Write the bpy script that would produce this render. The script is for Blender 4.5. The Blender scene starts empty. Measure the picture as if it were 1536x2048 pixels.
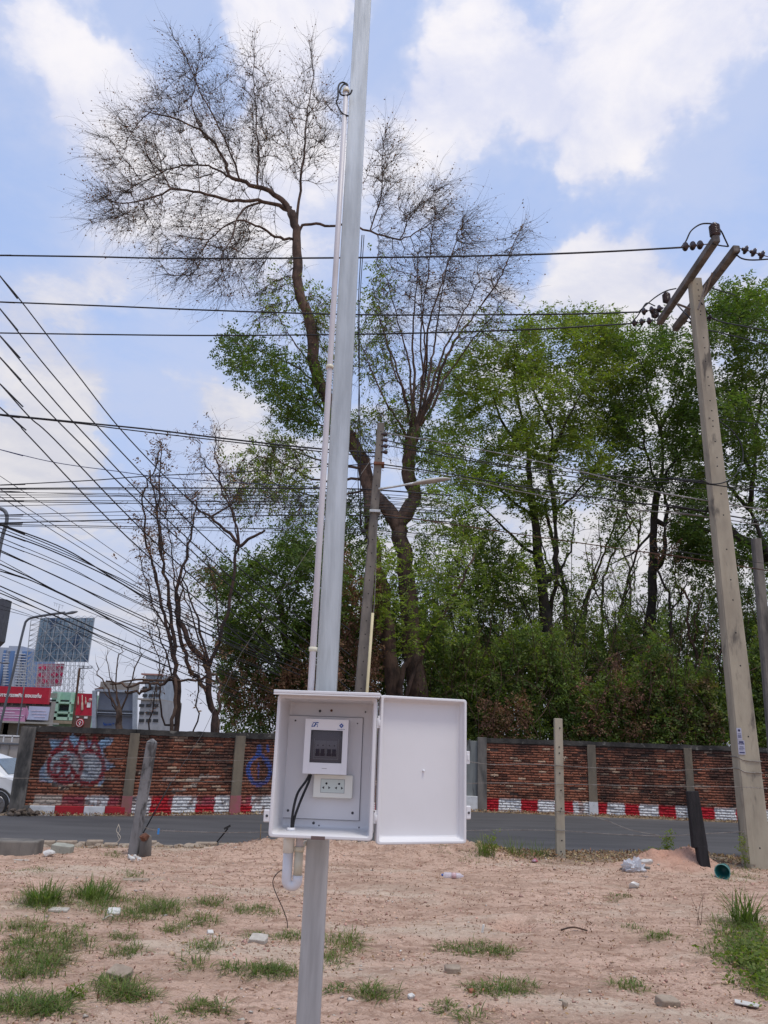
import bpy, bmesh, math, random
import numpy as np
from mathutils import Vector, Matrix, Euler
from mathutils.kdtree import KDTree

random.seed(7)
rng = np.random.default_rng(11)
R_ = math.radians
sc = bpy.context.scene
COL = sc.collection

# ------------------------------------------------------------------ camera
CAMZ, PITCH, ROLL, F = 1.65, 16.5, 2.0, 1536.0
CAM = Vector((0, 0, CAMZ))
cam_d = bpy.data.cameras.new("camera")
cam = bpy.data.objects.new("camera", cam_d)
COL.objects.link(cam)
RM = Euler((R_(90 + PITCH), 0, 0)).to_matrix() @ Matrix.Rotation(R_(ROLL), 3, 'Z')
cam.matrix_world = Matrix.Translation(CAM) @ RM.to_4x4()
cam_d.sensor_fit = 'VERTICAL'
cam_d.sensor_height = 24.0
cam_d.sensor_width = 18.0
cam_d.lens = 24.0 * F / 2048.0
cam_d.clip_start = 0.05
cam_d.clip_end = 9000
sc.camera = cam
sc.render.resolution_x, sc.render.resolution_y = 768, 1024

RMn = np.array(RM)


def ray(px, py):
    return RM @ Vector(((px - 768) / F, (1024 - py) / F, -1.0))


def at(px, py, Y):
    d = ray(px, py)
    return CAM + d * (Y / d.y)


def gz(px, py, z=0.0):
    d = ray(px, py)
    return CAM + d * ((z - CAMZ) / d.z)


def at_np(px, py, Y):
    px, py, Y = np.broadcast_arrays(np.asarray(px, float), np.asarray(py, float), np.asarray(Y, float))
    v = np.stack([(px - 768) / F, (1024 - py) / F, -np.ones_like(px)], -1) @ RMn.T
    return np.array([0, 0, CAMZ]) + v * (Y / v[..., 1])[..., None]


# ------------------------------------------------------------------ world / sun
SUN_EL, SUN_AZ = 70.0, 140.0          # degrees; azimuth from +Y towards +X
w = bpy.data.worlds.new("World")
sc.world = w
w.use_nodes = True
nt = w.node_tree
nt.nodes.clear()


class NT:
    """small helper to write node trees"""
    def __init__(s, tree): s.t = tree; s.n = tree.nodes; s.l = tree.links

    def node(s, typ, **kw):
        n = s.n.new(typ)
        for k, v in kw.items(): setattr(n, k, v)
        return n

    def put(s, inp, v):
        if isinstance(v, bpy.types.NodeSocket): s.l.new(v, inp)
        elif v is not None: inp.default_value = v

    def math(s, op, a, b=None, c=None, clamp=False):
        n = s.node('ShaderNodeMath', operation=op, use_clamp=clamp)
        s.put(n.inputs[0], a); s.put(n.inputs[1], b)
        if c is not None: s.put(n.inputs[2], c)
        return n.outputs[0]

    def vmath(s, op, a, b=None):
        n = s.node('ShaderNodeVectorMath', operation=op)
        s.put(n.inputs[0], a); s.put(n.inputs[1], b)
        return n.outputs[1] if op in ('DOT_PRODUCT', 'LENGTH', 'DISTANCE') else n.outputs[0]

    def smooth(s, v, a, b, lo=0.0, hi=1.0):
        n = s.node('ShaderNodeMapRange', interpolation_type='SMOOTHSTEP')
        s.put(n.inputs[0], v); s.put(n.inputs[1], a); s.put(n.inputs[2], b); s.put(n.inputs[3], lo); s.put(n.inputs[4], hi)
        return n.outputs[0]

    def mix(s, f, a, b):
        n = s.node('ShaderNodeMix', data_type='RGBA')
        s.put(n.inputs[0], f); s.put(n.inputs[6], a); s.put(n.inputs[7], b)
        return n.outputs[2]

    def noise(s, vec, scale, detail=4, rough=.55, dist=0.0, out=0):
        n = s.node('ShaderNodeTexNoise')
        s.put(n.inputs['Vector'], vec); s.put(n.inputs['Scale'], scale); s.put(n.inputs['Detail'], detail)
        s.put(n.inputs['Roughness'], rough); s.put(n.inputs['Distortion'], dist)
        return n.outputs[out]


N = NT(nt)
tc = N.node('ShaderNodeTexCoord')
D = tc.outputs['Generated']
sky = N.node('ShaderNodeTexSky', sky_type='NISHITA', sun_disc=False)
sky.sun_elevation = R_(SUN_EL); sky.sun_rotation = R_(SUN_AZ)
sky.altitude = 100; sky.air_density = 1.0; sky.dust_density = 1.6; sky.ozone_density = 2.0
sep = N.node('ShaderNodeSeparateXYZ'); N.put(sep.inputs[0], D)
zz = N.math('MAXIMUM', sep.outputs[2], 0.0)
den = N.math('ADD', zz, 0.22)
comb = N.node('ShaderNodeCombineXYZ')
N.put(comb.inputs[0], N.math('DIVIDE', sep.outputs[0], den))
N.put(comb.inputs[1], N.math('DIVIDE', sep.outputs[1], den))
N.put(comb.inputs[2], N.math('MULTIPLY', sep.outputs[2], 0.8))
P = comb.outputs[0]
n1 = N.noise(P, 2.3, 8, .56, .25)
n2 = N.noise(P, 7.5, 6, .6, .3)
wob = N.node('ShaderNodeVectorMath', operation='SCALE')
N.put(wob.inputs[0], N.vmath('SUBTRACT', N.noise(D, 6.0, 5, .6, 0, 1), (.5, .5, .5))); wob.inputs['Scale'].default_value = .22
Dw = N.vmath('ADD', D, wob.outputs[0])
bias = None
CLOUDS = [  # photo direction, angular size, weight
    (650, 70, .07, .26), (560, 40, .06, .16), (150, 110, .055, .20), (90, 70, .05, .16), (210, 160, .05, .18), (90, 200, .05, .20), (230, 300, .08, .24), (330, 360, .09, .18), (520, 250, .10, .18), (620, 170, .07, .2), (420, 470, .12, .14),
    (860, 50, .05, .22), (930, 120, .06, .22), (960, 240, .07, .24), (920, 190, .05, .2), (1090, 130, .06, .18), (1010, 170, .06, .18), (1200, 60, .09, .20), (1300, 130, .09, .24), (1350, 210, .07, .20), (1430, 60, .08, .24), (1520, 40, .07, .22),
    (1200, 250, .035, .24), (1150, 285, .03, .24), (1100, 320, .025, .22), (1170, 330, .02, .18), (1150, 370, .015, .14), (1180, 470, .05, .22), (1200, 540, .06, .26), (1290, 510, .07, .16), (1460, 360, .03, .18), (1480, 520, .09, .16),
    (110, 800, .07, .28), (40, 900, .07, .26), (160, 870, .06, .2), (430, 800, .055, .28), (490, 850, .06, .25), (60, 590, .08, .2), (130, 570, .05, .16), (800, 320, .06, .14), (760, 220, .04, .12),
    (350, 1000, .25, .05), (1150, 900, .3, .18), (1270, 1180, .10, .34), (1230, 1290, .10, .25), (1040, 550, .02, .2),
    (350, 60, .08, -.36), (320, 150, .03, -.12), (800, 160, .07, -.42), (770, 60, .04, -.25), (1090, 60, .04, -.22), (450, 160, .04, -.2), (250, 230, .03, -.1), (790, 20, .04, -.2), (1150, 410, .05, -.22), (1080, 350, .05, -.22), (1040, 60, .03, -.14), (1120, 40, .03, -.1), (30, 400, .08, -.25), (300, 720, .11, -.28), (40, 140, .03, -.12), (150, 260, .04, -.14),
    (1330, 340, .09, -.24), (1480, 230, .10, -.30), (1040, 330, .06, -.2), (1180, 180, .03, -.1), (1400, 420, .06, -.12), (40, 690, .06, -.15), (230, 880, .07, -.14), (230, 60, .04, -.12), (1110, 230, .05, -.14), (1080, 470, .05, -.16), (500, 650, .08, -.08), (980, 400, .06, -.14), (330, 900, .06, -.2),
]
for (px, py, s, a) in CLOUDS:
    d = ray(px, py).normalized()
    dist = N.vmath('DISTANCE', Dw, tuple(d))
    g = N.smooth(dist, 0.0, s * 2.0, a * .85, 0.0)
    bias = g if bias is None else N.math('ADD', bias, g)
n3 = N.noise(P, 19.0, 5, .66, .3)
cover = N.math('ADD', N.math('ADD', N.math('MULTIPLY', N.math('SUBTRACT', n1, .17), .95), N.math('MULTIPLY', n2, .48)), N.math('MULTIPLY_ADD', n3, .22, N.math('SUBTRACT', bias, .03)))
c1 = N.math('ADD', N.math('MULTIPLY', N.smooth(cover, .56, .93), .80), N.math('MULTIPLY', N.smooth(cover, .745, .80), .17))                      # cumulus
c1 = N.math('MULTIPLY', c1, N.smooth(sep.outputs[2], .02, .18))
veil = N.math('ADD', N.math('MULTIPLY', N.smooth(N.noise(P, 1.9, 6, .62, .3), .40, .68), .55), .10)
hz = N.smooth(sep.outputs[2], .62, 0.0)
veil = N.math('MAXIMUM', veil, N.math('MULTIPLY', hz, .86))
skyc = N.node('ShaderNodeVectorMath', operation='SCALE')
N.put(skyc.inputs[0], sky.outputs[0]); skyc.inputs['Scale'].default_value = .118
tint = N.vmath('ADD', N.vmath('MULTIPLY', skyc.outputs[0], (.55, .62, .66)), (.315, .405, .635))
base = N.mix(veil, tint, N.mix(N.smooth(sep.outputs[2], .5, .1), (.60, .66, .86, 1), (.59, .60, .70, 1)))
shade = N.smooth(N.math('ADD', N.math('MULTIPLY', N.noise(P, 3.6, 7, .6, .3), .7), N.math('MULTIPLY', n2, .3)), .38, .60)
core = N.smooth(cover, .74, .98)
bright = N.math('MULTIPLY_ADD', shade, .75, N.math('MULTIPLY', core, .25))
top_bright = N.smooth(sep.outputs[2], .25, .75)
ccol = N.mix(bright, (.66, .70, .90, 1), (.98, .95, .98, 1))
ccol2 = N.mix(bright, (.62, .63, .72, 1), (.80, .78, .80, 1))
ccol = N.mix(top_bright, ccol2, ccol)
final = N.mix(c1, base, ccol)
bg = N.node('ShaderNodeBackground'); N.put(bg.inputs[0], final); bg.inputs[1].default_value = 1.0
wo = N.node('ShaderNodeOutputWorld'); N.l.new(bg.outputs[0], wo.inputs[0])

sl = bpy.data.lights.new("sun", 'SUN')
sl.energy = 2.0; sl.angle = R_(14); sl.color = (1.0, .93, .82)
so = bpy.data.objects.new("sun", sl); COL.objects.link(so)
sd = Vector((math.sin(R_(SUN_AZ)) * math.cos(R_(SUN_EL)), math.cos(R_(SUN_AZ)) * math.cos(R_(SUN_EL)), math.sin(R_(SUN_EL))))
so.rotation_euler = sd.to_track_quat('Z', 'Y').to_euler()
so.location = (0, 0, 30)

sc.view_settings.view_transform = 'Standard'
sc.view_settings.look = 'None'
sc.view_settings.exposure = 0.0
sc.view_settings.gamma = 1.0
sc.render.engine = 'CYCLES'
sc.cycles.max_bounces = 8
sc.cycles.diffuse_bounces = 3
sc.cycles.transparent_max_bounces = 12

# ------------------------------------------------------------------ materials
MATS = {}


def mat(name, c1, c2=None, scale=8.0, rough=.8, bump=0.0, bscale=None, metal=0.0, stretch=None, detail=5, trans=0.0,
        lo=.35, hi=.65, spec=.4, island=0.0, alpha=None, attr=None, bdist=.01, c3=None, s3=2.0, lo3=.5, hi3=.7):
    if name in MATS: return MATS[name]
    m = bpy.data.materials.new(name); m.use_nodes = True
    T = NT(m.node_tree); b = T.n['Principled BSDF']
    tcn = T.node('ShaderNodeTexCoord')
    v = tcn.outputs['Object']
    if stretch:
        mp = T.node('ShaderNodeMapping'); mp.inputs['Scale'].default_value = stretch
        T.put(mp.inputs[0], v); v = mp.outputs[0]
    c2 = c2 or tuple(x * .8 for x in c1)
    if attr:
        an = T.node('ShaderNodeAttribute', attribute_name=attr)
        n = T.noise(v, scale, detail, .6)
        col = T.vmath('SCALE', an.outputs['Color'])
        sn = col.node; T.put(sn.inputs['Scale'], T.smooth(n, .25, .75, .72, 1.25))
    else:
        n = T.noise(v, scale, detail, .6)
        col = T.mix(T.smooth(n, lo, hi), (*c1, 1), (*c2, 1))
    if c3:
        col = T.mix(T.smooth(T.noise(v, s3, 5, .62, .3), lo3, hi3), col, (*c3, 1))
    if island:
        ge = T.node('ShaderNodeNewGeometry')
        hs = T.node('ShaderNodeHueSaturation')
        T.put(hs.inputs['Value'], T.math('MULTIPLY_ADD', ge.outputs['Random Per Island'], island * 2, 1 - island))
        T.put(hs.inputs['Hue'], T.math('MULTIPLY_ADD', T.math('FRACT', T.math('MULTIPLY', ge.outputs['Random Per Island'], 17.3)), .05, .475))
        T.put(hs.inputs['Color'], col); col = hs.outputs[0]
    T.put(b.inputs['Base Color'], col)
    b.inputs['Roughness'].default_value = rough
    b.inputs['Metallic'].default_value = metal
    b.inputs['Specular IOR Level'].default_value = spec
    if alpha is not None: b.inputs['Alpha'].default_value = alpha
    if bump:
        bn = T.node('ShaderNodeBump'); bn.inputs['Strength'].default_value = bump; bn.inputs['Distance'].default_value = bdist
        T.put(bn.inputs['Height'], T.noise(v, bscale or scale * 3, 5, .6)); T.put(b.inputs['Normal'], bn.outputs[0])
    if trans:
        tr = T.node('ShaderNodeBsdfTranslucent')
        tcol = T.vmath('MULTIPLY', col, (1.5, 1.7, .7)); T.put(tr.inputs[0], tcol)
        mx = T.node('ShaderNodeMixShader'); mx.inputs[0].default_value = trans
        T.l.new(b.outputs[0], mx.inputs[1]); T.l.new(tr.outputs[0], mx.inputs[2])
        T.l.new(mx.outputs[0], T.n['Material Output'].inputs[0])
    MATS[name] = m
    return m


# ------------------------------------------------------------------ object helpers
def link(o, parent=None):
    COL.objects.link(o)
    if parent is not None:
        o.parent = parent
        o.matrix_parent_inverse = parent.matrix_basis.inverted()
    return o


def wloc(p):
    """where a parent stands in the world (parents are never rotated)"""
    v_ = Vector((0, 0, 0))
    while p is not None: v_ = v_ + p.matrix_basis.translation; p = p.parent
    return v_


def tag(o, label=None, cat=None, group=None, kind=None):
    if label: o['label'] = label
    if cat: o['category'] = cat
    if group: o['group'] = group
    if kind: o['kind'] = kind
    return o


def thing(name, loc, label, cat, group=None, rot=None):
    o = bpy.data.objects.new(name, None)
    o.empty_display_size = .2
    o.location = loc
    if rot: o.rotation_euler = rot
    COL.objects.link(o)
    return tag(o, label, cat, group)


def mesh_np(name, V, Fq, mats, parent=None, mi=None, smooth=False, colors=None, local=False):
    """V: n x 3 world coords, Fq: m x k faces (k = 3 or 4) or list of such arrays"""
    me = bpy.data.meshes.new(name)
    V = np.asarray(V, dtype=np.float32)
    off = Vector((0, 0, 0))
    if parent is not None and not local:
        off = wloc(parent)
        V = V - np.array(off, dtype=np.float32)
    Fl = Fq if isinstance(Fq, list) else [Fq]
    Fl = [np.asarray(f, dtype=np.int32) for f in Fl if len(f)]
    nl = sum(f.size for f in Fl); nf = sum(len(f) for f in Fl)
    me.vertices.add(len(V)); me.vertices.foreach_set('co', V.ravel())
    me.loops.add(nl); me.polygons.add(nf)
    me.loops.foreach_set('vertex_index', np.concatenate([f.ravel() for f in Fl]))
    tot = np.concatenate([np.full(len(f), f.shape[1], dtype=np.int32) for f in Fl])
    st = np.concatenate([[0], np.cumsum(tot)[:-1]]).astype(np.int32)
    me.polygons.foreach_set('loop_start', st); me.polygons.foreach_set('loop_total', tot)
    if mi is not None: me.polygons.foreach_set('material_index', np.asarray(mi, dtype=np.int32))
    if smooth: me.polygons.foreach_set('use_smooth', np.ones(nf, dtype=bool))
    me.update(calc_edges=True)
    if colors is not None:
        a = me.color_attributes.new('Col', 'FLOAT_COLOR', 'POINT')
        c = np.ones((len(V), 4), dtype=np.float32); c[:, :3] = colors
        a.data.foreach_set('color', c.ravel())
    for m in (mats if isinstance(mats, (list, tuple)) else [mats]): me.materials.append(m)
    o = bpy.data.objects.new(name, me)
    COL.objects.link(o)
    if parent is not None: o.parent = parent
    return o


class MB:
    """collects shapes (world coordinates) and links them as ONE mesh object"""
    def __init__(s, M=None): s.v = []; s.f = []; s.mi = []; s.M = M; s.sm = []

    def add(s, vs, fs, mi=0, sm=False):
        o = len(s.v)
        for v in vs:
            v = Vector(v)
            s.v.append(s.M @ v if s.M else v)
        for f in fs: s.f.append(tuple(i + o for i in f)); s.mi.append(mi); s.sm.append(sm)
        return s

    def box(s, lo, hi, mi=0, M=None):
        x0, y0, z0 = lo; x1, y1, z1 = hi
        vs = [Vector(p) for p in ((x0, y0, z0), (x1, y0, z0), (x1, y1, z0), (x0, y1, z0), (x0, y0, z1), (x1, y0, z1), (x1, y1, z1), (x0, y1, z1))]
        if M: vs = [M @ v for v in vs]
        return s.add(vs, [(0, 3, 2, 1), (4, 5, 6, 7), (0, 1, 5, 4), (1, 2, 6, 5), (2, 3, 7, 6), (3, 0, 4, 7)], mi)

    def beam(s, a, b, wx, wy, mi=0, up=(0, 0, 1), w2=None):
        """square bar from a to b; wx across, wy the other way"""
        a, b = Vector(a), Vector(b); t = (b - a).normalized(); u = Vector(up)
        if abs(t.dot(u)) > .98: u = Vector((0, 1, 0))
        x = t.cross(u).normalized(); y = x.cross(t).normalized()
        vs = []
        for p, k in ((a, 1.0), (b, w2 or 1.0)):
            for sx, sy in ((-1, -1), (1, -1), (1, 1), (-1, 1)): vs.append(p + x * sx * wx / 2 * k + y * sy * wy / 2 * k)
        return s.add(vs, [(0, 3, 2, 1), (4, 5, 6, 7), (0, 1, 5, 4), (1, 2, 6, 5), (2, 3, 7, 6), (3, 0, 4, 7)], mi)

    def tube(s, pts, r, n=8, mi=0, cap=True, sm=True):
        pts = [Vector(p) for p in pts]; k = len(pts)
        rs = [r] * k if isinstance(r, (int, float)) else list(r)
        vs = []; t = (pts[1] - pts[0]).normalized()
        u = t.orthogonal().normalized()
        for i, p in enumerate(pts):
            t = (pts[min(i + 1, k - 1)] - pts[max(i - 1, 0)]).normalized()
            u = (u - t * u.dot(t)).normalized(); w_ = t.cross(u)
            for j in range(n):
                a = 2 * math.pi * j / n
                vs.append(p + (u * math.cos(a) + w_ * math.sin(a)) * rs[i])
        fs = [(i * n + j, i * n + (j + 1) % n, (i + 1) * n + (j + 1) % n, (i + 1) * n + j) for i in range(k - 1) for j in range(n)]
        s.add(vs, fs, mi, sm)
        if cap:
            o = len(s.v) - len(vs)
            s.f.append(tuple(o + j for j in range(n))[::-1]); s.mi.append(mi); s.sm.append(False)
            s.f.append(tuple(o + (k - 1) * n + j for j in range(n))); s.mi.append(mi); s.sm.append(False)
        return s

    def lathe(s, a, axis, prof, n=14, mi=0):
        """prof: (distance along axis, radius)"""
        a, t = Vector(a), Vector(axis).normalized()
        return s.tube_prof(a, t, prof, n, mi)

    def tube_prof(s, a, t, prof, n, mi):
        u = t.orthogonal().normalized(); w_ = t.cross(u); vs = []
        for d, r in prof:
            for j in range(n):
                q = 2 * math.pi * j / n
                vs.append(a + t * d + (u * math.cos(q) + w_ * math.sin(q)) * max(r, .0004))
        k = len(prof)
        fs = [(i * n + j, i * n + (j + 1) % n, (i + 1) * n + (j + 1) % n, (i + 1) * n + j) for i in range(k - 1) for j in range(n)]
        fs += [tuple(range(n))[::-1], tuple((k - 1) * n + j for j in range(n))]
        return s.add(vs, fs, mi, True)

    def prism(s, poly, ex, mi=0):
        """poly: 3D points of a flat outline; ex: extrusion vector"""
        n = len(poly); p = [Vector(q) for q in poly]; e = Vector(ex)
        return s.add(p + [q + e for q in p], [tuple(range(n)), tuple(range(2 * n - 1, n - 1, -1))] +
                     [(i, (i + 1) % n + 0, (i + 1) % n + n, i + n)[::-1] for i in range(n)], mi)

    def build(s, name, mats, parent=None, bevel=0.0, seg=2, subsurf=0):
        me = bpy.data.meshes.new(name)
        off = wloc(parent)
        me.from_pydata([v - off for v in s.v], [], s.f)
        for m in (mats if isinstance(mats, (list, tuple)) else [mats]): me.materials.append(m)
        me.polygons.foreach_set('material_index', s.mi)
        me.polygons.foreach_set('use_smooth', s.sm)
        bm = bmesh.new(); bm.from_mesh(me); bmesh.ops.recalc_face_normals(bm, faces=bm.faces); bm.to_mesh(me); bm.free()
        me.update()
        o = bpy.data.objects.new(name, me)
        COL.objects.link(o)
        if parent is not None: o.parent = parent
        if bevel:
            md = o.modifiers.new('bevel', 'BEVEL'); md.width = bevel; md.segments = seg; md.limit_method = 'ANGLE'; md.angle_limit = R_(40)
        return o


def smooth_path(pts, k=6):
    """Catmull-Rom through the points"""
    P_ = [Vector(p) for p in pts]
    if len(P_) < 3: return [P_[0].lerp(P_[-1], i / k) for i in range(k + 1)]
    out = []
    for i in range(len(P_) - 1):
        a = P_[i - 1] if i else P_[0] * 2 - P_[1]
        b, c = P_[i], P_[i + 1]
        d = P_[i + 2] if i + 2 < len(P_) else P_[-1] * 2 - P_[-2]
        for j in range(k):
            t = j / k
            out.append(.5 * ((2 * b) + (c - a) * t + (2 * a - 5 * b + 4 * c - d) * t * t + (3 * b - a - 3 * c + d) * t ** 3))
    out.append(P_[-1])
    return out


def text_mesh(s, size, name, m, origin, xdir, up, parent, depth=.004, bold=0.0, align='LEFT'):
    cu = bpy.data.curves.new('txt', 'FONT'); cu.body = s; cu.size = size; cu.extrude = depth; cu.offset = bold; cu.align_x = align
    cu.resolution_u = 3
    to = bpy.data.objects.new('txt', cu); COL.objects.link(to)
    bpy.context.view_layer.update()
    me = bpy.data.meshes.new_from_object(to.evaluated_get(bpy.context.evaluated_depsgraph_get()))
    bpy.data.objects.remove(to)
    x, u = Vector(xdir).normalized(), Vector(up).normalized(); n = x.cross(u)
    M = Matrix((x, u, n)).transposed().to_4x4(); M.translation = Vector(origin) - wloc(parent)
    me.transform(M); me.materials.clear(); me.materials.append(m)
    o = bpy.data.objects.new(name, me); COL.objects.link(o); o.parent = parent
    return o


# ------------------------------------------------------------------ numeric noise
_lat = rng.random((256, 256))


def vnoise(x, y):
    x = np.asarray(x, float); y = np.asarray(y, float)
    xi = np.floor(x).astype(int); yi = np.floor(y).astype(int); fx = x - xi; fy = y - yi
    fx = fx * fx * (3 - 2 * fx); fy = fy * fy * (3 - 2 * fy)
    g = lambda a, b: _lat[a & 255, b & 255]
    return (g(xi, yi) * (1 - fx) + g(xi + 1, yi) * fx) * (1 - fy) + (g(xi, yi + 1) * (1 - fx) + g(xi + 1, yi + 1) * fx) * fy


def fbm(x, y, o=4, g=.5):
    s = 0; a = 1; t = 0
    for i in range(o):
        s = s + a * vnoise(x * 2 ** i + 17.3 * i, y * 2 ** i - 9.1 * i); t += a; a *= g
    return s / t


# ------------------------------------------------------------------ terrain
XN = [-60, -14, -6, -3.5, .2, 3.95, 6.3, 14, 60]; YN = [11.5, 11.6, 12.45, 13.1, 13.9, 14.35, 14.35, 14.1, 13.5]
XF = [-60, -14, -7.4, -5.2, -3.1, 0, 2.6, 5.7, 8.2, 14, 60]; YF = [13.2, 15.2, 16.45, 17.1, 18.2, 19.8, 21.1, 21.0, 20.7, 20.2, 17]


def sstep(a, b, x):
    t = np.clip((x - a) / (b - a), 0, 1); return t * t * (3 - 2 * t)


def H(x, y):
    x = np.asarray(x, float); y = np.asarray(y, float)
    yn = np.interp(x, XN, YN); yf = np.interp(x, XF, YF)
    sand = (fbm(x * .8, y * .8, 3) - .5) * .10 + (fbm(x * 5, y * 5, 4, .6) - .5) * .05 + (fbm(x * 17, y * 17, 3, .7) - .5) * .034
    # tyre-like ripples and the ridge pushed up along the road
    sand = sand + .014 * np.abs(np.sin((x * 1.1 + y * 4.3) * 1.7 + 4 * fbm(x * .9, y * .9, 2))) * sstep(8.2, 9.5, y)
    ridge = .15 * np.exp(-((y - (12.35 + .12 * x)) / .75) ** 2) * sstep(-2.9, -1.4, x) * sstep(2.4, 1.2, x)
    ridge = ridge * (.6 + .8 * fbm(x * 3.1, y * 3.1, 3)) + ridge * .45 * (fbm(x * 11, y * 11, 3, .7) - .5) * 2
    pile = .27 * np.exp(-np.abs((x - 4.35) / .62) ** 2.6 - ((y - 12.1) / .38) ** 2) * (.45 + 1.0 * fbm(x * 4, y * 4, 4, .65)) * (1 + .35 * (x - 4.35))
    hole = -.24 * np.exp(-(((x - 1.36) / .14) ** 2 + ((y - 8.1) / .17) ** 2)) + .05 * np.exp(-(((x - 1.36) / .25) ** 2 + ((y - 8.42) / .12) ** 2))
    base = sand + ridge + pile + hole
    edge = sstep(yn - 1.0 + .5 * (fbm(x * 1.3, y * .5, 3) - .5), yn - .15, y)
    h = base * (1 - edge) + (-.115 + (fbm(x * 6, y * 6, 3) - .5) * .05) * edge
    aft = sstep(yf - .1, yf + .15, y)
    h = h * (1 - aft) + (-.045 + (fbm(x * 5, y * 5, 3) - .5) * .06) * aft
    left = sstep(-7.55, -8.3, x) * sstep(15.2, 16.8, y)
    far = sstep(30, 60, y)
    h = h * (1 - np.maximum(left, far)) + (-.62) * np.maximum(left, far)
    return h


def Hs(x, y): return float(H(x, y))


def axis_coords(lo, hi, st, far_lo, far_hi):
    c = list(np.arange(lo, hi + 1e-6, st)); s = st; v = hi
    while v < far_hi: s *= 1.35; v += s; c.append(v)
    s = st; v = lo; pre = []
    while v > far_lo: s *= 1.35; v -= s; pre.append(v)
    return np.array(pre[::-1] + c)


gx = axis_coords(-8.5, 9.5, .035, -4000, 4000); gy = axis_coords(4.2, 14.6, .035, -300, 6000)
GX, GY = np.meshgrid(gx, gy); GZ = H(GX, GY)
nx, ny = len(gx), len(gy)
ii = np.arange(nx * ny).reshape(ny, nx)
Fg = np.stack([ii[:-1, :-1], ii[:-1, 1:], ii[1:, 1:], ii[1:, :-1]], -1).reshape(-1, 4)
gm = bpy.data.materials.new("sandy_ground"); gm.use_nodes = True
T = NT(gm.node_tree); b = T.n['Principled BSDF']
v = T.node('ShaderNodeTexCoord').outputs['Object']
mp = T.node('ShaderNodeMapping'); mp.inputs['Scale'].default_value = (1, 2.2, 1); T.put(mp.inputs[0], v)
sv = mp.outputs[0]
col = T.mix(T.smooth(T.noise(sv, .7, 5, .6, .4), .38, .62), (.625, .43, .325, 1), (.54, .37, .275, 1))
col = T.mix(T.smooth(T.noise(sv, 3.1, 7, .72, .6), .48, .62), col, (.36, .225, .16, 1))
col = T.mix(T.smooth(T.noise(sv, .45, 4, .6), .50, .66), col, (.60, .47, .36, 1))
fine = T.noise(v, 22.0, 5, .75)
col = T.mix(T.smooth(fine, .54, .64), col, (.34, .205, .145, 1))
col = T.mix(T.smooth(T.noise(v, 48.0, 3, .7), .60, .70), col, (.78, .60, .48, 1))
mp2 = T.node('ShaderNodeMapping'); mp2.inputs['Scale'].default_value = (.55, 3.2, 1); mp2.inputs['Rotation'].default_value = (0, 0, .12); T.put(mp2.inputs[0], v)
col = T.mix(T.math('MULTIPLY', T.smooth(T.noise(mp2.outputs[0], 1.5, 6, .66, .6), .48, .64), .55), col, (.36, .235, .17, 1))
an = T.node('ShaderNodeAttribute', attribute_name='Col')
sx = T.node('ShaderNodeSeparateColor'); T.put(sx.inputs[0], an.outputs['Color'])
dirt = T.mix(T.smooth(T.noise(v, 14, 5, .7), .4, .62), (.17, .13, .095, 1), (.36, .27, .18, 1))
col = T.mix(sx.outputs[0], col, dirt)
col = T.mix(sx.outputs[1], col, (.56, .32, .23, 1))
T.put(b.inputs['Base Color'], col); b.inputs['Roughness'].default_value = .95; b.inputs['Specular IOR Level'].default_value = .15
bn = T.node('ShaderNodeBump'); bn.inputs['Strength'].default_value = 1.0; bn.inputs['Distance'].default_value = .028
T.put(bn.inputs['Height'], T.math('ADD', T.noise(v, 30, 6, .7), T.math('MULTIPLY', T.noise(sv, 9, 4, .6), 1.6))); T.put(b.inputs['Normal'], bn.outputs[0])
ynG = np.interp(GX, XN, YN)
dirtm = sstep(ynG - 1.15, ynG - .55, GY + .5 * (fbm(GX * 2, GY * 2, 4) - .5) + .9 * np.exp(-((GX - 3.0) / 1.8) ** 2) * (fbm(GX * 1.7 + 5, GY * 3, 3) - .35) + .95 * sstep(1.6, 2.4, GX) -
              .5 * sstep(-2.9, -1.5, GX) * sstep(2.0, 1.4, GX))
dirtm = np.maximum(dirtm, 0)
pilem = np.exp(-(((GX - 4.35) / .6) ** 2 + ((GY - 12.1) / .45) ** 2))
holem = np.exp(-(((GX - 1.36) / .15) ** 2 + ((GY - 8.1) / .16) ** 2))
gc = np.stack([dirtm, np.clip(np.maximum(pilem * 1.2, holem), 0, 1), 0 * dirtm], -1).reshape(-1, 3)
ground = mesh_np('ground', np.stack([GX, GY, GZ], -1).reshape(-1, 3), Fg, gm, smooth=True, colors=gc)
tag(ground, kind='structure')

# road: one slab 5 cm thick between the two edges
asph = mat('asphalt', (.086, .082, .083), (.066, .063, .064), scale=1.2, rough=.92, bump=.5, bscale=60, bdist=.006, c3=(.112, .106, .104), s3=.35, lo3=.5, hi3=.7,
           stretch=(.4, 1.6, 1))
rx = np.arange(-60, 60.01, .1)
yn_ = np.interp(rx, XN, YN) + .10 * (fbm(rx * 2.1, rx * 0, 4) - .5); yf_ = np.interp(rx, XF, YF) + .18 * (fbm(rx * 1.4, rx * 0 + 9, 4) - .5)
ts = np.array([0, .02, .1, .3, .5, .7, .9, .98, 1.0])
RX = np.repeat(rx[:, None], len(ts), 1); RY = yn_[:, None] * (1 - ts) + yf_[:, None] * ts
RZ = -.055 + .05 * np.sin(np.pi * ts)[None, :] * .6 + 0 * RX + .008 * (fbm(RX * .8, RY * .8, 2) - .5)
V = np.stack([RX, RY, RZ], -1); k = len(ts); n_ = len(rx)
Vb = V.copy()[:, [0, -1]]; Vb[..., 2] = -.2
ir = np.arange(n_ * k).reshape(n_, k); ib = n_ * k + np.arange(n_ * 2).reshape(n_, 2)
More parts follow.
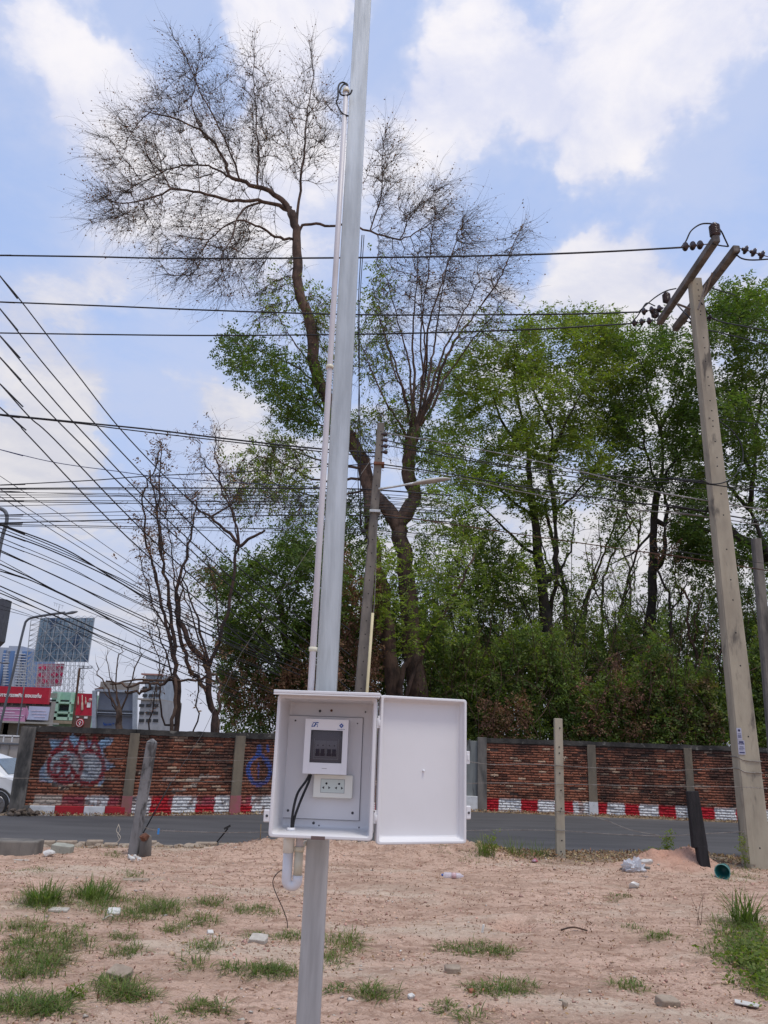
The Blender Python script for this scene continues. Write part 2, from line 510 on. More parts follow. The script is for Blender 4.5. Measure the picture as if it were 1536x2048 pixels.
Fr = np.stack([ir[:-1, :-1], ir[1:, :-1], ir[1:, 1:], ir[:-1, 1:]], -1).reshape(-1, 4)
Fe = np.stack([ib[:-1, 0], ib[1:, 0], ir[1:, 0], ir[:-1, 0]], -1)
Fe2 = np.stack([ir[:-1, -1], ir[1:, -1], ib[1:, 1], ib[:-1, 1]], -1)
road = mesh_np('road', np.concatenate([V.reshape(-1, 3), Vb.reshape(-1, 3)]), [Fr, Fe, Fe2], asph, smooth=False)
tag(road, kind='structure')

# ------------------------------------------------------------------ common materials
M_bark = mat('bark', (.135, .085, .062), (.050, .034, .027), scale=5, rough=.95, bump=.9, bscale=14, bdist=.03, stretch=(1, 1, .5))
M_bark2 = mat('pale_bark', (.19, .165, .14), (.09, .075, .065), scale=4, rough=.95, bump=.9, bscale=10, bdist=.03, stretch=(1, 1, 2.2))
M_dbark = mat('dark_bark', (.050, .040, .034), (.030, .025, .022), scale=5, rough=.95, bump=.6, bscale=14, bdist=.02)
M_rbark = mat('reddish_bark', (.13, .070, .045), (.06, .040, .030), scale=4, rough=.95, bump=.6, bscale=14, bdist=.02)
M_leafd = mat('leaf_dark', (.110, .155, .033), (.070, .110, .026), scale=.7, rough=.6, trans=.42, island=.35)
M_leafm = mat('leaf_green', (.185, .225, .046), (.130, .170, .038), scale=.6, rough=.6, trans=.45, island=.35)
M_leafl = mat('leaf_light', (.215, .265, .052), (.150, .20, .044), scale=.6, rough=.6, trans=.5, island=.30)
M_leafb = mat('leaf_brown', (.22, .12, .065), (.14, .075, .05), scale=.8, rough=.8, trans=.2, island=.35)
M_conc = mat('concrete', (.38, .34, .26), (.29, .255, .195), scale=3, rough=.92, bump=.35, bscale=40, bdist=.006, stretch=(1, 1, .3), c3=(.12, .108, .09), s3=3.4, lo3=.52, hi3=.66)
M_concd = mat('weathered_concrete', (.20, .18, .155), (.12, .11, .10), scale=4, rough=.95, bump=.5, bscale=30, bdist=.01, stretch=(1, 1, .35), c3=(.05, .048, .045), s3=1.8, lo3=.50, hi3=.66)
M_black = mat('black_rubber', (.012, .012, .014), (.02, .02, .022), scale=20, rough=.6)
M_cable = mat('cable_black', (.014, .014, .018), (.02, .02, .024), scale=20, rough=.7)
M_cablel = mat('cable_grey', (.22, .21, .20), (.16, .15, .15), scale=9, rough=.7)
M_galv = mat('galvanised_steel', (.50, .525, .53), (.40, .42, .425), scale=9, rough=.45, metal=.45, bump=.08, bscale=40, stretch=(3, 3, .35), c3=(.60, .63, .64), s3=2.6, lo3=.48, hi3=.64)
M_pvc = mat('white_plastic', (.72, .71, .72), (.69, .68, .69), scale=5, rough=.38, spec=.5)
M_pvcc = mat('conduit_plastic', (.60, .575, .59), (.54, .52, .54), scale=5, rough=.45, c3=(.46, .44, .42), s3=6, lo3=.58, hi3=.7, stretch=(1, 1, .4))
M_cream = mat('cream_plastic', (.66, .63, .50), (.58, .54, .42), scale=14, rough=.5, c3=(.42, .30, .16), s3=18, lo3=.66, hi3=.76)
M_white = mat('gloss_white', (.84, .84, .86), (.80, .80, .82), scale=8, rough=.3, spec=.5)
M_lcream = mat('outlet_cream', (.80, .80, .72), (.76, .76, .69), scale=8, rough=.35, spec=.5)
M_wire = mat('fence_wire_steel', (.30, .28, .26), (.18, .15, .13), scale=9, rough=.7, metal=.4)
# ------------------------------------------------------------------ steel post with cabinet (nearest things)
POST = thing('steel_post', (-.15, 2.3, 0), 'tall galvanised steel post carrying the white cabinet', 'post')
m = MB()
pa, pb = Vector((-.152, 2.30, -.02)), Vector((-.152, 2.30, 5.6))
W_ = .0615
# C-channel: web facing the camera plus two flanges
m.box((-W_ / 2, 0, 0), (W_ / 2, .0032, 5.6), 0, Matrix.Translation(pa))
m.box((-W_ / 2, .0032, 0), (-W_ / 2 + .0032, .045, 5.6), 0, Matrix.Translation(pa))
m.box((W_ / 2 - .0032, .0032, 0), (W_ / 2, .045, 5.6), 0, Matrix.Translation(pa))
m.box((-W_ / 2 + .0032, .042, 0), (-W_ / 2 + .016, .045, 5.6), 0, Matrix.Translation(pa))
m.box((W_ / 2 - .016, .042, 0), (W_ / 2 - .0032, .045, 5.6), 0, Matrix.Translation(pa))
m.build('channel', M_galv, POST, bevel=.0025, seg=3)

BX = thing('electrical_cabinet', (-.135, 2.12, 1.39), 'white plastic electrical cabinet with its hinged door swung wide open', 'cabinet')
BM_ = Matrix.Translation(Vector((-.1345, 2.12, 1.4035))) @ Matrix.Rotation(R_(-3), 4, 'Z')     # local: x right, y into the cabinet, z up
BI = BM_.inverted()
BW, BH, BD = .262, .352, .125


def bl(px, py, depth):
    """local point seen at a pixel on the plane `depth` behind the cabinet's front"""
    d = ray(px, py); o = BI @ CAM; dl = BI.to_3x3() @ d
    return o + dl * ((depth - o.y) / dl.y)


def ring_quads(m, A, B, mi=0):
    o = len(m.v); n = len(A)
    m.add(A + B, [(i, (i + 1) % n, (i + 1) % n + n, i + n) for i in range(n)], mi)


def rrect(hw, hh, r, y, n=4, cx=0, cz=0):
    out = []
    for sx, sz, a0 in ((1, 1, 0), (-1, 1, 90), (-1, -1, 180), (1, -1, 270)):
        for i in range(n + 1):
            a = R_(a0 + 90 * i / n); out.append(Vector((cx + sx * (hw - r) + r * math.cos(a), y, cz + sz * (hh - r) + r * math.sin(a))))
    return out


def tray(m, cx, cz, hw, hh, depth, wall, taper, r=.010, floor_y=None):
    """open box: outer skin, lip, inner skin, back"""
    prof = [(hw - .004, hh - .004, depth, r), (hw, hh, depth - .006, r), (hw, hh, .012, r), (hw + .003, hh + .003, .011, r), (hw + .003, hh + .003, .0015, r),
            (hw + .0015, hh + .0015, 0, r), (hw - wall + .001, hh - wall + .001, 0, r * .7), (hw - wall, hh - wall, .0015, r * .7),
            (hw - wall - taper * .3, hh - wall - taper * .3, .012, r * .7),
            (hw - wall - taper * .75, hh - wall - taper * .75, depth - .014, r * .9), (hw - wall - taper * 1.1, hh - wall - taper * 1.1, depth - .007, r * .9),
            (hw - wall - taper * 1.8, hh - wall - taper * 1.8, depth - .005, r * .9)]
    rings = [rrect(a, b_, rr, y, 4, cx, cz) for a, b_, y, rr in prof]
    o0 = len(m.v)
    vs = [p for rg in rings for p in rg]; n = len(rings[0])
    fs = [(i * n + j, i * n + (j + 1) % n, (i + 1) * n + (j + 1) % n, (i + 1) * n + j) for i in range(len(rings) - 1) for j in range(n)]
    fs += [tuple(range(n)), tuple((len(rings) - 1) * n + j for j in range(n))[::-1]]
    m.add(vs, fs, 0, False)


m = MB(BM_)
tray(m, 0, BH / 2, BW / 2, BH / 2, BD, .006, .007)
body = m.build('cabinet_body', M_pvc, BX, bevel=.0012, seg=2)
# mounting plate inside the back with a fine seam line round it
c4 = [bl(*q, BD - .008) for q in ((580, 1430), (727, 1437), (717, 1641), (564, 1635))]
x0 = (c4[0].x + c4[3].x) / 2; x1 = (c4[1].x + c4[2].x) / 2; z1 = (c4[0].z + c4[1].z) / 2; z0 = (c4[2].z + c4[3].z) / 2
M_seam = mat('seam_shadow', (.16, .15, .19), (.14, .13, .17), scale=4, rough=.9)
MB(BM_).box((x0 - .0012, BD - .0075, z0 - .0012), (x1 + .0012, BD - .0062, z1 + .0012)).build('plate_seam_shadow', M_seam, BX)  # dark sheet behind the plate: seam shade put in as colour
MB(BM_).box((x0, BD - .011, z0), (x1, BD - .0078, z1)).build('mounting_plate', M_pvc, BX, bevel=.0008)
M_hole = mat('screw_dark', (.05, .05, .06), (.08, .08, .085), scale=30, rough=.6)
M_rust = mat('rusty_screw', (.22, .09, .05), (.12, .05, .03), scale=30, rough=.7)
for i, (qx, qy, rr, mm) in enumerate([(579, 1416, .0024, 0), (731, 1424, .0022, 0), (558, 1649, .0020, 0), (718, 1655, .0020, 0), (640, 1422, .0036, 0), (663, 1421, .0036, 1),
                                      (591, 1441, .0026, 0), (715, 1447, .0020, 0), (576, 1621, .0034, 0), (705, 1626, .0036, 0), (627, 1646, .0036, 0), (638, 1651, .0020, 0)]):
    p = bl(qx, qy, BD - (.011 if 4 < i - 1 < 9 else .006))
    MB(BM_).lathe(p + Vector((0, .002, 0)), (0, -1, 0), [(0, rr), (.0028, rr), (.0034, rr * .6)], 10).build('screw', [M_hole, M_rust][mm], BX)
m = MB(BM_); p = bl(636, 1674, 0); m.box((p.x - .018, -.0012, -.0045), (p.x + .018, .004, .0042)); m.build('rim_notch', mat('notch_brown', (.16, .11, .10), (.13, .09, .08), rough=.7), BX, bevel=.0006)
# roof slab
m = MB(BM_)
a, b_ = bl(550, 1385, -.03), bl(763, 1393, -.03)
zt = BH + .004
m.box((-.1405, -.033, zt), (.1435, BD + .012, zt + .0085))
m.box((-.1405, -.033, zt - .0045), (.1435, -.029, zt - .0002))
m.build('cabinet_roof', M_pvc, BX, bevel=.003, seg=3)
# mounting ear with a hole (left) and hinge knuckles (right)
for (sx, zc) in ((-1, .048),):
    m = MB(BM_)
    m.box((sx * (BW / 2 + .019), .002, zc - .016), (sx * (BW / 2 + .002), .010, zc + .015))
    e = m.build('latch_ear', M_pvc, BX, bevel=.003, seg=3)
    MB(BM_).lathe((sx * (BW / 2 + .010), .003, zc), (0, -1, 0), [(0, .0034), (.0022, .0034)], 12).build('ear_hole', M_hole, BX)
for zc in (.288, .052):
    m = MB(BM_)
    m.box((BW / 2 + .004, .004, zc - .013), (BW / 2 + .012, .012, zc + .013))
    m.tube([(BW / 2 + .010, .006, zc - .008), (BW / 2 + .010, .006, zc + .008)], .0042, 10)
    m.build('hinge', M_pvc, BX, bevel=.0008)
# little stack of locking tabs on the right wall
m = MB(BM_)
for i in range(4): m.box((BW / 2 + .003, .006, .070 + i * .0052), (BW / 2 + .0062, .010, .0735 + i * .0052))
m.build('locking_tab', M_pvc, BX)

# door: tray swung open, inside facing the camera
hx = Vector((BW / 2 + .0165, .004, 0))
DM = BM_ @ Matrix.Translation(hx) @ Matrix.Rotation(R_(23), 4, 'Z')
DW, DH, DD = .249, .366, .030
m = MB(DM)
tray(m, DW / 2, BH / 2 - .001, DW / 2, DH / 2, DD, .0045, .006, .008)
door = m.build('cabinet_door', M_pvc, BX, bevel=.001, seg=2)
m = MB(DM)
m.lathe((.134, DD - .006, .170), (0, -1, 0), [(0, .0032), (.004, .0028), (.0052, .0012)], 12)
m.build('moulding_nub', M_white, door)
for zc, big in ((.207, 1), (.066, 0)):
    m = MB(DM)
    m.box((DW + .003, .001, zc - .017), (DW + .003 + (.010 if big else .014), .012, zc + .017))
    if big: m.box((DW + .005, -.001, zc - .008), (DW + .0105, .002, zc + .008))
    l = m.build('latch', M_pvc, door, bevel=.003, seg=3)
    if not big: MB(DM).lathe((DW + .010, .002, zc), (0, -1, 0), [(0, .0033), (.0022, .0033)], 12).build('latch_hole', M_hole, door)
for zc in (.292, .056):
    m = MB(DM)
    m.box((-.0085, .004, zc - .017), (.003, .013, zc - .001)); m.box((-.0085, .004, zc + .001), (.003, .013, zc + .015))
    m.build('door_hinge', M_pvc, door, bevel=.0012)

# breaker box
BR = thing('breaker_box', (-.12, 2.2, 1.5), 'small white breaker box with a tinted window inside the cabinet', 'breaker box')
dF = BD - .011 - .046
q = [bl(*p, dF) for p in ((612, 1437), (698, 1440), (692, 1550), (604, 1547))]
bx0 = (q[0].x + q[3].x) / 2; bx1 = (q[1].x + q[2].x) / 2; bz1 = (q[0].z + q[1].z) / 2; bz0 = (q[2].z + q[3].z) / 2
bw_, bh_ = bx1 - bx0, bz1 - bz0
# window opening
wx0, wx1 = bx0 + bw_ * .145, bx0 + bw_ * .875
wz1, wz0 = bz1 - bh_ * .205, bz1 - bh_ * .795
m = MB(BM_)
dB = BD - .0112
for (a0, a1, c0, c1_) in ((bx0, wx0, bz0, bz1), (wx1, bx1, bz0, bz1), (wx0, wx1, bz0, wz0), (wx0, wx1, wz1, bz1)):
    m.box((a0, dF, c0), (a1, dF + .010, c1_))
m.build('front_frame', M_white, BR, bevel=.0006)
MB(BM_).box((bx0 + .001, dF + .0103, bz0 + .001), (bx1 - .001, dB, bz1 - .001)).build('case', M_white, BR, bevel=.0015)
MB(BM_).box((wx0 + .0002, dF + .0068, wz0 + .0002), (wx1 - .0002, dF + .0098, wz1 - .0002)).build('breaker_cover', mat('breaker_grey', (.55, .55, .57), (.5, .5, .52), scale=10, rough=.4), BR)
M_brk = mat('breaker_pale', (.78, .79, .8), (.74, .75, .77), scale=10, rough=.4)
M_blue = mat('toggle_blue', (.008, .016, .09), (.008, .016, .10), scale=10, rough=.4)
ww = wx1 - wx0; wh = wz1 - wz0
for i in range(2):
    a0 = wx0 + ww * (.14 + .36 * i); a1 = a0 + ww * .345
    brk = MB(BM_).box((a0, dF + .0045, wz0 + wh * .17), (a1, dF + .0066, wz0 + wh * .68)).build('breaker', M_brk, BR, bevel=.0004)
    for j in range(2):
        t0 = a0 + (a1 - a0) * (.10 + .46 * j); t1 = t0 + (a1 - a0) * .34
        mm = MB(BM_).box((t0, dF + .0022, wz0 + wh * .25), (t1, dF + .0043, wz0 + wh * .42)); mm.box((t0 - .0012, dF + .0030, wz0 + wh * .20), (t1 + .0012, dF + .0043, wz0 + wh * .29))
        mm.build('toggle', M_blue, brk)
        MB(BM_).lathe(((t0 + t1) / 2, dF + .0044, wz0 + wh * .53), (0, -1, 0), [(0, .0018), (.0004, .0018)], 10).build('terminal_screw', M_hole, brk)
m = MB(BM_)
for (a0, a1, c0, c1_) in ((wx0 + ww * .10, wx0 + ww * .125, wz0 + wh * .13, wz0 + wh * .74), (wx0 + ww * .865, wx0 + ww * .89, wz0 + wh * .13, wz0 + wh * .74), (wx0 + ww * .10, wx0 + ww * .89, wz0 + wh * .10, wz0 + wh * .13)): m.box((a0, dF + .003, c0), (a1, dF + .0066, c1_))
m.build('inner_frame', M_white, BR)
gl = bpy.data.materials.new('tinted_window'); gl.use_nodes = True
T = NT(gl.node_tree); T.n.remove(T.n['Principled BSDF'])
tb = T.node('ShaderNodeBsdfTransparent'); tb.inputs[0].default_value = (.62, .62, .64, 1)
gb = T.node('ShaderNodeBsdfGlossy'); gb.inputs[0].default_value = (.8, .8, .85, 1); gb.inputs[1].default_value = .08
mx = T.node('ShaderNodeMixShader'); mx.inputs[0].default_value = .03
T.l.new(tb.outputs[0], mx.inputs[1]); T.l.new(gb.outputs[0], mx.inputs[2]); T.l.new(mx.outputs[0], T.n['Material Output'].inputs[0])
MB(BM_).box((wx0 + .0006, dF + .0006, wz0 + .0006), (wx1 - .0006, dF + .0014, wz1 - .0006)).build('tinted_window', gl, BR)
M_wf = mat('window_rim_dark', (.035, .035, .045), (.04, .04, .05), scale=10, rough=.35)
m = MB(BM_)
for (a0, a1, c0, c1_) in ((wx0, wx0 + .0016, wz0, wz1), (wx1 - .0016, wx1, wz0, wz1), (wx0 + .0016, wx1 - .0016, wz0, wz0 + .0014), (wx0 + .0016, wx1 - .0016, wz1 - .0018, wz1)):
    m.box((a0 + .0001, dF - .0006, c0 + .0001), (a1 - .0001, dF + .0004, c1_ - .0001))
m.box((wx0 + .0017, dF - .0004, wz1 - .014), (wx0 + .0045, dF + .0004, wz1 - .0019)); m.box((wx1 - .0045, dF - .0004, wz1 - .014), (wx1 - .0017, dF + .0004, wz1 - .0019))
m.build('window_rim', M_wf, BR)
m = MB(BM_); xc = (bx0 + bx1) / 2 - .001
m.box((xc - .0065, dF - .0012, bz0 + bh_ * .108), (xc + .0065, dF - .0002, bz0 + bh_ * .168)); m.build('thumb_latch', M_white, BR, bevel=.0005)
MB(BM_).box((xc - .0067, dF - .0005, bz0 + bh_ * .100), (xc + .0067, dF - .0001, bz0 + bh_ * .106)).build('latch_groove_shadow', M_seam, BR)  # dark strip painting the shade below the latch
# blue marks: slanted double-letter monogram (left), diamond emblem with a line of small writing (right)
M_mark = mat('mark_blue', (.02, .09, .36), (.02, .08, .33), scale=10, rough=.5)
fy = dF - .0004


def stroke(m, pts, wd):
    for i in range(len(pts) - 1):
        a, b_ = Vector((pts[i][0], fy, pts[i][1])), Vector((pts[i + 1][0], fy, pts[i + 1][1]))
        m.beam(a, b_, wd, .0005, 0, up=(0, 1, 0))


S = bw_ / 86.0
lx = bx0 + 13 * S; lz = bz1 - 15 * S
m = MB(BM_)
Lp = lambda u, v_: (lx + u * S, lz + v_ * S)
stroke(m, [Lp(0, 0), Lp(3.2, 7.8), Lp(7.5, 7.8)], 1.3 * S)          # first letter: slanted bowl
stroke(m, [Lp(0, 0), Lp(3.2, 0.2), Lp(6.8, 4), Lp(7.5, 7.8)], 1.3 * S)
stroke(m, [Lp(5.4, 0), Lp(8.6, 7.8), Lp(13.2, 8)], 1.8 * S)         # second letter
stroke(m, [Lp(7.4, 4.6), Lp(11.4, 4.6)], 1.0 * S)
m.box((lx + 10.3 * S, fy - .0002, lz - .2 * S), (lx + 12.2 * S, fy + .0003, lz + 1.6 * S))
m.box((lx + 10.6 * S, fy - .0002, lz + 2.6 * S), (lx + 12.4 * S, fy + .0003, lz + 3.5 * S))
m.build('blue_monogram', M_mark, BR)
m = MB(BM_)
ex, ez = bx0 + 72 * S, bz1 - 11.5 * S
dm = lambda s_: [Vector((ex + a * s_ * S, fy - .0002, ez + b_ * s_ * S)) for a, b_ in ((0, 5), (4.5, 0), (0, -5), (-4.5, 0))]
for cx_, cz_ in ((0, 3), (0, -3), (-3, 0), (3, 0), (-1.6, 1.5), (1.6, 1.5), (-1.6, -1.5), (1.6, -1.5)):
    m.prism([Vector((ex + (cx_ + a) * S, fy - .0002, ez + (cz_ + b_) * S)) for a, b_ in ((0, 1.75), (1.5, 0), (0, -1.75), (-1.5, 0))], (0, .0004, 0))
m.build('blue_emblem', M_mark, BR)
m = MB(BM_)
for i in range(9):
    m.box((ex + (-7.6 + 1.7 * i) * S, fy - .0001, ez - (7.4 + .12 * (i % 3)) * S), (ex + (-6.4 + 1.7 * i) * S, fy + .0003, ez - 6.5 * S))
m.build('small_writing', mat('print_grey', (.20, .24, .36), (.2, .24, .36), scale=9, rough=.6), BR)

# outlet plate
OU = thing('power_outlet', (-.11, 2.2, 1.42), 'cream double power socket plate below the breaker box', 'power outlet')
dO = BD - .011 - .018
q = [bl(*p, dO) for p in ((628, 1549), (706, 1550), (704, 1597), (625, 1595))]
ox0 = (q[0].x + q[3].x) / 2; ox1 = (q[1].x + q[2].x) / 2; oz1 = (q[0].z + q[1].z) / 2; oz0 = (q[2].z + q[3].z) / 2
MB(BM_).box((ox0, dO, oz0), (ox1, BD - .0112, oz1)).build('plate', M_lcream, OU, bevel=.002, seg=3)
q = [bl(*p, dO) for p in ((642.5, 1558), (689, 1559.5), (687.5, 1585.5), (642, 1584.5))]
sx0, sx1, sz1, sz0 = q[0].x, q[1].x, q[0].z, q[3].z
MB(BM_).box((sx0 - .0008, dO - .0005, sz0 - .0008), (sx1 + .0008, dO + .001, sz1 + .0008)).build('insert_groove_shadow', M_seam, OU)  # dark backing that paints the shaded gap round the insert
MB(BM_).box((sx0, dO - .0012, sz0), (sx1, dO - .0004, sz1)).build('socket_insert', mat('insert_pale', (.60, .66, .61), (.58, .64, .60), scale=5, rough=.4), OU)
m_w, m_h = sx1 - sx0, sz1 - sz0
for cx_ in (.235, .78):
    m = MB(BM_); c = Vector((sx0 + m_w * cx_, dO - .0016, 0))
    m.lathe((c.x, dO - .0011, sz0 + m_h * .68), (0, -1, 0), [(0, .0030), (.0006, .0030)], 10)
    for s_ in (-1, 1):
        xx = c.x + s_ * m_w * .125; zz_ = sz0 + m_h * .36
        m.prism([(xx + s_ * .0034, dO - .0017, zz_ + .0003), (xx - s_ * .0026, dO - .0017, zz_ + .0040), (xx - s_ * .0018, dO - .0017, zz_ - .0036)], (0, .0004, 0))
    m.build('socket_slot', M_black, OU)

# black cables inside the cabinet
for i, pts in enumerate(([(619, 1549, .086), (612, 1562, .080), (596, 1585, .062), (588, 1612, .055), (584, 1640, .052), (583, 1662, .052)],
                         [(622, 1549, .090), (617, 1565, .084), (606, 1590, .070), (596, 1615, .062), (588, 1640, .056), (585, 1662, .056)])):
    m = MB(BM_); m.tube([v_ for v_ in smooth_path([bl(*p) for p in pts], 5)], .0034, 8)
    o = m.build('black_power_cable', M_black)
    tag(o, ['black power cable bowing out to the far side inside the cabinet', 'straighter black power cable beside the bowed one inside the cabinet'][i], 'cable', 'cables inside the cabinet')
m = MB(BM_); p = bl(582, 1661, .054)
m.lathe(Vector((p.x, .054, .0125)), (0, 0, -1), [(-.004, .010), (0, .0115), (.003, .0115)], 16)
m.build('cable_gland', M_white, BX)

# conduit up the post
CD = thing('conduit_pipe', (-.19, 2.26, 1.75), 'thin pale plastic conduit pipe clipped along the steel post above the cabinet', 'conduit')
ca, cb = Vector((-.1940, 2.28, 1.40)), Vector((-.1940, 2.28, 3.975))
z_of = lambda px, py: at(px, py, 2.285).z
ztop = z_of(695, 178)
m = MB(); m.tube([ca, (ca.x, ca.y, 2.3), (ca.x, ca.y, 3.2), (ca.x, ca.y, ztop)], .0094, 16)
m.build('pipe', M_pvcc, CD)
zj = z_of(648, 1000)
for py_ in (1300, 736, 184):
    zc = z_of(660, py_)
    m = MB(); m.tube([(ca.x, ca.y, zc - .006), (ca.x, ca.y, zc + .006)], .0125, 16); m.box((ca.x, ca.y - .002, zc - .006), (pa.x - W_ / 2 - .0005, ca.y + .004, zc + .006))
    m.build('clip', M_cream, CD)
# bent wires out of its top
for i, pts in enumerate(([(694, 182), (692, 168), (684, 165), (677, 172), (676, 195), (673, 205), (681, 222), (688, 229), (697, 232)],
                         [(696, 180), (694, 168), (686, 170), (680, 180), (681, 188), (689, 191), (700, 188), (704, 180)])):
    m = MB(); m.tube(smooth_path([at(x, y, 2.285 - (.012 if 2 < k_ else 0)) for k_, (x, y) in enumerate(pts)], 5), .0031, 8)
    tag(m.build('service_wire', M_black), ['longer black wire looping down from the top of the conduit', 'small black wire loop curling round the top of the conduit'][i], 'wire', 'wires leaving the conduit')

# U bend under the cabinet
UB = thing('conduit_bend', (-.24, 2.2, 1.28), 'white plastic U shaped pipe bend hanging below the cabinet', 'pipe bend')
yu = 2.185
A_ = at(577, 1672, yu); B_ = at(595, 1672, yu)
xl, xr = at(575, 1730, yu).x, at(596.5, 1730, yu).x
r_ = .0128; zb = at(583, 1783, yu).z + r_; zc = zb + (xr - xl) / 2
arc = [Vector(((xl + xr) / 2 - math.cos(R_(a)) * (xr - xl) / 2, yu, zc - math.sin(R_(a)) * (xr - xl) / 2)) for a in range(0, 181, 20)]
ztop_ = 1.4095
m = MB(); m.tube([(xl, yu, at(575, 1704, yu).z)] + arc + [(xr, yu, zc + .012)], r_, 18); m.build('bend', M_pvc, UB)
MB().tube([(xl, yu, at(575, 1704, yu).z - .001), (xl, yu, ztop_)], r_ + .0016, 18).build('socket_collar', M_lcream, UB)
MB().tube([(xr, yu, zc + .010), (xr, yu, at(596, 1703, yu).z)], r_ - .0016, 18).build('glued_sleeve', M_cream, UB)
MB().tube([(xr, yu, at(596, 1704, yu).z), (xr, yu, ztop_)], r_ - .003, 18).build('riser', M_pvcc, UB)
m = MB(); zc_ = at(600, 1698, yu).z; m.tube([(xr, yu, zc_ - .006), (xr, yu, zc_ + .006)], r_ + .0002, 18); m.box((xr, yu + .002, zc_ - .006), (pa.x - W_ / 2 + .001, yu + .012, zc_ + .006)); m.box((pa.x - W_ / 2 - .006, yu + .002, zc_ - .006), (pa.x - W_ / 2 - .001, 2.31, zc_ + .006))
m.build('clip', M_cream, UB)
m = MB(); m.tube(smooth_path([at(570, 1737, 2.32), at(556, 1745, 2.33), at(546, 1761, 2.34), at(550, 1782, 2.34), at(566, 1818, 2.33), at(574, 1842, 2.32), at(575, 1856, 2.31)], 6), .0013, 6)
tag(m.build('loose_wire', mat('brown_wire', (.035, .022, .018), (.03, .02, .016), rough=.6)), 'thin brown loose wire curling down behind the pipe bend', 'wire')
# ------------------------------------------------------------------ brick walls
def seg_d(P, a, b):
    a, b = np.array(a, float), np.array(b, float); ab = b - a
    t = np.clip(((P - a) @ ab) / (ab @ ab), 0, 1)[:, None]
    return np.linalg.norm(P - (a + t * ab), axis=1)


def in_poly(P, poly):
    x, y = P[:, 0], P[:, 1]; c = np.zeros(len(P), bool); n = len(poly)
    for i in range(n):
        (x1, y1), (x2, y2) = poly[i], poly[(i + 1) % n]
        if y1 == y2: continue
        c ^= ((y1 > y) != (y2 > y)) & (x < (x2 - x1) * (y - y1) / (y2 - y1) + x1)
    return c


RED = np.array([.40, .012, .022]); WHT = np.array([.66, .66, .66]); PINK = np.array([.30, .055, .075]); DRED = np.array([.17, .008, .012])
BLU = np.array([.22, .37, .52]); GRYW = np.array([.36, .31, .26]); BLU2 = np.array([.03, .085, .30])


def wall_uv(A, B, px, py):
    """a photo point on the wall plane through A-B (xy) -> metres along, height"""
    A2, B2 = Vector((*A, 0)), Vector((*B, 0)); t = (B2 - A2).normalized(); n = Vector((-t.y, t.x, 0))
    d = ray(px, py); P_ = CAM + d * ((A2 - CAM).dot(n) / d.dot(n))
    return (P_ - A2).dot(t), P_.z


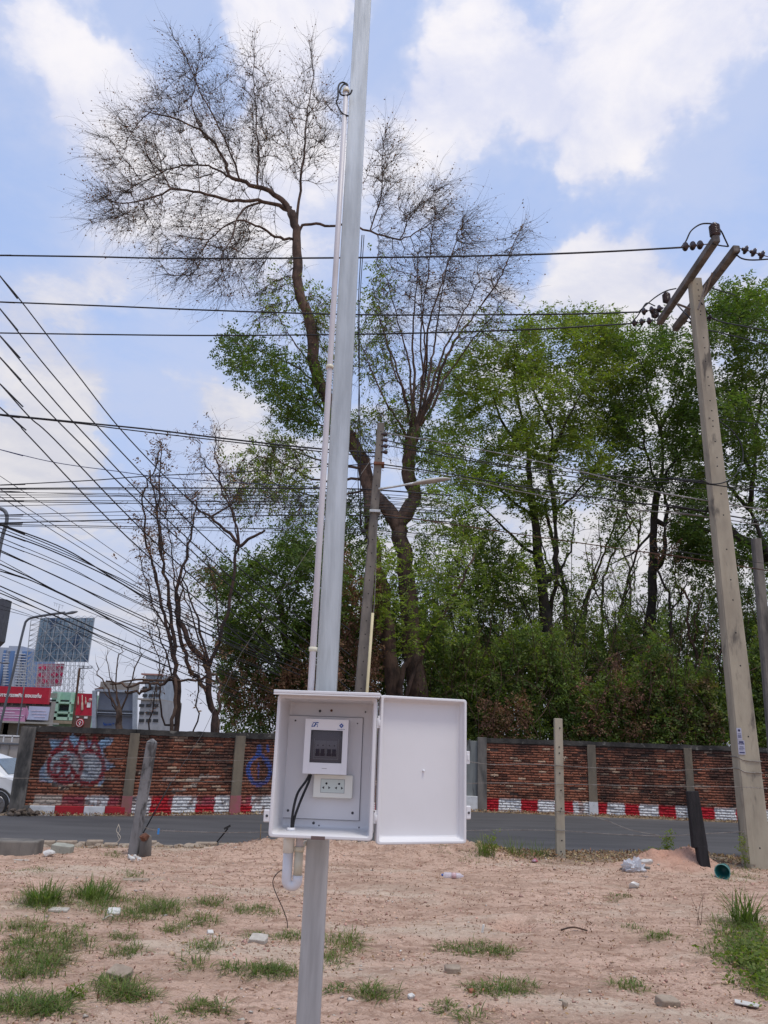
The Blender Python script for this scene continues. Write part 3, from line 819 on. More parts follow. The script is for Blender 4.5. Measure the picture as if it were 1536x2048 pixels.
def make_panel(A, B, ztop, bands, parent, z0=-.10, zband=.28, graf=None, grime=.5, tone=0.0, seed=0, faded=None, name='brick_panel'):
    """real bricks 20 cm x 5 cm in front of a mortar sheet; paint is a colour of bricks and mortar by place"""
    A = np.array(A, float); B = np.array(B, float); L = np.linalg.norm(B - A); t = (B - A) / L; n = np.array([t[1], -t[0]])
    if n @ A > 0: n = -n                                       # towards the camera
    lr = np.random.default_rng(seed)
    pitch, bh, bl_, gap = .0645, .049, .20, .011
    rows = int((ztop - z0) / pitch)
    U, Wd, Dp, base, faces = [], [], [], [], []
    nxs = 7; cnt = 0
    for r in range(rows):
        zc = z0 + pitch * (r + .5); off = -(r % 2) * (bl_ + gap) / 2 + lr.normal(0, .008)
        u = off
        while u < L:
            ln = bl_ * (1 + lr.normal(0, .03)); a, b = max(u, 0), min(u + ln, L); u += ln + gap
            if b - a < .03: continue
            pr = .016 + lr.normal(0, .004); h = bh / 2 * (1 + lr.normal(0, .08)); tl = lr.normal(0, .002)
            if lr.random() < .03: pr -= .012
            uu = np.linspace(a, b, nxs)
            bc = lr.random(); k = .5 + .5 * lr.random()
            colr = np.array([.175, .060, .033]) * k * (.85 + .3 * bc) + np.array([.05, .02, .012])
            if bc < .10: colr = colr * .55
            if bc > .95: colr = np.array([.33, .22, .15])
            e = lr.normal(0, .0035, nxs); e2 = lr.normal(0, .0035, nxs)
            for s_, ee, dd in ((-1, e, pr), (1, e2, pr), (-1, e, -.01), (1, e2, -.01)):
                U.append(uu); Wd.append(zc + s_ * h + ee + tl * s_); Dp.append(np.full(nxs, dd) + (lr.normal(0, .0015, nxs) if dd > 0 else 0)); base.append(np.repeat(colr[None], nxs, 0))
            c = cnt; i = np.arange(nxs - 1)
            q0, q1, q2, q3 = c, c + nxs, c + 2 * nxs, c + 3 * nxs
            faces.append(np.stack([q0 + i, q0 + i + 1, q1 + i + 1, q1 + i], 1))
            faces.append(np.stack([q1 + i, q1 + i + 1, q3 + i + 1, q3 + i], 1))
            faces.append(np.stack([q2 + i, q2 + i + 1, q0 + i + 1, q0 + i], 1))
            faces.append(np.array([[q0, q1, q3, q2], [q0 + nxs - 1, q2 + nxs - 1, q3 + nxs - 1, q1 + nxs - 1]]))
            cnt += 4 * nxs
    # mortar sheet
    mu, mw = np.arange(0, L + .02, .03), np.arange(z0, ztop + .02, .022)
    mu = np.append(mu[mu < L], L); mw = np.append(mw[mw < ztop], ztop)
    MU, MW = np.meshgrid(mu, mw); kx, ky = len(mu), len(mw)
    im = cnt + np.arange(kx * ky).reshape(ky, kx)
    faces.append(np.stack([im[:-1, :-1], im[:-1, 1:], im[1:, 1:], im[1:, :-1]], -1).reshape(-1, 4))
    U = np.concatenate(U + [MU.ravel()]); Wz = np.concatenate(Wd + [MW.ravel()]); Dd = np.concatenate(Dp + [np.full(kx * ky, .004)])
    C = np.concatenate(base + [np.tile([.06, .038, .030], (kx * ky, 1))])
    mort = np.zeros(len(U), bool); mort[cnt:] = True
    P2 = np.stack([U, Wz], 1)
    gx_, gy_ = A[0] + t[0] * U, Wz
    g1 = fbm(gx_ * 1.3 + seed, gy_ * 1.0, 5, .6); g2 = fbm(gx_ * 6, gy_ * 3 + seed, 4, .6)
    C = C * (1 + .35 * (g1 - .5))[:, None] * (1 + tone)
    # black weathering runs down from the coping
    hgt = (Wz - z0) / (ztop - z0)
    blk = sstep(.62, .38, g1 + .25 * (g2 - .5) * 2 - grime * .18 + (1 - hgt) * .28) * (.55 + .45 * grime)
    blk = np.clip(blk * .85, 0, .8)
    C = C * (1 - blk)[:, None] + np.array([.022, .018, .016]) * blk[:, None]
    pale = sstep(.66, .76, fbm(gx_ * 2.2 + 30, gy_ * 9 + seed, 4, .55)) * .5 * (hgt < .6)
    C = C * (1 - pale)[:, None] + np.array([.28, .22, .16]) * pale[:, None]
    if graf: C = graf(P2, C, g2, mort)
    if faded:
        for (a, b, colr, zlo, zhi, k) in faded:
            f = (U > a + .03 * (g2 - .5)) & (U < b) & (Wz > zlo) & (Wz < zhi)
            kk = k * (.35 + .65 * (g2 > .42))
            kk = np.where(mort, kk * .8, kk)
            C[f] = C[f] * (1 - kk[f])[:, None] + colr * kk[f][:, None]
    for (a, b, colr) in bands:
        f = (U >= a) & (U < b) & (Wz < zband + .01 * (g2 - .5)) & (Wz > z0 + .03)
        k = np.where(mort, .45, .97) if colr is WHT else np.where(mort, .9, .97)
        ch = (g2 > .70) & (colr is WHT); k = np.where(ch, k * .35, k)
        C[f] = C[f] * (1 - k[f])[:, None] + (colr * (.86 + .28 * g1[f])[:, None]) * k[f][:, None]
    W3 = np.stack([A[0] + t[0] * U + n[0] * Dd, A[1] + t[1] * U + n[1] * Dd, Wz], 1)
    return mesh_np(name, W3, faces, M_brick, parent, colors=np.clip(C, .004, 1))


M_brick = mat('brick_and_paint', (.3, .1, .05), attr='Col', scale=26, rough=.93, bump=.5, bscale=70, bdist=.004)


def bands_from(A, B, z, spec):
    return [(wall_uv(A, B, a, z)[0], wall_uv(A, B, b, z)[0], c) for a, b, c in spec]


def pillar(parent, A, B, u, wd, z0, z1, mats, name='pillar', proud=.05, lowcol=None, ztl=.28):
    A2, B2 = Vector((*A, 0)), Vector((*B, 0)); t = (B2 - A2).normalized(); n = Vector((t.y, -t.x, 0))
    if n.dot(A2) > 0: n = -n
    M = Matrix((t, -n, Vector((0, 0, 1)))).transposed().to_4x4(); M.translation = A2
    m = MB(M); m.box((u - wd / 2, -proud, z0), (u + wd / 2, .10, z1)); o = m.build(name, mats, parent, bevel=.008)
    if lowcol:
        m = MB(M); m.box((u - wd / 2 - .003, -proud - .003, z0), (u + wd / 2 + .003, .09, ztl)); m.build('painted_foot', lowcol, o)
    return o


def coping(parent, A, B, z0, z1, mats, proud=.035, a_ext=0.0, b_ext=0.0):
    A2, B2 = Vector((*A, 0)), Vector((*B, 0)); t = (B2 - A2).normalized(); n = Vector((t.y, -t.x, 0))
    if n.dot(A2) > 0: n = -n
    M = Matrix((t, -n, Vector((0, 0, 1)))).transposed().to_4x4(); M.translation = A2
    L = (B2 - A2).length; m = MB(M); k = 26; lr = random.Random(int(L * 100))
    zs = [lr.uniform(-.008, .008) for _ in range(k + 1)]
    for i in range(k):
        a = -a_ext + (L + a_ext + b_ext) * i / k; b = -a_ext + (L + a_ext + b_ext) * (i + 1) / k
        vs = [(a, -proud, z0 + zs[i]), (b, -proud, z0 + zs[i + 1]), (b, .12, z0), (a, .12, z0), (a, -proud, z1 + zs[i]), (b, -proud, z1 + zs[i + 1]), (b, .12, z1 + zs[i + 1]), (a, .12, z1 + zs[i])]
        f = [(0, 1, 5, 4), (0, 3, 2, 1), (4, 5, 6, 7), (3, 7, 6, 2)]
        if i == 0: f.append((0, 4, 7, 3))
        if i == k - 1: f.append((1, 2, 6, 5))
        m.add(vs, f)
    return m.build('coping', mats, parent)


M_cop = mat('blackened_coping', (.075, .068, .060), (.028, .026, .024), scale=3, rough=.95, bump=.7, bscale=25, bdist=.012, c3=(.20, .185, .16), s3=5, lo3=.60, hi3=.70)
M_pil = mat('pillar_concrete', (.21, .17, .12), (.13, .11, .085), scale=3, rough=.95, bump=.5, bscale=30, bdist=.008, stretch=(1, 1, .35), c3=(.055, .05, .045), s3=2.2, lo3=.55, hi3=.68)
M_redp = mat('red_paint', (.40, .014, .022), (.33, .012, .02), scale=7, rough=.7, c3=(.20, .05, .04), s3=16, lo3=.62, hi3=.72)
M_whp = mat('white_paint', (.66, .66, .66), (.58, .58, .57), scale=7, rough=.75, c3=(.33, .30, .27), s3=14, lo3=.62, hi3=.7)
M_pink = mat('faded_paint', (.36, .10, .13), (.28, .12, .10), scale=7, rough=.8)

LW = thing('brick_wall', (-5, 17.5, 0), 'old brick wall with red ring graffiti above its red and white foot', 'wall')
P0, P1, P2_, P3 = (-7.40, 16.86), (-5.19, 17.34), (-3.08, 18.52), (2.62, 21.75)
uv = lambda A, B, x, y: wall_uv(A, B, x, y)


def graf1(P, C, g2, mort):
    q = lambda x, y: wall_uv(P0, P1, x, y)
    sc_ = 1 / 88.0 * 1.05

    def paint(f, colr, k):
        kk = np.where(mort, k * .6, k * .95) * np.clip((.75 if colr is DRED else .42) + 1.2 * (g2 - .25), 0, 1)
        kk = kk * f
        C[:] = C * (1 - kk)[:, None] + colr * kk[:, None]
    Z = lambda x, y: (x / 3.84, y / 3.84 + 1180)
    blue = [Z(*p) for p in ((375, 1145), (480, 1150), (560, 1110), (620, 1150), (700, 1160), (875, 1140), (850, 1180), (790, 1225), (810, 1300), (885, 1355), (840, 1375), (790, 1400), (800, 1470), (770, 1500), (700, 1470),
                            (450, 1490), (300, 1470), (310, 1380), (370, 1290), (400, 1220))]
    paint(in_poly(P, [q(*p) for p in blue]) * 1.0, BLU, .92)
    for (x, y, rx_, ry_) in ((500, 1350, 128, 135), (680, 1360, 115, 128)):
        c0 = q(*Z(x, y)); ru, rv = rx_ / 3.84 * sc_, ry_ / 3.84 * sc_
        d = np.sqrt(((P[:, 0] - c0[0]) / ru) ** 2 + ((P[:, 1] - c0[1]) / rv) ** 2)
        paint((d < 1) * 1.0, GRYW, .68)
    for tri in (((440, 1230), (515, 1135), (575, 1235)), ((590, 1230), (640, 1135), (690, 1235)), ((690, 1235), (730, 1140), (775, 1235))):
        paint(in_poly(P, [q(*Z(*p)) for p in tri]) * 1.0, GRYW, .8)
    for (x, y, rx_, ry_, a0, a1) in ((500, 1350, 128, 130, 0, 360), (680, 1360, 118, 128, -110, 170)):
        pts = [q(*Z(x + rx_ * math.cos(R_(a)), y + ry_ * math.sin(R_(a)))) for a in range(a0, a1 + 1, 12)]
        d = np.min([seg_d(P, pts[i], pts[i + 1]) for i in range(len(pts) - 1)], axis=0)
        paint((d < .043) * 1.0, DRED, 1.0)
    strokes = [[(395, 1250), (450, 1210), (515, 1130), (545, 1190), (580, 1235), (620, 1150), (640, 1120), (665, 1190), (690, 1235), (725, 1130), (745, 1190), (770, 1240)],
               [(470, 1300), (510, 1275), (535, 1290), (480, 1320)], [(430, 1330), (470, 1350), (500, 1330), (470, 1400), (430, 1440), (420, 1370), (440, 1330)],
               [(500, 1340), (545, 1350), (555, 1400), (500, 1450), (480, 1400), (510, 1370)], [(430, 1440), (500, 1452), (540, 1440)]]
    for s_ in strokes:
        pts = [q(*Z(*p)) for p in s_]
        d = np.min([seg_d(P, pts[i], pts[i + 1]) for i in range(len(pts) - 1)], axis=0)
        paint((d < .032) * 1.0, DRED, .95)
    return C


def graf3(P, C, g2, mort):
    q = lambda x, y: wall_uv(P2_, P3, x, y)
    kk0 = np.where(mort, .5, .9) * np.clip(.5 + 1.1 * (g2 - .2), 0, 1)
    c0 = q(518, 1541); pts = [q(518 + 22 * math.cos(R_(a)), 1541 + 27 * math.sin(R_(a))) for a in range(-60, 250, 14)]
    d = np.min([seg_d(P, pts[i], pts[i + 1]) for i in range(len(pts) - 1)], axis=0)
    k = kk0 * (d < .050)
    for s_ in ([(516, 1492), (514, 1510), (508, 1520)], [(520, 1492), (521, 1508), (530, 1518)], [(516, 1495), (518, 1512)], [(534, 1492), (536, 1502)], [(516, 1530), (517, 1556)]):
        w_ = .030 if s_[0] != (516, 1530) else .016
        pp = [q(*p) for p in s_]; d = np.min([seg_d(P, pp[i], pp[i + 1]) for i in range(len(pp) - 1)], axis=0)
        k = np.maximum(k, kk0 * (d < w_))
    C[:] = C * (1 - k)[:, None] + BLU2 * k[:, None]
    return C


def graf2(P, C, g2, mort):
    q = lambda x, y: wall_uv(P1, P2_, x, y)
    for (x0_, x1_, y) in ((374, 400, 1558), (398, 440, 1554), (380, 392, 1570), (342, 372, 1580), (265, 280, 1543), (325, 350, 1556)):
        a = q(x0_, y); b = q(x1_, y); f = (P[:, 0] > a[0]) & (P[:, 0] < b[0]) & (np.abs(P[:, 1] - a[1]) < .030) & (g2 > .35)
        C[f] = C[f] * .35 + np.array([.40, .37, .32]) * .65
    a = q(398, 1535); b = q(430, 1537); f = (P[:, 0] > a[0]) & (P[:, 0] < b[0]) & (np.abs(P[:, 1] - a[1]) < .020)
    C[f] = np.array([.02, .018, .012])
    return C


zl = .11
sp1 = bands_from(P0, P1, 1612, [])
fd1 = [(uv(P0, P1, a, 1595)[0], uv(P0, P1, b, 1595)[0], c, zl, .33, k) for a, b, c, k in ((68, 125, GRYW * 1.25, .85), (125, 172, PINK, .7), (172, 217, WHT * .85, .85), (217, 252, PINK, .8))]
make_panel(P0, P1, 1.60, sp1, LW, graf=graf1, grime=.35, tone=.25, seed=1, faded=fd1)
fd2 = [(uv(P1, P2_, a, 1595)[0], uv(P1, P2_, b, 1595)[0], c, .10, .33, k) for a, b, c, k in ((255, 303, WHT, .95), (303, 336, RED, .95), (336, 345, PINK, .8), (345, 393, WHT, .95), (393, 430, PINK, .85), (430, 465, WHT, .95))]
b2 = [(a, b, c) for a, b, c in bands_from(P1, P2_, 1614, [(250, 299, WHT), (299, 343, RED), (343, 390, WHT), (390, 428, RED), (428, 463, WHT)])]
make_panel(P1, P2_, 1.60, b2, LW, graf=graf2, grime=.5, tone=.12, seed=2, zband=.12, faded=fd2)
fd3 = [(uv(P2_, P3, a, 1590)[0], uv(P2_, P3, b, 1590)[0], c, .10, .33, k) for a, b, c, k in ((478, 503, PINK, .8), (503, 545, WHT * .9, .9), (545, 590, PINK, .8), (590, 640, WHT, .9))]
b3 = bands_from(P2_, P3, 1612, [(478, 503, RED), (503, 545, WHT), (545, 590, RED), (590, 640, WHT), (640, 690, RED), (690, 740, WHT), (740, 790, RED), (790, 840, WHT), (840, 890, RED), (890, 930, WHT)])
make_panel(P2_, P3, 1.60, b3, LW, graf=graf3, grime=.45, tone=.2, seed=3, zband=.12, faded=fd3)
# solid plinth blocks at the foot of the first section, painted
A2 = Vector((*P0, 0)); t_ = (Vector((*P1, 0)) - A2).normalized()
MP = Matrix((t_, Vector((-t_.y, t_.x, 0)), Vector((0, 0, 1)))).transposed().to_4x4(); MP.translation = A2
for a, b, mm in ((22, 60, M_concd), (60, 111, M_whp), (111, 169, M_redp), (169, 211, M_whp), (211, 252, M_redp)):
    ua, ub = uv(P0, P1, a, 1614)[0], uv(P0, P1, b, 1614)[0]
    m = MB(MP); m.box((ua + .002, -.075, -.16), (ub - .002, .0, zl + .004)); m.build('painted_plinth', mm, LW, bevel=.012)
pillar(LW, P0, P1, .10, .29, -.5, 1.66, M_concd, proud=.10)
pillar(LW, P0, P1, uv(P0, P1, 262, 1540)[0], .20, -.1, 1.60, M_pil, proud=.07, lowcol=M_pink, ztl=.33)
pillar(LW, P1, P2_, uv(P1, P2_, 479, 1545)[0] - .06, .24, -.1, 1.62, M_pil, proud=.07, lowcol=M_pink, ztl=.33)
pillar(LW, P2_, P3, 3.2, .24, -.1, 1.60, M_pil, proud=.05)
coping(LW, P0, P1, 1.57, 1.685, M_cop); coping(LW, P1, P2_, 1.573, 1.682, M_cop, .04); coping(LW, P2_, P3, 1.57, 1.70, M_cop, .045, .02, .1)

CP = thing('slab_wall', (2.7, 21.7, 0), 'stained grey concrete slab closing the gap between the two brick walls', 'concrete panel')
M_slab = mat('stained_slab', (.22, .23, .22), (.14, .145, .14), scale=2.5, rough=.9, bump=.3, stretch=(2, 2, .3), c3=(.05, .05, .05), s3=2.5, lo3=.5, hi3=.62)
m = MB(); m.box((2.32, 21.62, -.1), (2.78, 21.78, 1.70)); m.build('slab', M_slab, CP, bevel=.01)
m = MB(); m.box((2.28, 21.55, -.1), (2.79, 21.615, .30)); m.build('white_painted_foot', M_whp, CP, bevel=.01)

RW = thing('brick_wall', (6, 21.4, 0), 'long black stained brick wall with solid red and white foot, no graffiti', 'wall')
Q0, Q1, Q2, Q3 = (2.86, 21.62), (5.76, 21.45), (8.18, 21.05), (15.5, 20.3)
sp = [(967, 997, RED), (997, 1042, WHT), (1042, 1075, RED), (1075, 1110, WHT), (1110, 1146, RED), (1146, 1178, WHT)]
make_panel(Q0, Q1, 1.70, bands_from(Q0, Q1, 1607, sp), RW, grime=.55, tone=.25, seed=5, zband=.26)
sp = [(1176, 1186, WHT), (1186, 1214, RED), (1214, 1249, WHT), (1249, 1278, RED), (1278, 1317, WHT), (1317, 1351, RED), (1351, 1385, WHT)]
make_panel(Q1, Q2, 1.70, bands_from(Q1, Q2, 1612, sp), RW, grime=.6, tone=.22, seed=6, zband=.26)
sp = [(1385, 1429, RED), (1429, 1471, WHT), (1471, 1521, RED), (1521, 1560, WHT), (1560, 1600, RED), (1600, 1645, WHT), (1645, 1690, RED), (1690, 1730, WHT)]
make_panel(Q2, Q3, 1.70, bands_from(Q2, Q3, 1622, sp), RW, grime=.5, tone=.2, seed=7, zband=.26)
pillar(RW, Q0, Q1, .0, .24, -.1, 1.80, M_concd, proud=.09)
pillar(RW, Q1, Q2, .0, .22, -.1, 1.70, M_pil, proud=.06, lowcol=M_whp, ztl=.27)
pillar(RW, Q2, Q3, .0, .20, -.1, 1.70, M_pil, proud=.06)
pillar(RW, Q2, Q3, 3.6, .20, -.1, 1.70, M_pil, proud=.06)
coping(RW, Q0, Q1, 1.67, 1.79, M_cop, .04, -.10); coping(RW, Q1, Q2, 1.673, 1.787, M_cop, .045); coping(RW, Q2, Q3, 1.67, 1.785, M_cop, .04)
# ------------------------------------------------------------------ poles
def pole_box(m, a, b, w0, w1, d0, d1, ch=.12, mi=0):
    """tapered rectangular pole with chamfered corners, flat faces to the camera"""
    a, b = Vector(a), Vector(b)
    def ring(c, w_, d_):
        w_, d_ = w_ / 2, d_ / 2; q = min(w_, d_) * ch * 2
        return [c + Vector(p) for p in ((-w_ + q, -d_, 0), (w_ - q, -d_, 0), (w_, -d_ + q, 0), (w_, d_ - q, 0), (w_ - q, d_, 0), (-w_ + q, d_, 0), (-w_, d_ - q, 0), (-w_, -d_ + q, 0))]
    k = 12; vs = []
    for i in range(k + 1):
        t = i / k; vs += ring(a.lerp(b, t), w0 + (w1 - w0) * t, d0 + (d1 - d0) * t)
    fs = [(i * 8 + j, i * 8 + (j + 1) % 8, (i + 1) * 8 + (j + 1) % 8, (i + 1) * 8 + j) for i in range(k) for j in range(8)] + [tuple(range(8))[::-1], tuple(k * 8 + j for j in range(8))]
    return m.add(vs, fs, mi)


UP = thing('utility_pole', (5.7, 12.35, 0), 'large tapered concrete utility pole with a double crossarm', 'utility pole')
Yp = 12.2
pb0, pt0 = gz(1516, 1742, -.05), at(1389, 562, Yp)
Yp = pb0.y; pt0 = at(1389, 560, Yp)
pb0 = Vector((pb0.x, pb0.y, -.15))
wb = .375; wt = .215
m = MB(); pole_box(m, pb0, pt0, wb, wt, .26, .16, .10); poleo = m.build('pole', M_conc, UP)
PD = (pt0 - pb0)
# raised strip along the left edge, and the bolt holes
m = MB()
for t0, t1 in ((0.02, .985),):
    a = pb0.lerp(pt0, t0); b = pb0.lerp(pt0, t1)
    wa, wb_ = wb + (wt - wb) * t0, wb + (wt - wb) * t1
    da, db = .26 + (.16 - .26) * t0, .26 + (.16 - .26) * t1
    m.add([a + Vector((-wa / 2 + .02, -da / 2 - .008, 0)), a + Vector((-wa / 2 + .10, -da / 2 - .008, 0)), b + Vector((-wb_ / 2 + .012, -db / 2 - .008, 0)), b + Vector((-wb_ / 2 + .058, -db / 2 - .008, 0)),
           a + Vector((-wa / 2 + .02, -da / 2 + .01, 0)), a + Vector((-wa / 2 + .115, -da / 2 + .01, 0)), b + Vector((-wb_ / 2 + .012, -db / 2 + .01, 0)), b + Vector((-wb_ / 2 + .066, -db / 2 + .01, 0))],
          [(0, 1, 3, 2), (4, 0, 2, 6), (1, 5, 7, 3), (4, 5, 1, 0), (2, 3, 7, 6)])
m.build('raised_strip', M_conc, UP)
M_dark = mat('dark_hole', (.02, .02, .02), (.03, .03, .03), rough=.9)
hr = random.Random(4)
for k_, py_ in enumerate((573, 585, 597, 606, 615, 627, 634, 680, 700, 727, 758, 775, 805, 825, 845, 856, 886, 918, 935, 990, 1032, 1100, 1160, 1200, 1265, 1330, 1470, 1690)):
    t = (pt0.z - at(1400, py_, Yp).z) / PD.z
    c = pt0.lerp(pb0, t); wi = wt + (wb - wt) * t; di = .16 + .10 * t
    m = MB(); m.lathe(c + Vector((wi * (.06 if k_ % 3 else .02), -di / 2 + .004, 0)), (0, -1, 0), [(0, .012), (.006, .012)], 10)
    m.build('bolt_hole', M_dark, poleo)
# wire bands and the little notices
for py_ in (1522, 1545):
    zc = at(1500, py_, Yp).z; t = (pt0.z - zc) / PD.z; c = pt0.lerp(pb0, t); wi = wt + (wb - wt) * t; di = .16 + .10 * t
    m = MB(); pts = [c + Vector((sx_ * (wi / 2 + .006), sy_ * (di / 2 + .006), dz)) for sx_, sy_, dz in ((-1, 1, .06), (-1, -1, .05), (-.6, -1.03, .01), (-.1, -1.03, 0), (.5, -1.03, 0), (1, -1, .0), (1, 1, .02), (-1, 1, .06))]
    m.tube(pts, .007, 6); m.build('wire_band', M_wire, UP)
M_pap = mat('notice_paper', (.42, .43, .52), (.36, .37, .46), scale=8, rough=.8)
M_ink = mat('notice_ink', (.05, .055, .13), (.06, .06, .12), rough=.8)
for (ya, yb, xa, xb, kind_) in ((1456, 1480, 1465, 1474, 0), (1480, 1509, 1466, 1478.5, 1)):
    za, zb_ = at(1470, ya, Yp).z, at(1470, yb, Yp).z
    t = (pt0.z - (za + zb_) / 2) / PD.z; c = pt0.lerp(pb0, t); wi = wt + (wb - wt) * t; di = .16 + .10 * t
    x0_ = c.x - wi / 2 + (.008 if kind_ else .010); x1_ = x0_ + (.105 if kind_ else .075); yf = c.y - di / 2 - .018
    nb = MB(); nb.box((x0_, yf, zb_ + .004), (x1_, yf + .004, za - .002)); no = nb.build('paper_notice', M_pap, UP)
    hgt = za - zb_
    m = MB()
    if kind_:
        for (u0, u1, v0, v1) in ((.18, .86, .80, .93), (.10, .30, .70, .78), (.40, .55, .68, .80), (.62, .92, .70, .79), (.2, .8, .50, .56), (.12, .9, .40, .44), (.12, .7, .31, .35), (.12, .9, .10, .20)):
            m.box((x0_ + (x1_ - x0_) * u0, yf - .001, zb_ + hgt * v0), (x0_ + (x1_ - x0_) * u1, yf - .0004, zb_ + hgt * v1))
    else:
        m.lathe((x0_ + (x1_ - x0_) * .5, yf - .0002, zb_ + hgt * .80), (0, -1, 0), [(0, .020), (.001, .020)], 12)
        for v0 in (.18, .27, .36, .48): m.box((x0_ + (x1_ - x0_) * .12, yf - .001, zb_ + hgt * v0), (x0_ + (x1_ - x0_) * .88, yf - .0004, zb_ + hgt * (v0 + .05)))
    m.build('printed_lines', M_ink, no)
# crossarms: two level beams either side of the pole top
M_arm = mat('crossarm_timber', (.20, .18, .165), (.11, .10, .09), scale=4, rough=.95, bump=.7, bscale=14, bdist=.01, stretch=(1, 1, 1), c3=(.07, .055, .05), s3=3, lo3=.55, hi3=.68)
zc = pt0.z - .02
A1, B1 = gz(1431, 480, zc), gz(1321, 642, zc)
A2_, B2_ = gz(1471, 500, zc - .03), gz(1352, 655, zc - .16)
for a, b in ((A1, B1), (A2_, B2_)):
    m = MB(); e = (b - a).normalized() * .05; m.beam(a - e, b + e, .125, .135); m.build('crossarm', M_arm, UP, bevel=.018)
m = MB(); m.beam(at(1412, 565, Yp - .3), at(1396, 620, Yp - .14), .035, .012); m.build('arm_brace', M_wire, UP)
m = MB(); m.beam(at(1425, 545, A2_.y + .6), at(1408, 595, Yp - .13), .035, .012); m.build('arm_brace', M_wire, UP)
m = MB(); m.beam(at(1355, 608, Yp - .1), at(1381, 618, Yp - .1), .05, .012); m.build('arm_brace', M_wire, UP)
M_ins = mat('brown_porcelain', (.045, .028, .032), (.03, .02, .024), scale=10, rough=.25, spec=.6)
M_cap = mat('insulator_cap', (.17, .16, .17), (.12, .11, .12), scale=10, rough=.6, metal=.3)


def disc_string(a, b, n_=3, r_=.078):
    a, b = Vector(a), Vector(b); L = (b - a).length; d = (b - a) / L; st = L / n_
    s_ = MB(); s_.tube([a - d * .12, b + d * .10], .010, 6); so_ = s_.build('insulator_string', M_cap, UP)
    for i in range(n_):
        c = a + d * (st * (i + .5)); m = MB()
        m.lathe(c - d * st * .38, d, [(0, .022), (.01, .030), (st * .30, .034), (st * .34, r_ * .75), (st * .42, r_), (st * .47, r_ * .98), (st * .50, r_ * .55), (st * .56, r_ * .62), (st * .60, r_ * .28), (st * .72, .016)], 16)
        m.build('insulator_disc', M_ins, so_)


def pin_insulator(base, up, h=.30, r_=.085):
    m = MB(); prof = [(0, .03), (.02, .05)]
    n_ = 6
    for i in range(n_): z = .03 + (h - .07) * i / n_; prof += [(z, r_ * .66), (z + .010, r_), (z + .020, r_ * .98), (z + .026, r_ * .66)]
    prof += [(h - .03, .06), (h, .045)]
    m.lathe(base, up, prof, 16); return m.build('pin_insulator', M_ins, UP)


ia = at(1426, 485, A1.y); ib = at(1370, 494, A1.y)
disc_string(at(1408, 489, A1.y), at(1364, 494, A1.y - .1))
disc_string(at(1327, 616, B1.y - .2), at(1281, 624, B1.y - .25))
disc_string(at(1306, 641, B1.y + .1), at(1262, 647, B1.y + .05))
disc_string(at(1482, 497, A2_.y), at(1531, 512, A2_.y + .1))
disc_string(at(1362, 640, B2_.y + .1), at(1392, 647, B2_.y + .1), 2)
disc_string(at(1400, 633, Yp + .4), at(1425, 637, Yp + .4), 2)
pin_insulator(at(1431, 474, A1.y), (-.02, 0, 1), .27, .092); pin_insulator(at(1334, 606, B1.y - .15), (-.02, 0, 1), .24, .082); pin_insulator(at(1311, 636, B1.y), (-.02, 0, 1), .20, .08)
ya, yb, yc = A1.y, A2_.y, B1.y
for pts, lab in (([(1362, 495, ya), (1372, 482, ya), (1382, 462, ya), (1400, 449, ya), (1418, 447, ya), (1430, 450, ya)], ''), ([(1430, 450, ya), (1442, 462, ya), (1450, 478, ya + .1), (1457, 493, yb)], ''),
                 ([(1471, 508, yb), (1484, 517, yb), (1505, 520, yb), (1540, 518, yb)], ''), ([(1276, 625, yc - .2), (1290, 612, yc - .2), (1310, 595, yc - .2), (1332, 582, yc - .2), (1352, 577, yc)], ''),
                 ([(1262, 647, yc), (1275, 632, yc), (1284, 618, yc - .1), (1294, 606, yc - .1), (1310, 612, yc)], ''), ([(1402, 605, Yp - .1), (1412, 622, Yp), (1425, 636, Yp + .2), (1450, 645, Yp + .5), (1540, 662, Yp + 1.5)], ''),
                 ([(1352, 607, yc + .3), (1372, 628, Yp + .2), (1400, 655, Yp + .4), (1440, 665, Yp + .8), (1540, 690, Yp + 2)], ''), ([(1415, 572, Yp + .1), (1430, 578, Yp + .3), (1470, 590, Yp + .8)], ''),
                 ([(1456, 493, yb), (1440, 491, ya + .1), (1425, 487, ya)], '')):
    m = MB(); m.tube(smooth_path([at(*p) for p in pts], 6), .0135, 6); m.build('jumper_wire', M_cable, UP)
for (px, py) in ((1418, 446), (1434, 452), (1352, 572), (1330, 582)):
    pass

P2 = thing('utility_pole', (-.4, 13.4, 0), 'narrower weathered concrete pole with a street lamp arm, leaning behind the steel post', 'utility pole')
pb1 = gz(697, 1693, -.05); Y2p = pb1.y; pt1 = at(762, 848, Y2p)
m = MB(); pole_box(m, Vector((pb1.x, pb1.y, -.15)), pt1, .235, .135, .20, .14, .10); p2o = m.build('pole', M_concd, P2)
for k_, py_ in enumerate(list(range(865, 1380, 27))):
    t = (pt1.z - at(740, py_, Y2p).z) / (pt1.z - pb1.z); c = pt1.lerp(pb1, t); di = .14 + .06 * t
    m = MB(); m.lathe(c + Vector((.01, -di / 2 + .004, 0)), (0, -1, 0), [(0, .011), (.006, .011)], 8); m.build('bolt_hole', M_dark, p2o)
def p2(px, py, dy=0): return at(px, py, Y2p + dy)
m = MB(); m.tube(smooth_path([p2(757, 978, -.1), p2(790, 973, -.1), p2(830, 966, -.1)], 4), .022, 8); m.build('lamp_arm', M_galv, P2)
m = MB()
hp = [(820, 970, .020), (832, 967, .05), (850, 965, .075), (872, 961.5, .075), (890, 959, .055), (901, 958, .02)]
vs, fs = [], []
hd = (p2(901, 958, -.1) - p2(820, 970, -.1)).normalized(); sdv = Vector((0, 1, 0)); upv = sdv.cross(hd) * -1
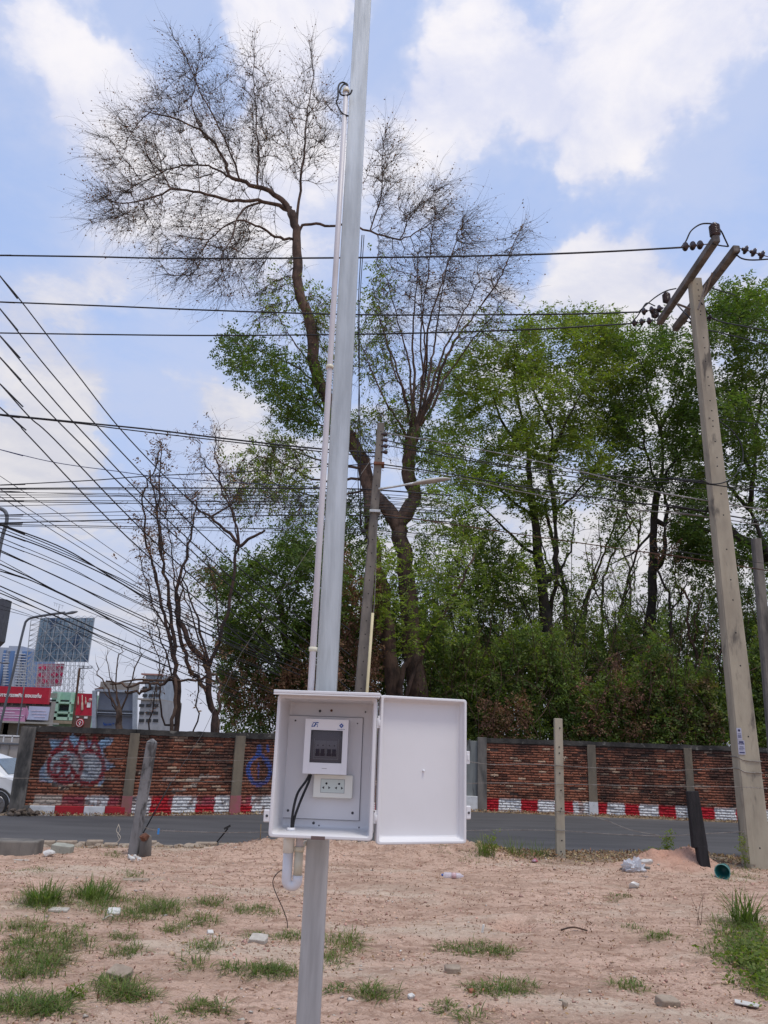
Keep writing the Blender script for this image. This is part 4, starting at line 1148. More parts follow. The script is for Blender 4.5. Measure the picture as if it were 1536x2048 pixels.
for (x, y, rr) in hp:
    c = p2(x, y, -.1)
    for j in range(12):
        a = 2 * math.pi * j / 12; vs.append(c + sdv * math.cos(a) * rr * 1.5 + Vector((0, 0, 1)) * (math.sin(a) * rr * (.75 if math.sin(a) > 0 else .35)))
fs = [(i_ * 12 + j, i_ * 12 + (j + 1) % 12, (i_ + 1) * 12 + (j + 1) % 12, (i_ + 1) * 12 + j) for i_ in range(5) for j in range(12)] + [tuple(range(12))[::-1], tuple(60 + j for j in range(12))]
m.add(vs, fs, 0, True); m.build('lamp_head', mat('lamp_grey', (.50, .50, .46), (.42, .42, .40), scale=6, rough=.5), P2)
for (px, py) in ((758, 930), (750, 1025)):
    m = MB(); c = p2(px, py); m.box((c.x - .10, c.y - .12, c.z - .025), (c.x + .10, c.y + .12, c.z + .025)); m.build('clamp_band', [M_rust, M_galv][py > 1000], P2, bevel=.006)
m = MB()
for k_ in range(4):
    c = p2(768, 868 + 12 * k_, -.08); m.lathe(c, (1, 0, 0), [(-.06, .008), (0, .03), (.02, .04), (.05, .045), (.07, .02)], 10)
m.build('spool_insulators', M_ins, P2)
m = MB()
for (x, y, w_, h_) in ((722, 1045, .05, .10), (727, 1062, .09, .05), (733, 1042, .03, .08)):
    c = p2(x, y, -.1); m.box((c.x - w_ / 2, c.y - .03, c.z - h_ / 2), (c.x + w_ / 2, c.y + .03, c.z + h_ / 2))
m.tube(smooth_path([p2(727, 1060, -.1), p2(737, 1078, -.1), p2(735, 1092, -.1), p2(728, 1105, -.1)], 4), .009, 6)
m.build('splice_box', M_cable, P2, bevel=.004)

o = MB(); a, b = Vector(gz(712, 1693, -.05)) + Vector((0, -.18, 0)), at(745.5, 1226, Y2p - .18)
o.tube([a, a.lerp(b, .5), b], .026, 12); tag(o.build('pipe', mat('yellow_pipe', (.60, .52, .32), (.52, .45, .27), scale=3, rough=.5)), 'cream coloured plastic pipe standing up beside the leaning lamp pole', 'pipe')

PR = thing('concrete_post', at(1512, 1300, 17), 'short weathered concrete stub pole showing behind the large concrete pole', 'post')
PR.location.z = 0
a, b = at(1534, 1330, 17), at(1512, 1078, 17); a = b + (a - b) * ((b.z + .15) / (b.z - a.z))
m = MB(); pole_box(m, a, b, .26, .20, .2, .16, .2); m.build('shaft', M_concd, PR)

# ------------------------------------------------------------------ fence posts and barbed wire
FP = thing('fence_post', gz(265, 1716, 0), 'leaning grey concrete fence post with a pointed top', 'fence post')
a = gz(265, 1718, -.03); b = at(304, 1484, a.y - .12)
a2 = a + (a - b) * .08
m = MB(); m.beam(a2, b, .135, .115, up=(0, 1, 0)); t_ = (b - a).normalized()
k = len(m.v); m.add([m.v[k - 4], m.v[k - 3], m.v[k - 2], m.v[k - 1], b + t_ * .06], [(0, 1, 4), (1, 2, 4), (2, 3, 4), (3, 0, 4)])
m.build('shaft', mat('post_grey', (.25, .245, .245), (.16, .158, .158), scale=5, rough=.95, bump=.8, bscale=24, bdist=.009, stretch=(1, 1, .4), c3=(.075, .072, .07), s3=5, lo3=.50, hi3=.60), FP, bevel=.018)
FPL = (a, b)
FQ = thing('fence_post', gz(1119, 1720, 0), 'upright pale concrete fence post with round holes', 'fence post')
a = gz(1121, 1722, -.03); b = at(1116, 1437, a.y)
m = MB(); m.beam(a - Vector((0, 0, .15)), b, .135, .10, up=(0, 1, 0), w2=.92); fo = m.build('shaft', M_conc, FQ, bevel=.008)
for py_ in (1456, 1494, 1506, 1546, 1580, 1616, 1622, 1680, 1702):
    t = (b.z - at(1118, py_, a.y).z) / (b.z - a.z); c = b.lerp(a, t); m = MB(); m.lathe(c + Vector((.0 if py_ % 4 else .015, -.046, 0)), (0, -1, 0), [(0, .011), (.009, .011)], 8); m.build('post_hole', M_dark, fo)
for py_ in (1532, 1568, 1622, 1660):
    t = (b.z - at(1118, py_, a.y).z) / (b.z - a.z); c = b.lerp(a, t); m = MB()
    m.tube([c + Vector(q) for q in ((-.07, -.06, 0), (.07, -.06, .004), (.075, .06, 0), (-.075, .06, 0), (-.07, -.06, 0))], .004, 6); m.build('wire_tie', M_wire, FQ)
FQL = (a, b)
FR = thing('fence_post', gz(1410, 1748, 0), 'tilted charred black timber post standing behind the pink sand heap', 'fence post')
a = gz(1411, 1750, -.02); b = at(1384, 1582, a.y + .10); a_ = a + (a - b) * .1
mid = b.lerp(a, .66)
m = MB(); m.beam(a_, mid, .150, .12, up=(0, 1, 0)); m.beam(mid - (b - a).normalized() * .03 - Vector((.022, 0, 0)), b, .205, .115, up=(0, 1, 0), w2=.80)
m.build('charred_timber', mat('charred_wood', (.022, .019, .021), (.012, .011, .012), scale=6, rough=.9, bump=.8, bscale=16, bdist=.015, stretch=(3, 3, .3)), FR, bevel=.015)
yw = FQL[0].y
STR = [([(928, 1522, 12.6), (985, 1529, 12.55), (1050, 1528, 12.5), (1117, 1531, yw - .08), (1200, 1536, 12.4), (1290, 1537, 12.3), (1340, 1541, 12.25), (1375, 1540, 12.2), (1470, 1536, 12.05)], 'topmost barbed wire strand between the pale concrete post and the large pole'),
       ([(928, 1567, 12.6), (1010, 1566, 12.5), (1117, 1568, yw - .08), (1250, 1571, 12.3), (1380, 1573, 12.2), (1480, 1574, 12.0), (1536, 1577, 12.0)], 'second barbed wire strand from the top, running past the large pole'),
       ([(928, 1661, 12.6), (1010, 1660, 12.5), (1117, 1661, yw - .08), (1200, 1667, 12.4), (1290, 1671, 12.3), (1330, 1672, 12.25), (1400, 1668, 12.1), (1490, 1663, 12.0)], 'lowest barbed wire strand crossing the view of the road'),
       ([(1117, 1622, yw - .08), (1165, 1628, 12.4), (1215, 1642, 12.4), (1262, 1660, 12.35), (1320, 1671, 12.3)], 'slack barbed wire strand sagging down from the pale concrete post'),
       ([(290, 1655, 11.2), (310, 1660, 11.3), (370, 1663, 11.6), (450, 1665, 12.0), (540, 1664, 12.3)], 'barbed wire strand leaving the leaning grey post towards the cabinet'),
       ([(90, 1512, 11.0), (180, 1519, 11.1), (296, 1515, 11.2), (380, 1519, 11.5), (470, 1521, 12.0), (560, 1520, 12.3)], 'upper fence wire strung past the tip of the leaning grey post'),
       ([(0, 1556, 10.8), (100, 1557, 11.0), (293, 1560, 11.2), (400, 1563, 11.6), (540, 1561, 12.3)], 'lower fence wire strung past the middle of the leaning grey post')]
for i_, (pts, lab) in enumerate(STR):
    path = smooth_path([at(*p) for p in pts], 8); m = MB(); m.tube(path, .0042 if i_ < 5 else .0025, 5)
    if i_ < 5:
        L = 0; rr_ = random.Random(i_)
        for a, b in zip(path[:-1], path[1:]):
            n_ = max(1, int((b - a).length / .13))
            for q in range(n_):
                c = a.lerp(b, (q + .5) / n_); d = Vector((rr_.uniform(-.3, .3), rr_.uniform(-.5, .5), 1)).normalized() * .018; m.tube([c - d, c + d], .0022, 3, cap=False)
    tag(m.build('fence_wire', M_wire), lab, 'wire', 'fence wires')

# ------------------------------------------------------------------ cables
GC = 'overhead cables'


def cable(pts, r_, lab, m_=None, name='overhead_cable', group=GC, k=7):
    Q = [at(*p) for p in pts]
    if pts[0][0] < 0: Q = [Q[0] + (Q[0] - Q[1]).normalized() * 26, Q[0] + (Q[0] - Q[1]).normalized() * 12] + Q      # runs on to the next pole out of frame
    if pts[-1][0] > 1536: Q = Q + [Q[-1] + (Q[-1] - Q[-2]).normalized() * 20]
    m = MB(); m.tube(smooth_path(Q, k), r_, 5, cap=False)
    return tag(m.build(name, m_ or M_cable), lab, 'cable', group)


cable([(-60, 511, 13.5), (0, 511, 13.3), (180, 513.5, 13), (360, 517, 12.6), (720, 515.5, 12), (1000, 511, ya), (1200, 504, ya), (1364, 495, ya - .1)], .017, 'highest of the three power lines reaching the crossarm insulators')
cable([(-60, 601, 15), (0, 604, 15), (210, 612, 14.6), (430, 621, 14.2), (720, 629.5, 13.5), (1000, 629.5, 13), (1150, 628, 12.6), (1280, 624, yc - .25)], .017, 'middle one of the three power lines reaching the crossarm insulators')
cable([(-60, 665, 15.6), (0, 666, 15.5), (200, 669, 15), (430, 671, 14.6), (720, 668.5, 13.8), (950, 663, 13.2), (1100, 657, 12.8), (1262, 647, yc)], .016, 'lowest of the three power lines reaching the crossarm insulators')
cable([(-60, 822, 14), (0, 829, 14), (150, 844, 13.9), (300, 859, 13.8), (430, 875, 13.7), (620, 896, 13.5), (757, 906, Y2p)], .017, 'thick cable sloping down to the head of the lamp pole, upper of a pair')
cable([(-60, 823, 14.2), (0, 830.5, 14.2), (150, 846, 14.1), (250, 859, 13.9), (430, 880, 13.8), (620, 901, 13.6), (757, 914, Y2p)], .012, 'thinner cable just below the thick one sloping to the head of the lamp pole')
for i_, (pts, lab) in enumerate([
        ([(-40, 500), (0, 552), (45, 606), (150, 743), (260, 880), (420, 1040), (560, 1160), (700, 1260)], 'steepest slanting cable, crossing the two upper power lines'),
        ([(-40, 570), (0, 618), (100, 743), (220, 880), (400, 1065), (560, 1205), (700, 1310)], 'second slanting cable counted from the steepest one'),
        ([(-40, 628), (0, 672), (90, 780), (180, 880), (330, 1035), (560, 1240), (700, 1350)], 'third slanting cable counted from the steepest one'),
        ([(-40, 672), (0, 715), (75, 800), (153, 880), (300, 1025), (560, 1262), (700, 1380)], 'fourth slanting cable counted from the steepest one'),
        ([(-40, 728), (0, 768), (60, 835), (110, 880), (300, 1075), (560, 1310)], 'fifth slanting cable counted from the steepest one'),
        ([(-40, 780), (0, 815), (40, 852), (65, 880), (250, 1070), (560, 1345)], 'sixth slanting cable counted from the steepest one')]):
    cable([(x, y, 12.5 + (x / 700) * 4.5) for x, y in pts], .0125, lab)
cable([(x, y, 15) for x, y in [(-40, 888), (0, 899), (110, 925), (230, 942), (330, 955), (470, 965), (640, 975)]], .008, 'thin bluish cable bowing down just above the level cable bundle', mat('cable_blue', (.02, .03, .11), (.02, .03, .1), rough=.6))
cable([(x, y, 15 if x < 700 else Y2p) for x, y in [(-40, 971), (0, 970), (180, 961), (300, 952), (480, 944), (640, 934), (757, 927)]], .011, 'cable rising gently to the rusty band on the lamp pole')
LV = [(977, 978, 977, .014), (979, 982, 985, .006), (985, 990, 993, .006), (990, 992, 990, .007), (995, 995, 998, .006), (1001, 1004, 1004, .008), (1003, 1009, 1010, .009), (1012, 1008, 1001, .006), (1030, 1024, 1015, .008), (1033, 1032, 1024, .005),
      (1046, 1040, 1030, .013), (1049, 1056, 1058, .009), (1052, 1060, 1066, .006), (1038, 1050, 1062, .004), (983, 996, 1012, .005)]
ORD = ['second', 'third', 'fourth', 'fifth', 'sixth', 'seventh', 'eighth', 'ninth', 'tenth', 'eleventh', 'twelfth', 'thirteenth', 'fourteenth', 'fifteenth', 'sixteenth', 'seventeenth', 'eighteenth', 'nineteenth', 'twentieth', 'twenty first', 'lowest']
LVL = {}
rank = sorted(range(len(LV)), key=lambda q: LV[q][0])
for k_, q in enumerate(rank): LVL[q] = 'topmost thick cable of the level bundle below the rising cable' if k_ == 0 else '%s cable down in the level bundle, counted at the edge of the photo' % (ORD[k_ - 1] if k_ < len(rank) - 1 else 'lowest')
for i_, (ya_, yb_, yc_, rr_) in enumerate(LV):
    yy = 14 + .15 * i_
    cable([(-40, ya_, yy), (0, ya_, yy), (300, yb_ - 2, yy), (600, yc_, yy), (735, yc_ + 2, yy), (900, yc_ + 14, yy + .5)], rr_, LVL[i_], group='level cable bundle behind the post')
FAN = [(([(0, 1048), (130, 1098), (240, 1165), (330, 1215), (480, 1290), (600, 1340)]), .013), (([(0, 1050), (130, 1103), (240, 1160), (330, 1210), (480, 1278), (600, 1330)]), .010), (([(0, 1056), (130, 1108), (230, 1152), (330, 1200), (480, 1265), (600, 1320)]), .009),
       (([(0, 1064), (100, 1100), (230, 1160), (330, 1222), (480, 1300), (600, 1350)]), .013), (([(0, 1075), (130, 1130), (250, 1195), (400, 1260), (560, 1330)]), .007), (([(0, 1085), (130, 1135), (250, 1192), (400, 1262), (560, 1330)]), .008),
       (([(0, 1100), (60, 1128), (240, 1212), (400, 1285), (560, 1350)]), .011), (([(0, 1103), (130, 1160), (250, 1222), (400, 1290), (560, 1352)]), .010), (([(0, 1120), (130, 1190), (250, 1240), (400, 1300), (560, 1362)]), .006),
       (([(0, 1128), (60, 1155), (130, 1192), (270, 1262), (400, 1322), (560, 1385)]), .012), (([(0, 1138), (130, 1190), (270, 1268), (400, 1330), (560, 1392)]), .010), (([(0, 1142), (60, 1160), (180, 1215), (330, 1280), (480, 1350)]), .012),
       (([(0, 1150), (130, 1205), (230, 1245), (330, 1290), (480, 1362)]), .006), (([(0, 1172), (100, 1216), (220, 1270), (330, 1316), (480, 1385)]), .013), (([(0, 1180), (100, 1228), (220, 1280), (330, 1330), (480, 1395)]), .009),
       (([(0, 1186), (130, 1240), (250, 1298), (380, 1352), (480, 1400)]), .011), (([(0, 1195), (130, 1252), (270, 1322), (380, 1365)]), .006),
       (([(0, 952), (50, 985), (150, 1048), (250, 1118), (400, 1215), (560, 1310)]), .0065), (([(0, 978), (60, 1020), (180, 1095), (300, 1170), (450, 1262), (560, 1320)]), .0075), (([(0, 993), (80, 1045), (200, 1120), (300, 1182), (450, 1270)]), .008),
       (([(0, 1210), (60, 1230), (110, 1250), (240, 1300)]), .005), (([(0, 1218), (40, 1228), (130, 1252), (230, 1290)]), .005)]
FNL = {}
rank = sorted(range(len(FAN)), key=lambda q: FAN[q][0][0][1] + .01 * q)
for k_, q in enumerate(rank): FNL[q] = '%s cable down in the slanting fan, counted at the edge of the photo' % ('uppermost' if k_ == 0 else ORD[k_ - 1] if k_ < len(rank) - 1 else 'lowest')
for i_, (pts, rr_) in enumerate(FAN):
    yy = 13.5 + .12 * i_; x0, y0 = pts[0]; x1, y1 = pts[1]
    pts = [(x0 - 45, y0 - 45 * (y1 - y0) / (x1 - x0))] + pts
    cable([(x, y, yy + x * .008) for x, y in pts], rr_, FNL[i_], group='cable fan slanting down to the wall')
for pts, rr_, lab, mm in (
        ([(770, 866, Y2p - .1), (900, 888, Y2p), (1025, 912, Y2p), (1170, 945, 13), (1290, 978, 12.8), (1400, 999, 12.6), (1540, 1022, 12.4)], .011, 'pale grey cable leaving the head of the lamp pole towards the large pole', M_cablel),
        ([(768, 880, Y2p), (900, 908, Y2p), (1000, 928, Y2p), (1200, 950, 13), (1405, 962, 12.2)], .011, 'black cable from the lamp pole ending at the large pole bracket', M_cable),
        ([(768, 890, Y2p), (900, 914, Y2p), (1100, 948, 13.2), (1250, 962, 13), (1420, 965, 12.8), (1540, 978, 12.4)], .010, 'black cable passing just behind the bracket on the large pole', M_cable),
        ([(760, 928, Y2p), (900, 948, Y2p), (1050, 975, 13.2), (1230, 1000, 13), (1415, 1024, 12.6), (1540, 1046, 12.4)], .013, 'dark cable from the rusty band on the lamp pole, below the pale grey one', M_cable),
        ([(755, 933, Y2p + .1), (900, 952, Y2p), (1050, 985, 13.4), (1230, 1014, 13.2), (1415, 1034, 12.8), (1540, 1052, 12.6)], .009, 'thin cable hugging the underside of the dark cable from the rusty band', M_cablel),
        ([(752, 1026, Y2p), (900, 1048, Y2p), (1050, 1070, 13.4), (1230, 1096, 13.2), (1415, 1122, 12.8), (1540, 1142, 12.6)], .010, 'lowest dark cable leaving the lamp pole clamp to cross the large pole', M_rbark),
        ([(900, 970, 14), (1100, 972, 14), (1300, 974, 14), (1540, 982, 14)], .007, 'thin level cable behind the large pole near its bracket', M_cable),
        ([(900, 962, 15), (1100, 985, 15), (1300, 1010, 15), (1540, 1015, 15)], .006, 'faint thin cable through the leaves above the dark cable', M_cable),
        ([(1430, 835, 12.5), (1470, 868, 12.5), (1486, 905, 12.5), (1478, 940, 12.4), (1455, 962, 12.3), (1425, 968, 12.2), (1402, 960, 12.1)], .011, 'black cable loop hanging beside the large pole at its bracket', M_cable),
        ([(1430, 970, 12.2), (1540, 985, 12.2)], .011, 'short black cable running on outwards from the large pole bracket', M_cable),
        ([(1418, 836, 12.4), (1470, 842, 13), (1540, 850, 14)], .007, 'thin cable leaving the large pole above the hanging loop', M_cable),
        ([(1300, 1092, 13.6), (1420, 1112, 13.6), (1540, 1128, 13.6)], .005, 'thin cable low behind the large pole just above the lowest dark cable', M_cable)):
    cable(pts, rr_, lab, mm, group='cables between the lamp pole and the large pole')
cable([(724, 470, 12), (717, 600, 12.3), (717, 700, 12.5), (720, 850, 12.8), (721, 950, 13), (722, 1040, Y2p - .1)], .009, 'vertical drop cable hugging the edge of the steel post', name='drop_cable', group='drop cables')
cable([(728, 470, 12.2), (719, 620, 12.3), (719, 720, 12.5), (716, 860, 12.8), (716, 960, 13), (722, 1056, Y2p - .1)], .008, 'second vertical drop cable crossing the first beside the steel post', name='drop_cable', group='drop cables')
cable([(752, 1040, Y2p - .12), (752, 1120, Y2p - .14), (749, 1200, Y2p - .15), (746, 1232, Y2p - .16)], .007, 'thin grey wire running down the lamp pole into the cream pipe', M_cablel, name='earth_wire', group='drop cables')
gw = gz(285, 1668, -.05)
GW = thing('guy_wire', gw, 'taut guy wire with a dark rod at its foot beside the leaning post', 'guy wire')
top = p2(752, 905); f_ = at(345, 1560, 12.0); 
rod0 = gz(283, 1672, -.08); rod1 = at(342, 1565, rod0.y + .25)
m = MB(); m.tube([rod0, rod1], .012, 6); m.build('anchor_rod', M_dark, GW)
m = MB(); m.tube([rod1, at(405, 1468, rod0.y + .6), at(480, 1310, 13), at(625, 1088, 13.3), top], .004, 5); m.build('strand', M_cablel, GW)
# ------------------------------------------------------------------ trees
def resample(pts, st):
    out = [pts[0]]
    for a, b in zip(pts[:-1], pts[1:]):
        L = (b - a).length; k = max(1, int(round(L / st)))
        out += [a.lerp(b, i / k) for i in range(1, k + 1)]
    return out


def ell_points(e, n, r):
    """points in a volume given by its outline in the photo and its depth"""
    px, py, rx_, ry_, Y, dY = e[:6]
    q = r.normal(size=(n, 3)); q /= np.linalg.norm(q, axis=1)[:, None]; q *= (r.random(n) ** (1 / 2.4))[:, None]
    return at_np(px + q[:, 0] * rx_, py + q[:, 1] * ry_, Y + q[:, 2] * dY)


def grow(limbs, ells, step=.35, infl=4.0, kill=.7, seed=0, rtip=.008, expo=2.2, iters=70, jit=.25):
    """limbs: [(pts px py Y), r0, r1]; ells: (px, py, rx, ry, Y, dY, n attractors, leaf class)"""
    r = np.random.default_rng(seed)
    pos, par, rad = [], [], []
    for pts, r0, r1 in limbs:
        P_ = [at(*p) for p in pts]
        if P_[0].z < 3.6 and (not pos or min((Vector(q) - P_[0]).length for q in pos) > .35): P_ = [Vector((P_[0].x, P_[0].y, -.12))] + P_; r0 = r0 * 1.1
        P_ = resample(smooth_path(P_, 4), step)
        if pos:
            d = [(Vector(q) - P_[0]).length_squared for q in pos]; j = int(np.argmin(d))
            prev = j
        else: prev = -1
        n_ = len(P_)
        for i, p in enumerate(P_):
            if i and i < n_ - 1: p = p + Vector(r.normal(0, .02 + .05 * jit * step, 3))
            pos.append(tuple(p)); par.append(prev); rad.append(r0 + (r1 - r0) * i / max(1, n_ - 1)); prev = len(pos) - 1
    nl = len(pos)
    A, cls = [], []
    for e in ells:
        A.append(ell_points(e, e[6], r)); cls += [e[7]] * e[6]
    A = np.concatenate(A) if A else np.zeros((0, 3)); cls = np.array(cls); alive = np.ones(len(A), bool)
    ncls = [None] * len(pos)
    for it in range(iters):
        if not alive.any(): break
        kd = KDTree(len(pos))
        for i, p in enumerate(pos): kd.insert(p, i)
        kd.balance()
        acc = {}
        for ai in np.nonzero(alive)[0]:
            co, j, dist = kd.find(A[ai])
            if dist < kill: alive[ai] = False; ncls[j] = cls[ai]; continue
            if dist < infl or it < 12:
                v = (A[ai] - pos[j]) / dist
                if j in acc: acc[j][0] += v; acc[j][1] = cls[ai]
                else: acc[j] = [v.copy(), cls[ai]]
        if not acc: break
        for j, (v, c) in acc.items():
            p = par[j]
            if p >= 0:
                pd = np.array(pos[j]) - pos[p]; pd /= (np.linalg.norm(pd) + 1e-6)
            else: pd = np.array([0, 0, 1.])
            v = v / (np.linalg.norm(v) + 1e-6) + pd * .35 + r.normal(0, jit, 3)
            v /= np.linalg.norm(v) + 1e-6
            pos.append(tuple(np.array(pos[j]) + v * step)); par.append(j); rad.append(0); ncls.append(c)
    n = len(pos); par = np.array(par); pos = np.array(pos)
    pw = np.zeros(n); kids = [[] for _ in range(n)]
    for i in range(n):
        if par[i] >= 0: kids[par[i]].append(i)
    for i in range(n - 1, -1, -1):
        if not kids[i]: pw[i] = rtip ** expo
        if par[i] >= 0: pw[par[i]] += pw[i]
    rr = pw ** (1 / expo)
    for i in range(n):
        if i < nl: rr[i] = rad[i]
        elif par[i] >= 0: rr[i] = min(rr[i], rr[par[i]] * .92)
    return dict(pos=pos, par=par, r=rr, kids=kids, cls=ncls, nl=nl)


def tubes(G, rmin=0.0):
    """strips of polygons along every chain of the skeleton"""
    pos, par, r, kids = G['pos'], G['par'], G['r'], G['kids']
    V, F_, o = [], [], 0
    starts = [(int(i), -1) for i in np.nonzero(par < 0)[0]]
    while starts:
        i, p = starts.pop()
        ch = [p] if p >= 0 else []
        while True:
            ch.append(i)
            ks = kids[i]
            if not ks: break
            ks = sorted(ks, key=lambda k_: -r[k_])
            starts += [(k_, i) for k_ in ks[1:]]
            i = ks[0]
        if len(ch) < 2: continue
        P_ = pos[ch]; R__ = r[ch].copy()
        if p >= 0: R__[0] = min(R__[0], R__[1] * 1.3)
        ns = 10 if R__.max() > .12 else 6 if R__.max() > .03 else 4 if R__.max() > .012 else 3
        T_ = np.gradient(P_, axis=0); T_ /= np.linalg.norm(T_, axis=1)[:, None] + 1e-9
        u = np.cross(T_, [.31, .91, .27]); u /= np.linalg.norm(u, axis=1)[:, None] + 1e-9; w_ = np.cross(T_, u)
        a = np.arange(ns) * 2 * math.pi / ns
        rm = R__[:, None] * np.ones(ns)[None]
        if ns == 10: rm = rm * (1 + .16 * (vnoise(P_[:, 2:3] * 1.5 + 3, a[None] * 1.3) - .5) * 2)
        vs = P_[:, None] + (u[:, None] * np.cos(a)[None, :, None] + w_[:, None] * np.sin(a)[None, :, None]) * rm[..., None]
        k = len(ch); idx = o + np.arange(k * ns).reshape(k, ns)
        nx_ = np.roll(idx, -1, 1)
        V.append(vs.reshape(-1, 3)); F_.append(np.stack([idx[:-1], nx_[:-1], nx_[1:], idx[1:]], -1).reshape(-1, 4)); o += k * ns
    return np.concatenate(V), np.concatenate(F_)


def twigs(P_, Dr, L, r0, segs=6, curl=.25, trop=(0, 0, .1), seed=0):
    """many thin curved shoots at once; returns mesh arrays and their spine points"""
    r = np.random.default_rng(seed); n = len(P_)
    p = P_.copy(); d = Dr / (np.linalg.norm(Dr, axis=1)[:, None] + 1e-9)
    sp = [p.copy()]; bend = r.normal(0, curl, (n, 3)); dirs = [d.copy()]
    for s_ in range(segs):
        d = d + bend / segs * 2.2 + r.normal(0, curl * .35, (n, 3)) + np.array(trop) * (1 if np.ndim(trop) == 1 else 1)
        d /= np.linalg.norm(d, axis=1)[:, None] + 1e-9
        p = p + d * (L / segs)[:, None]; sp.append(p.copy()); dirs.append(d.copy())
    S = np.stack(sp, 1); Dd = np.stack(dirs, 1); k = segs + 1
    u = np.cross(Dd, [.3, .9, .3]); u /= np.linalg.norm(u, axis=2)[..., None] + 1e-9; w_ = np.cross(Dd, u)
    a = np.arange(3) * 2 * math.pi / 3; rr = r0 * (1 - .75 * np.arange(k) / segs)
    V = S[:, :, None] + (u[:, :, None] * np.cos(a)[None, None, :, None] + w_[:, :, None] * np.sin(a)[None, None, :, None]) * rr[None, :, None, None]
    idx = np.arange(n * k * 3).reshape(n, k, 3); nx_ = np.roll(idx, -1, 2)
    return V.reshape(-1, 3), np.stack([idx[:, :-1], nx_[:, :-1], nx_[:, 1:], idx[:, 1:]], -1).reshape(-1, 4), S, Dd


def sprays(P_, Dr, L, k, ll, lw, seed=0, flat=.6, droop=.15, spread=1.0):
    """feathery leaves: k leaflets along each rachis, as small rhombic faces"""
    r = np.random.default_rng(seed); n = len(P_)
    Dr = Dr / (np.linalg.norm(Dr, axis=1)[:, None] + 1e-9)
    up = r.normal(0, 1 - flat, (n, 3)) + np.array([0, 0, 1.0]) * flat
    side = np.cross(Dr, up); side /= np.linalg.norm(side, axis=1)[:, None] + 1e-9
    t = (np.arange(k) + .6) / k; sg = np.where(np.arange(k) % 2, 1.0, -1.0)
    base = P_[:, None] + Dr[:, None] * (L[:, None] * t[None])[..., None] - np.array([0, 0, 1.]) * (droop * L[:, None] * t[None] ** 2)[..., None]
    ld = side[:, None] * (sg[None, :, None] * spread) + Dr[:, None] * .55 + r.normal(0, .28, (n, k, 3)) - np.array([0, 0, .15])
    ld /= np.linalg.norm(ld, axis=2)[..., None]
    nrm = np.cross(ld, np.broadcast_to(Dr[:, None], ld.shape)) + r.normal(0, .45, (n, k, 3))
    wd = np.cross(ld, nrm); wd /= np.linalg.norm(wd, axis=2)[..., None] + 1e-9
    sz = r.uniform(.65, 1.25, (n, k, 1))
    b = base; m1 = b + ld * ll * .5 * sz + wd * lw * .5 * sz; m2 = b + ld * ll * .5 * sz - wd * lw * .5 * sz; tp = b + ld * ll * sz
    V = np.stack([b, m1, tp, m2], 2).reshape(-1, 3)
    return V, np.arange(len(V)).reshape(-1, 4)


def merge(parts):
    V, F_, o = [], [], 0
    for v, f in parts: V.append(v); F_.append(f + o); o += len(v)
    return np.concatenate(V), np.concatenate(F_)


def rand_dir(n, r): q = r.normal(size=(n, 3)); return q / np.linalg.norm(q, axis=1)[:, None]


def leafy(G, sel, per, L, k, ll, lw, seed, flat=.6, spread=1.0, out=.9, jitter=.25):
    """sprays round the chosen skeleton nodes"""
    r = np.random.default_rng(seed); sel = np.asarray(sel)
    if not len(sel): return None
    idx = np.repeat(sel, per); P_ = G['pos'][idx] + r.normal(0, jitter, (len(idx), 3))
    pr = np.maximum(G['par'][idx], 0); d = G['pos'][idx] - G['pos'][pr]
    d = d / (np.linalg.norm(d, axis=1)[:, None] + 1e-6) * out + r.normal(0, .65, (len(idx), 3)) * np.array([1, 1, .5])
    return sprays(P_, d, r.uniform(.6, 1.2, len(idx)) * L, k, ll, lw, seed + 1, flat, spread=spread)


def by_class(G, c, rmax=.03): return [i for i in range(len(G['pos'])) if G['cls'][i] == c and G['r'][i] < rmax]


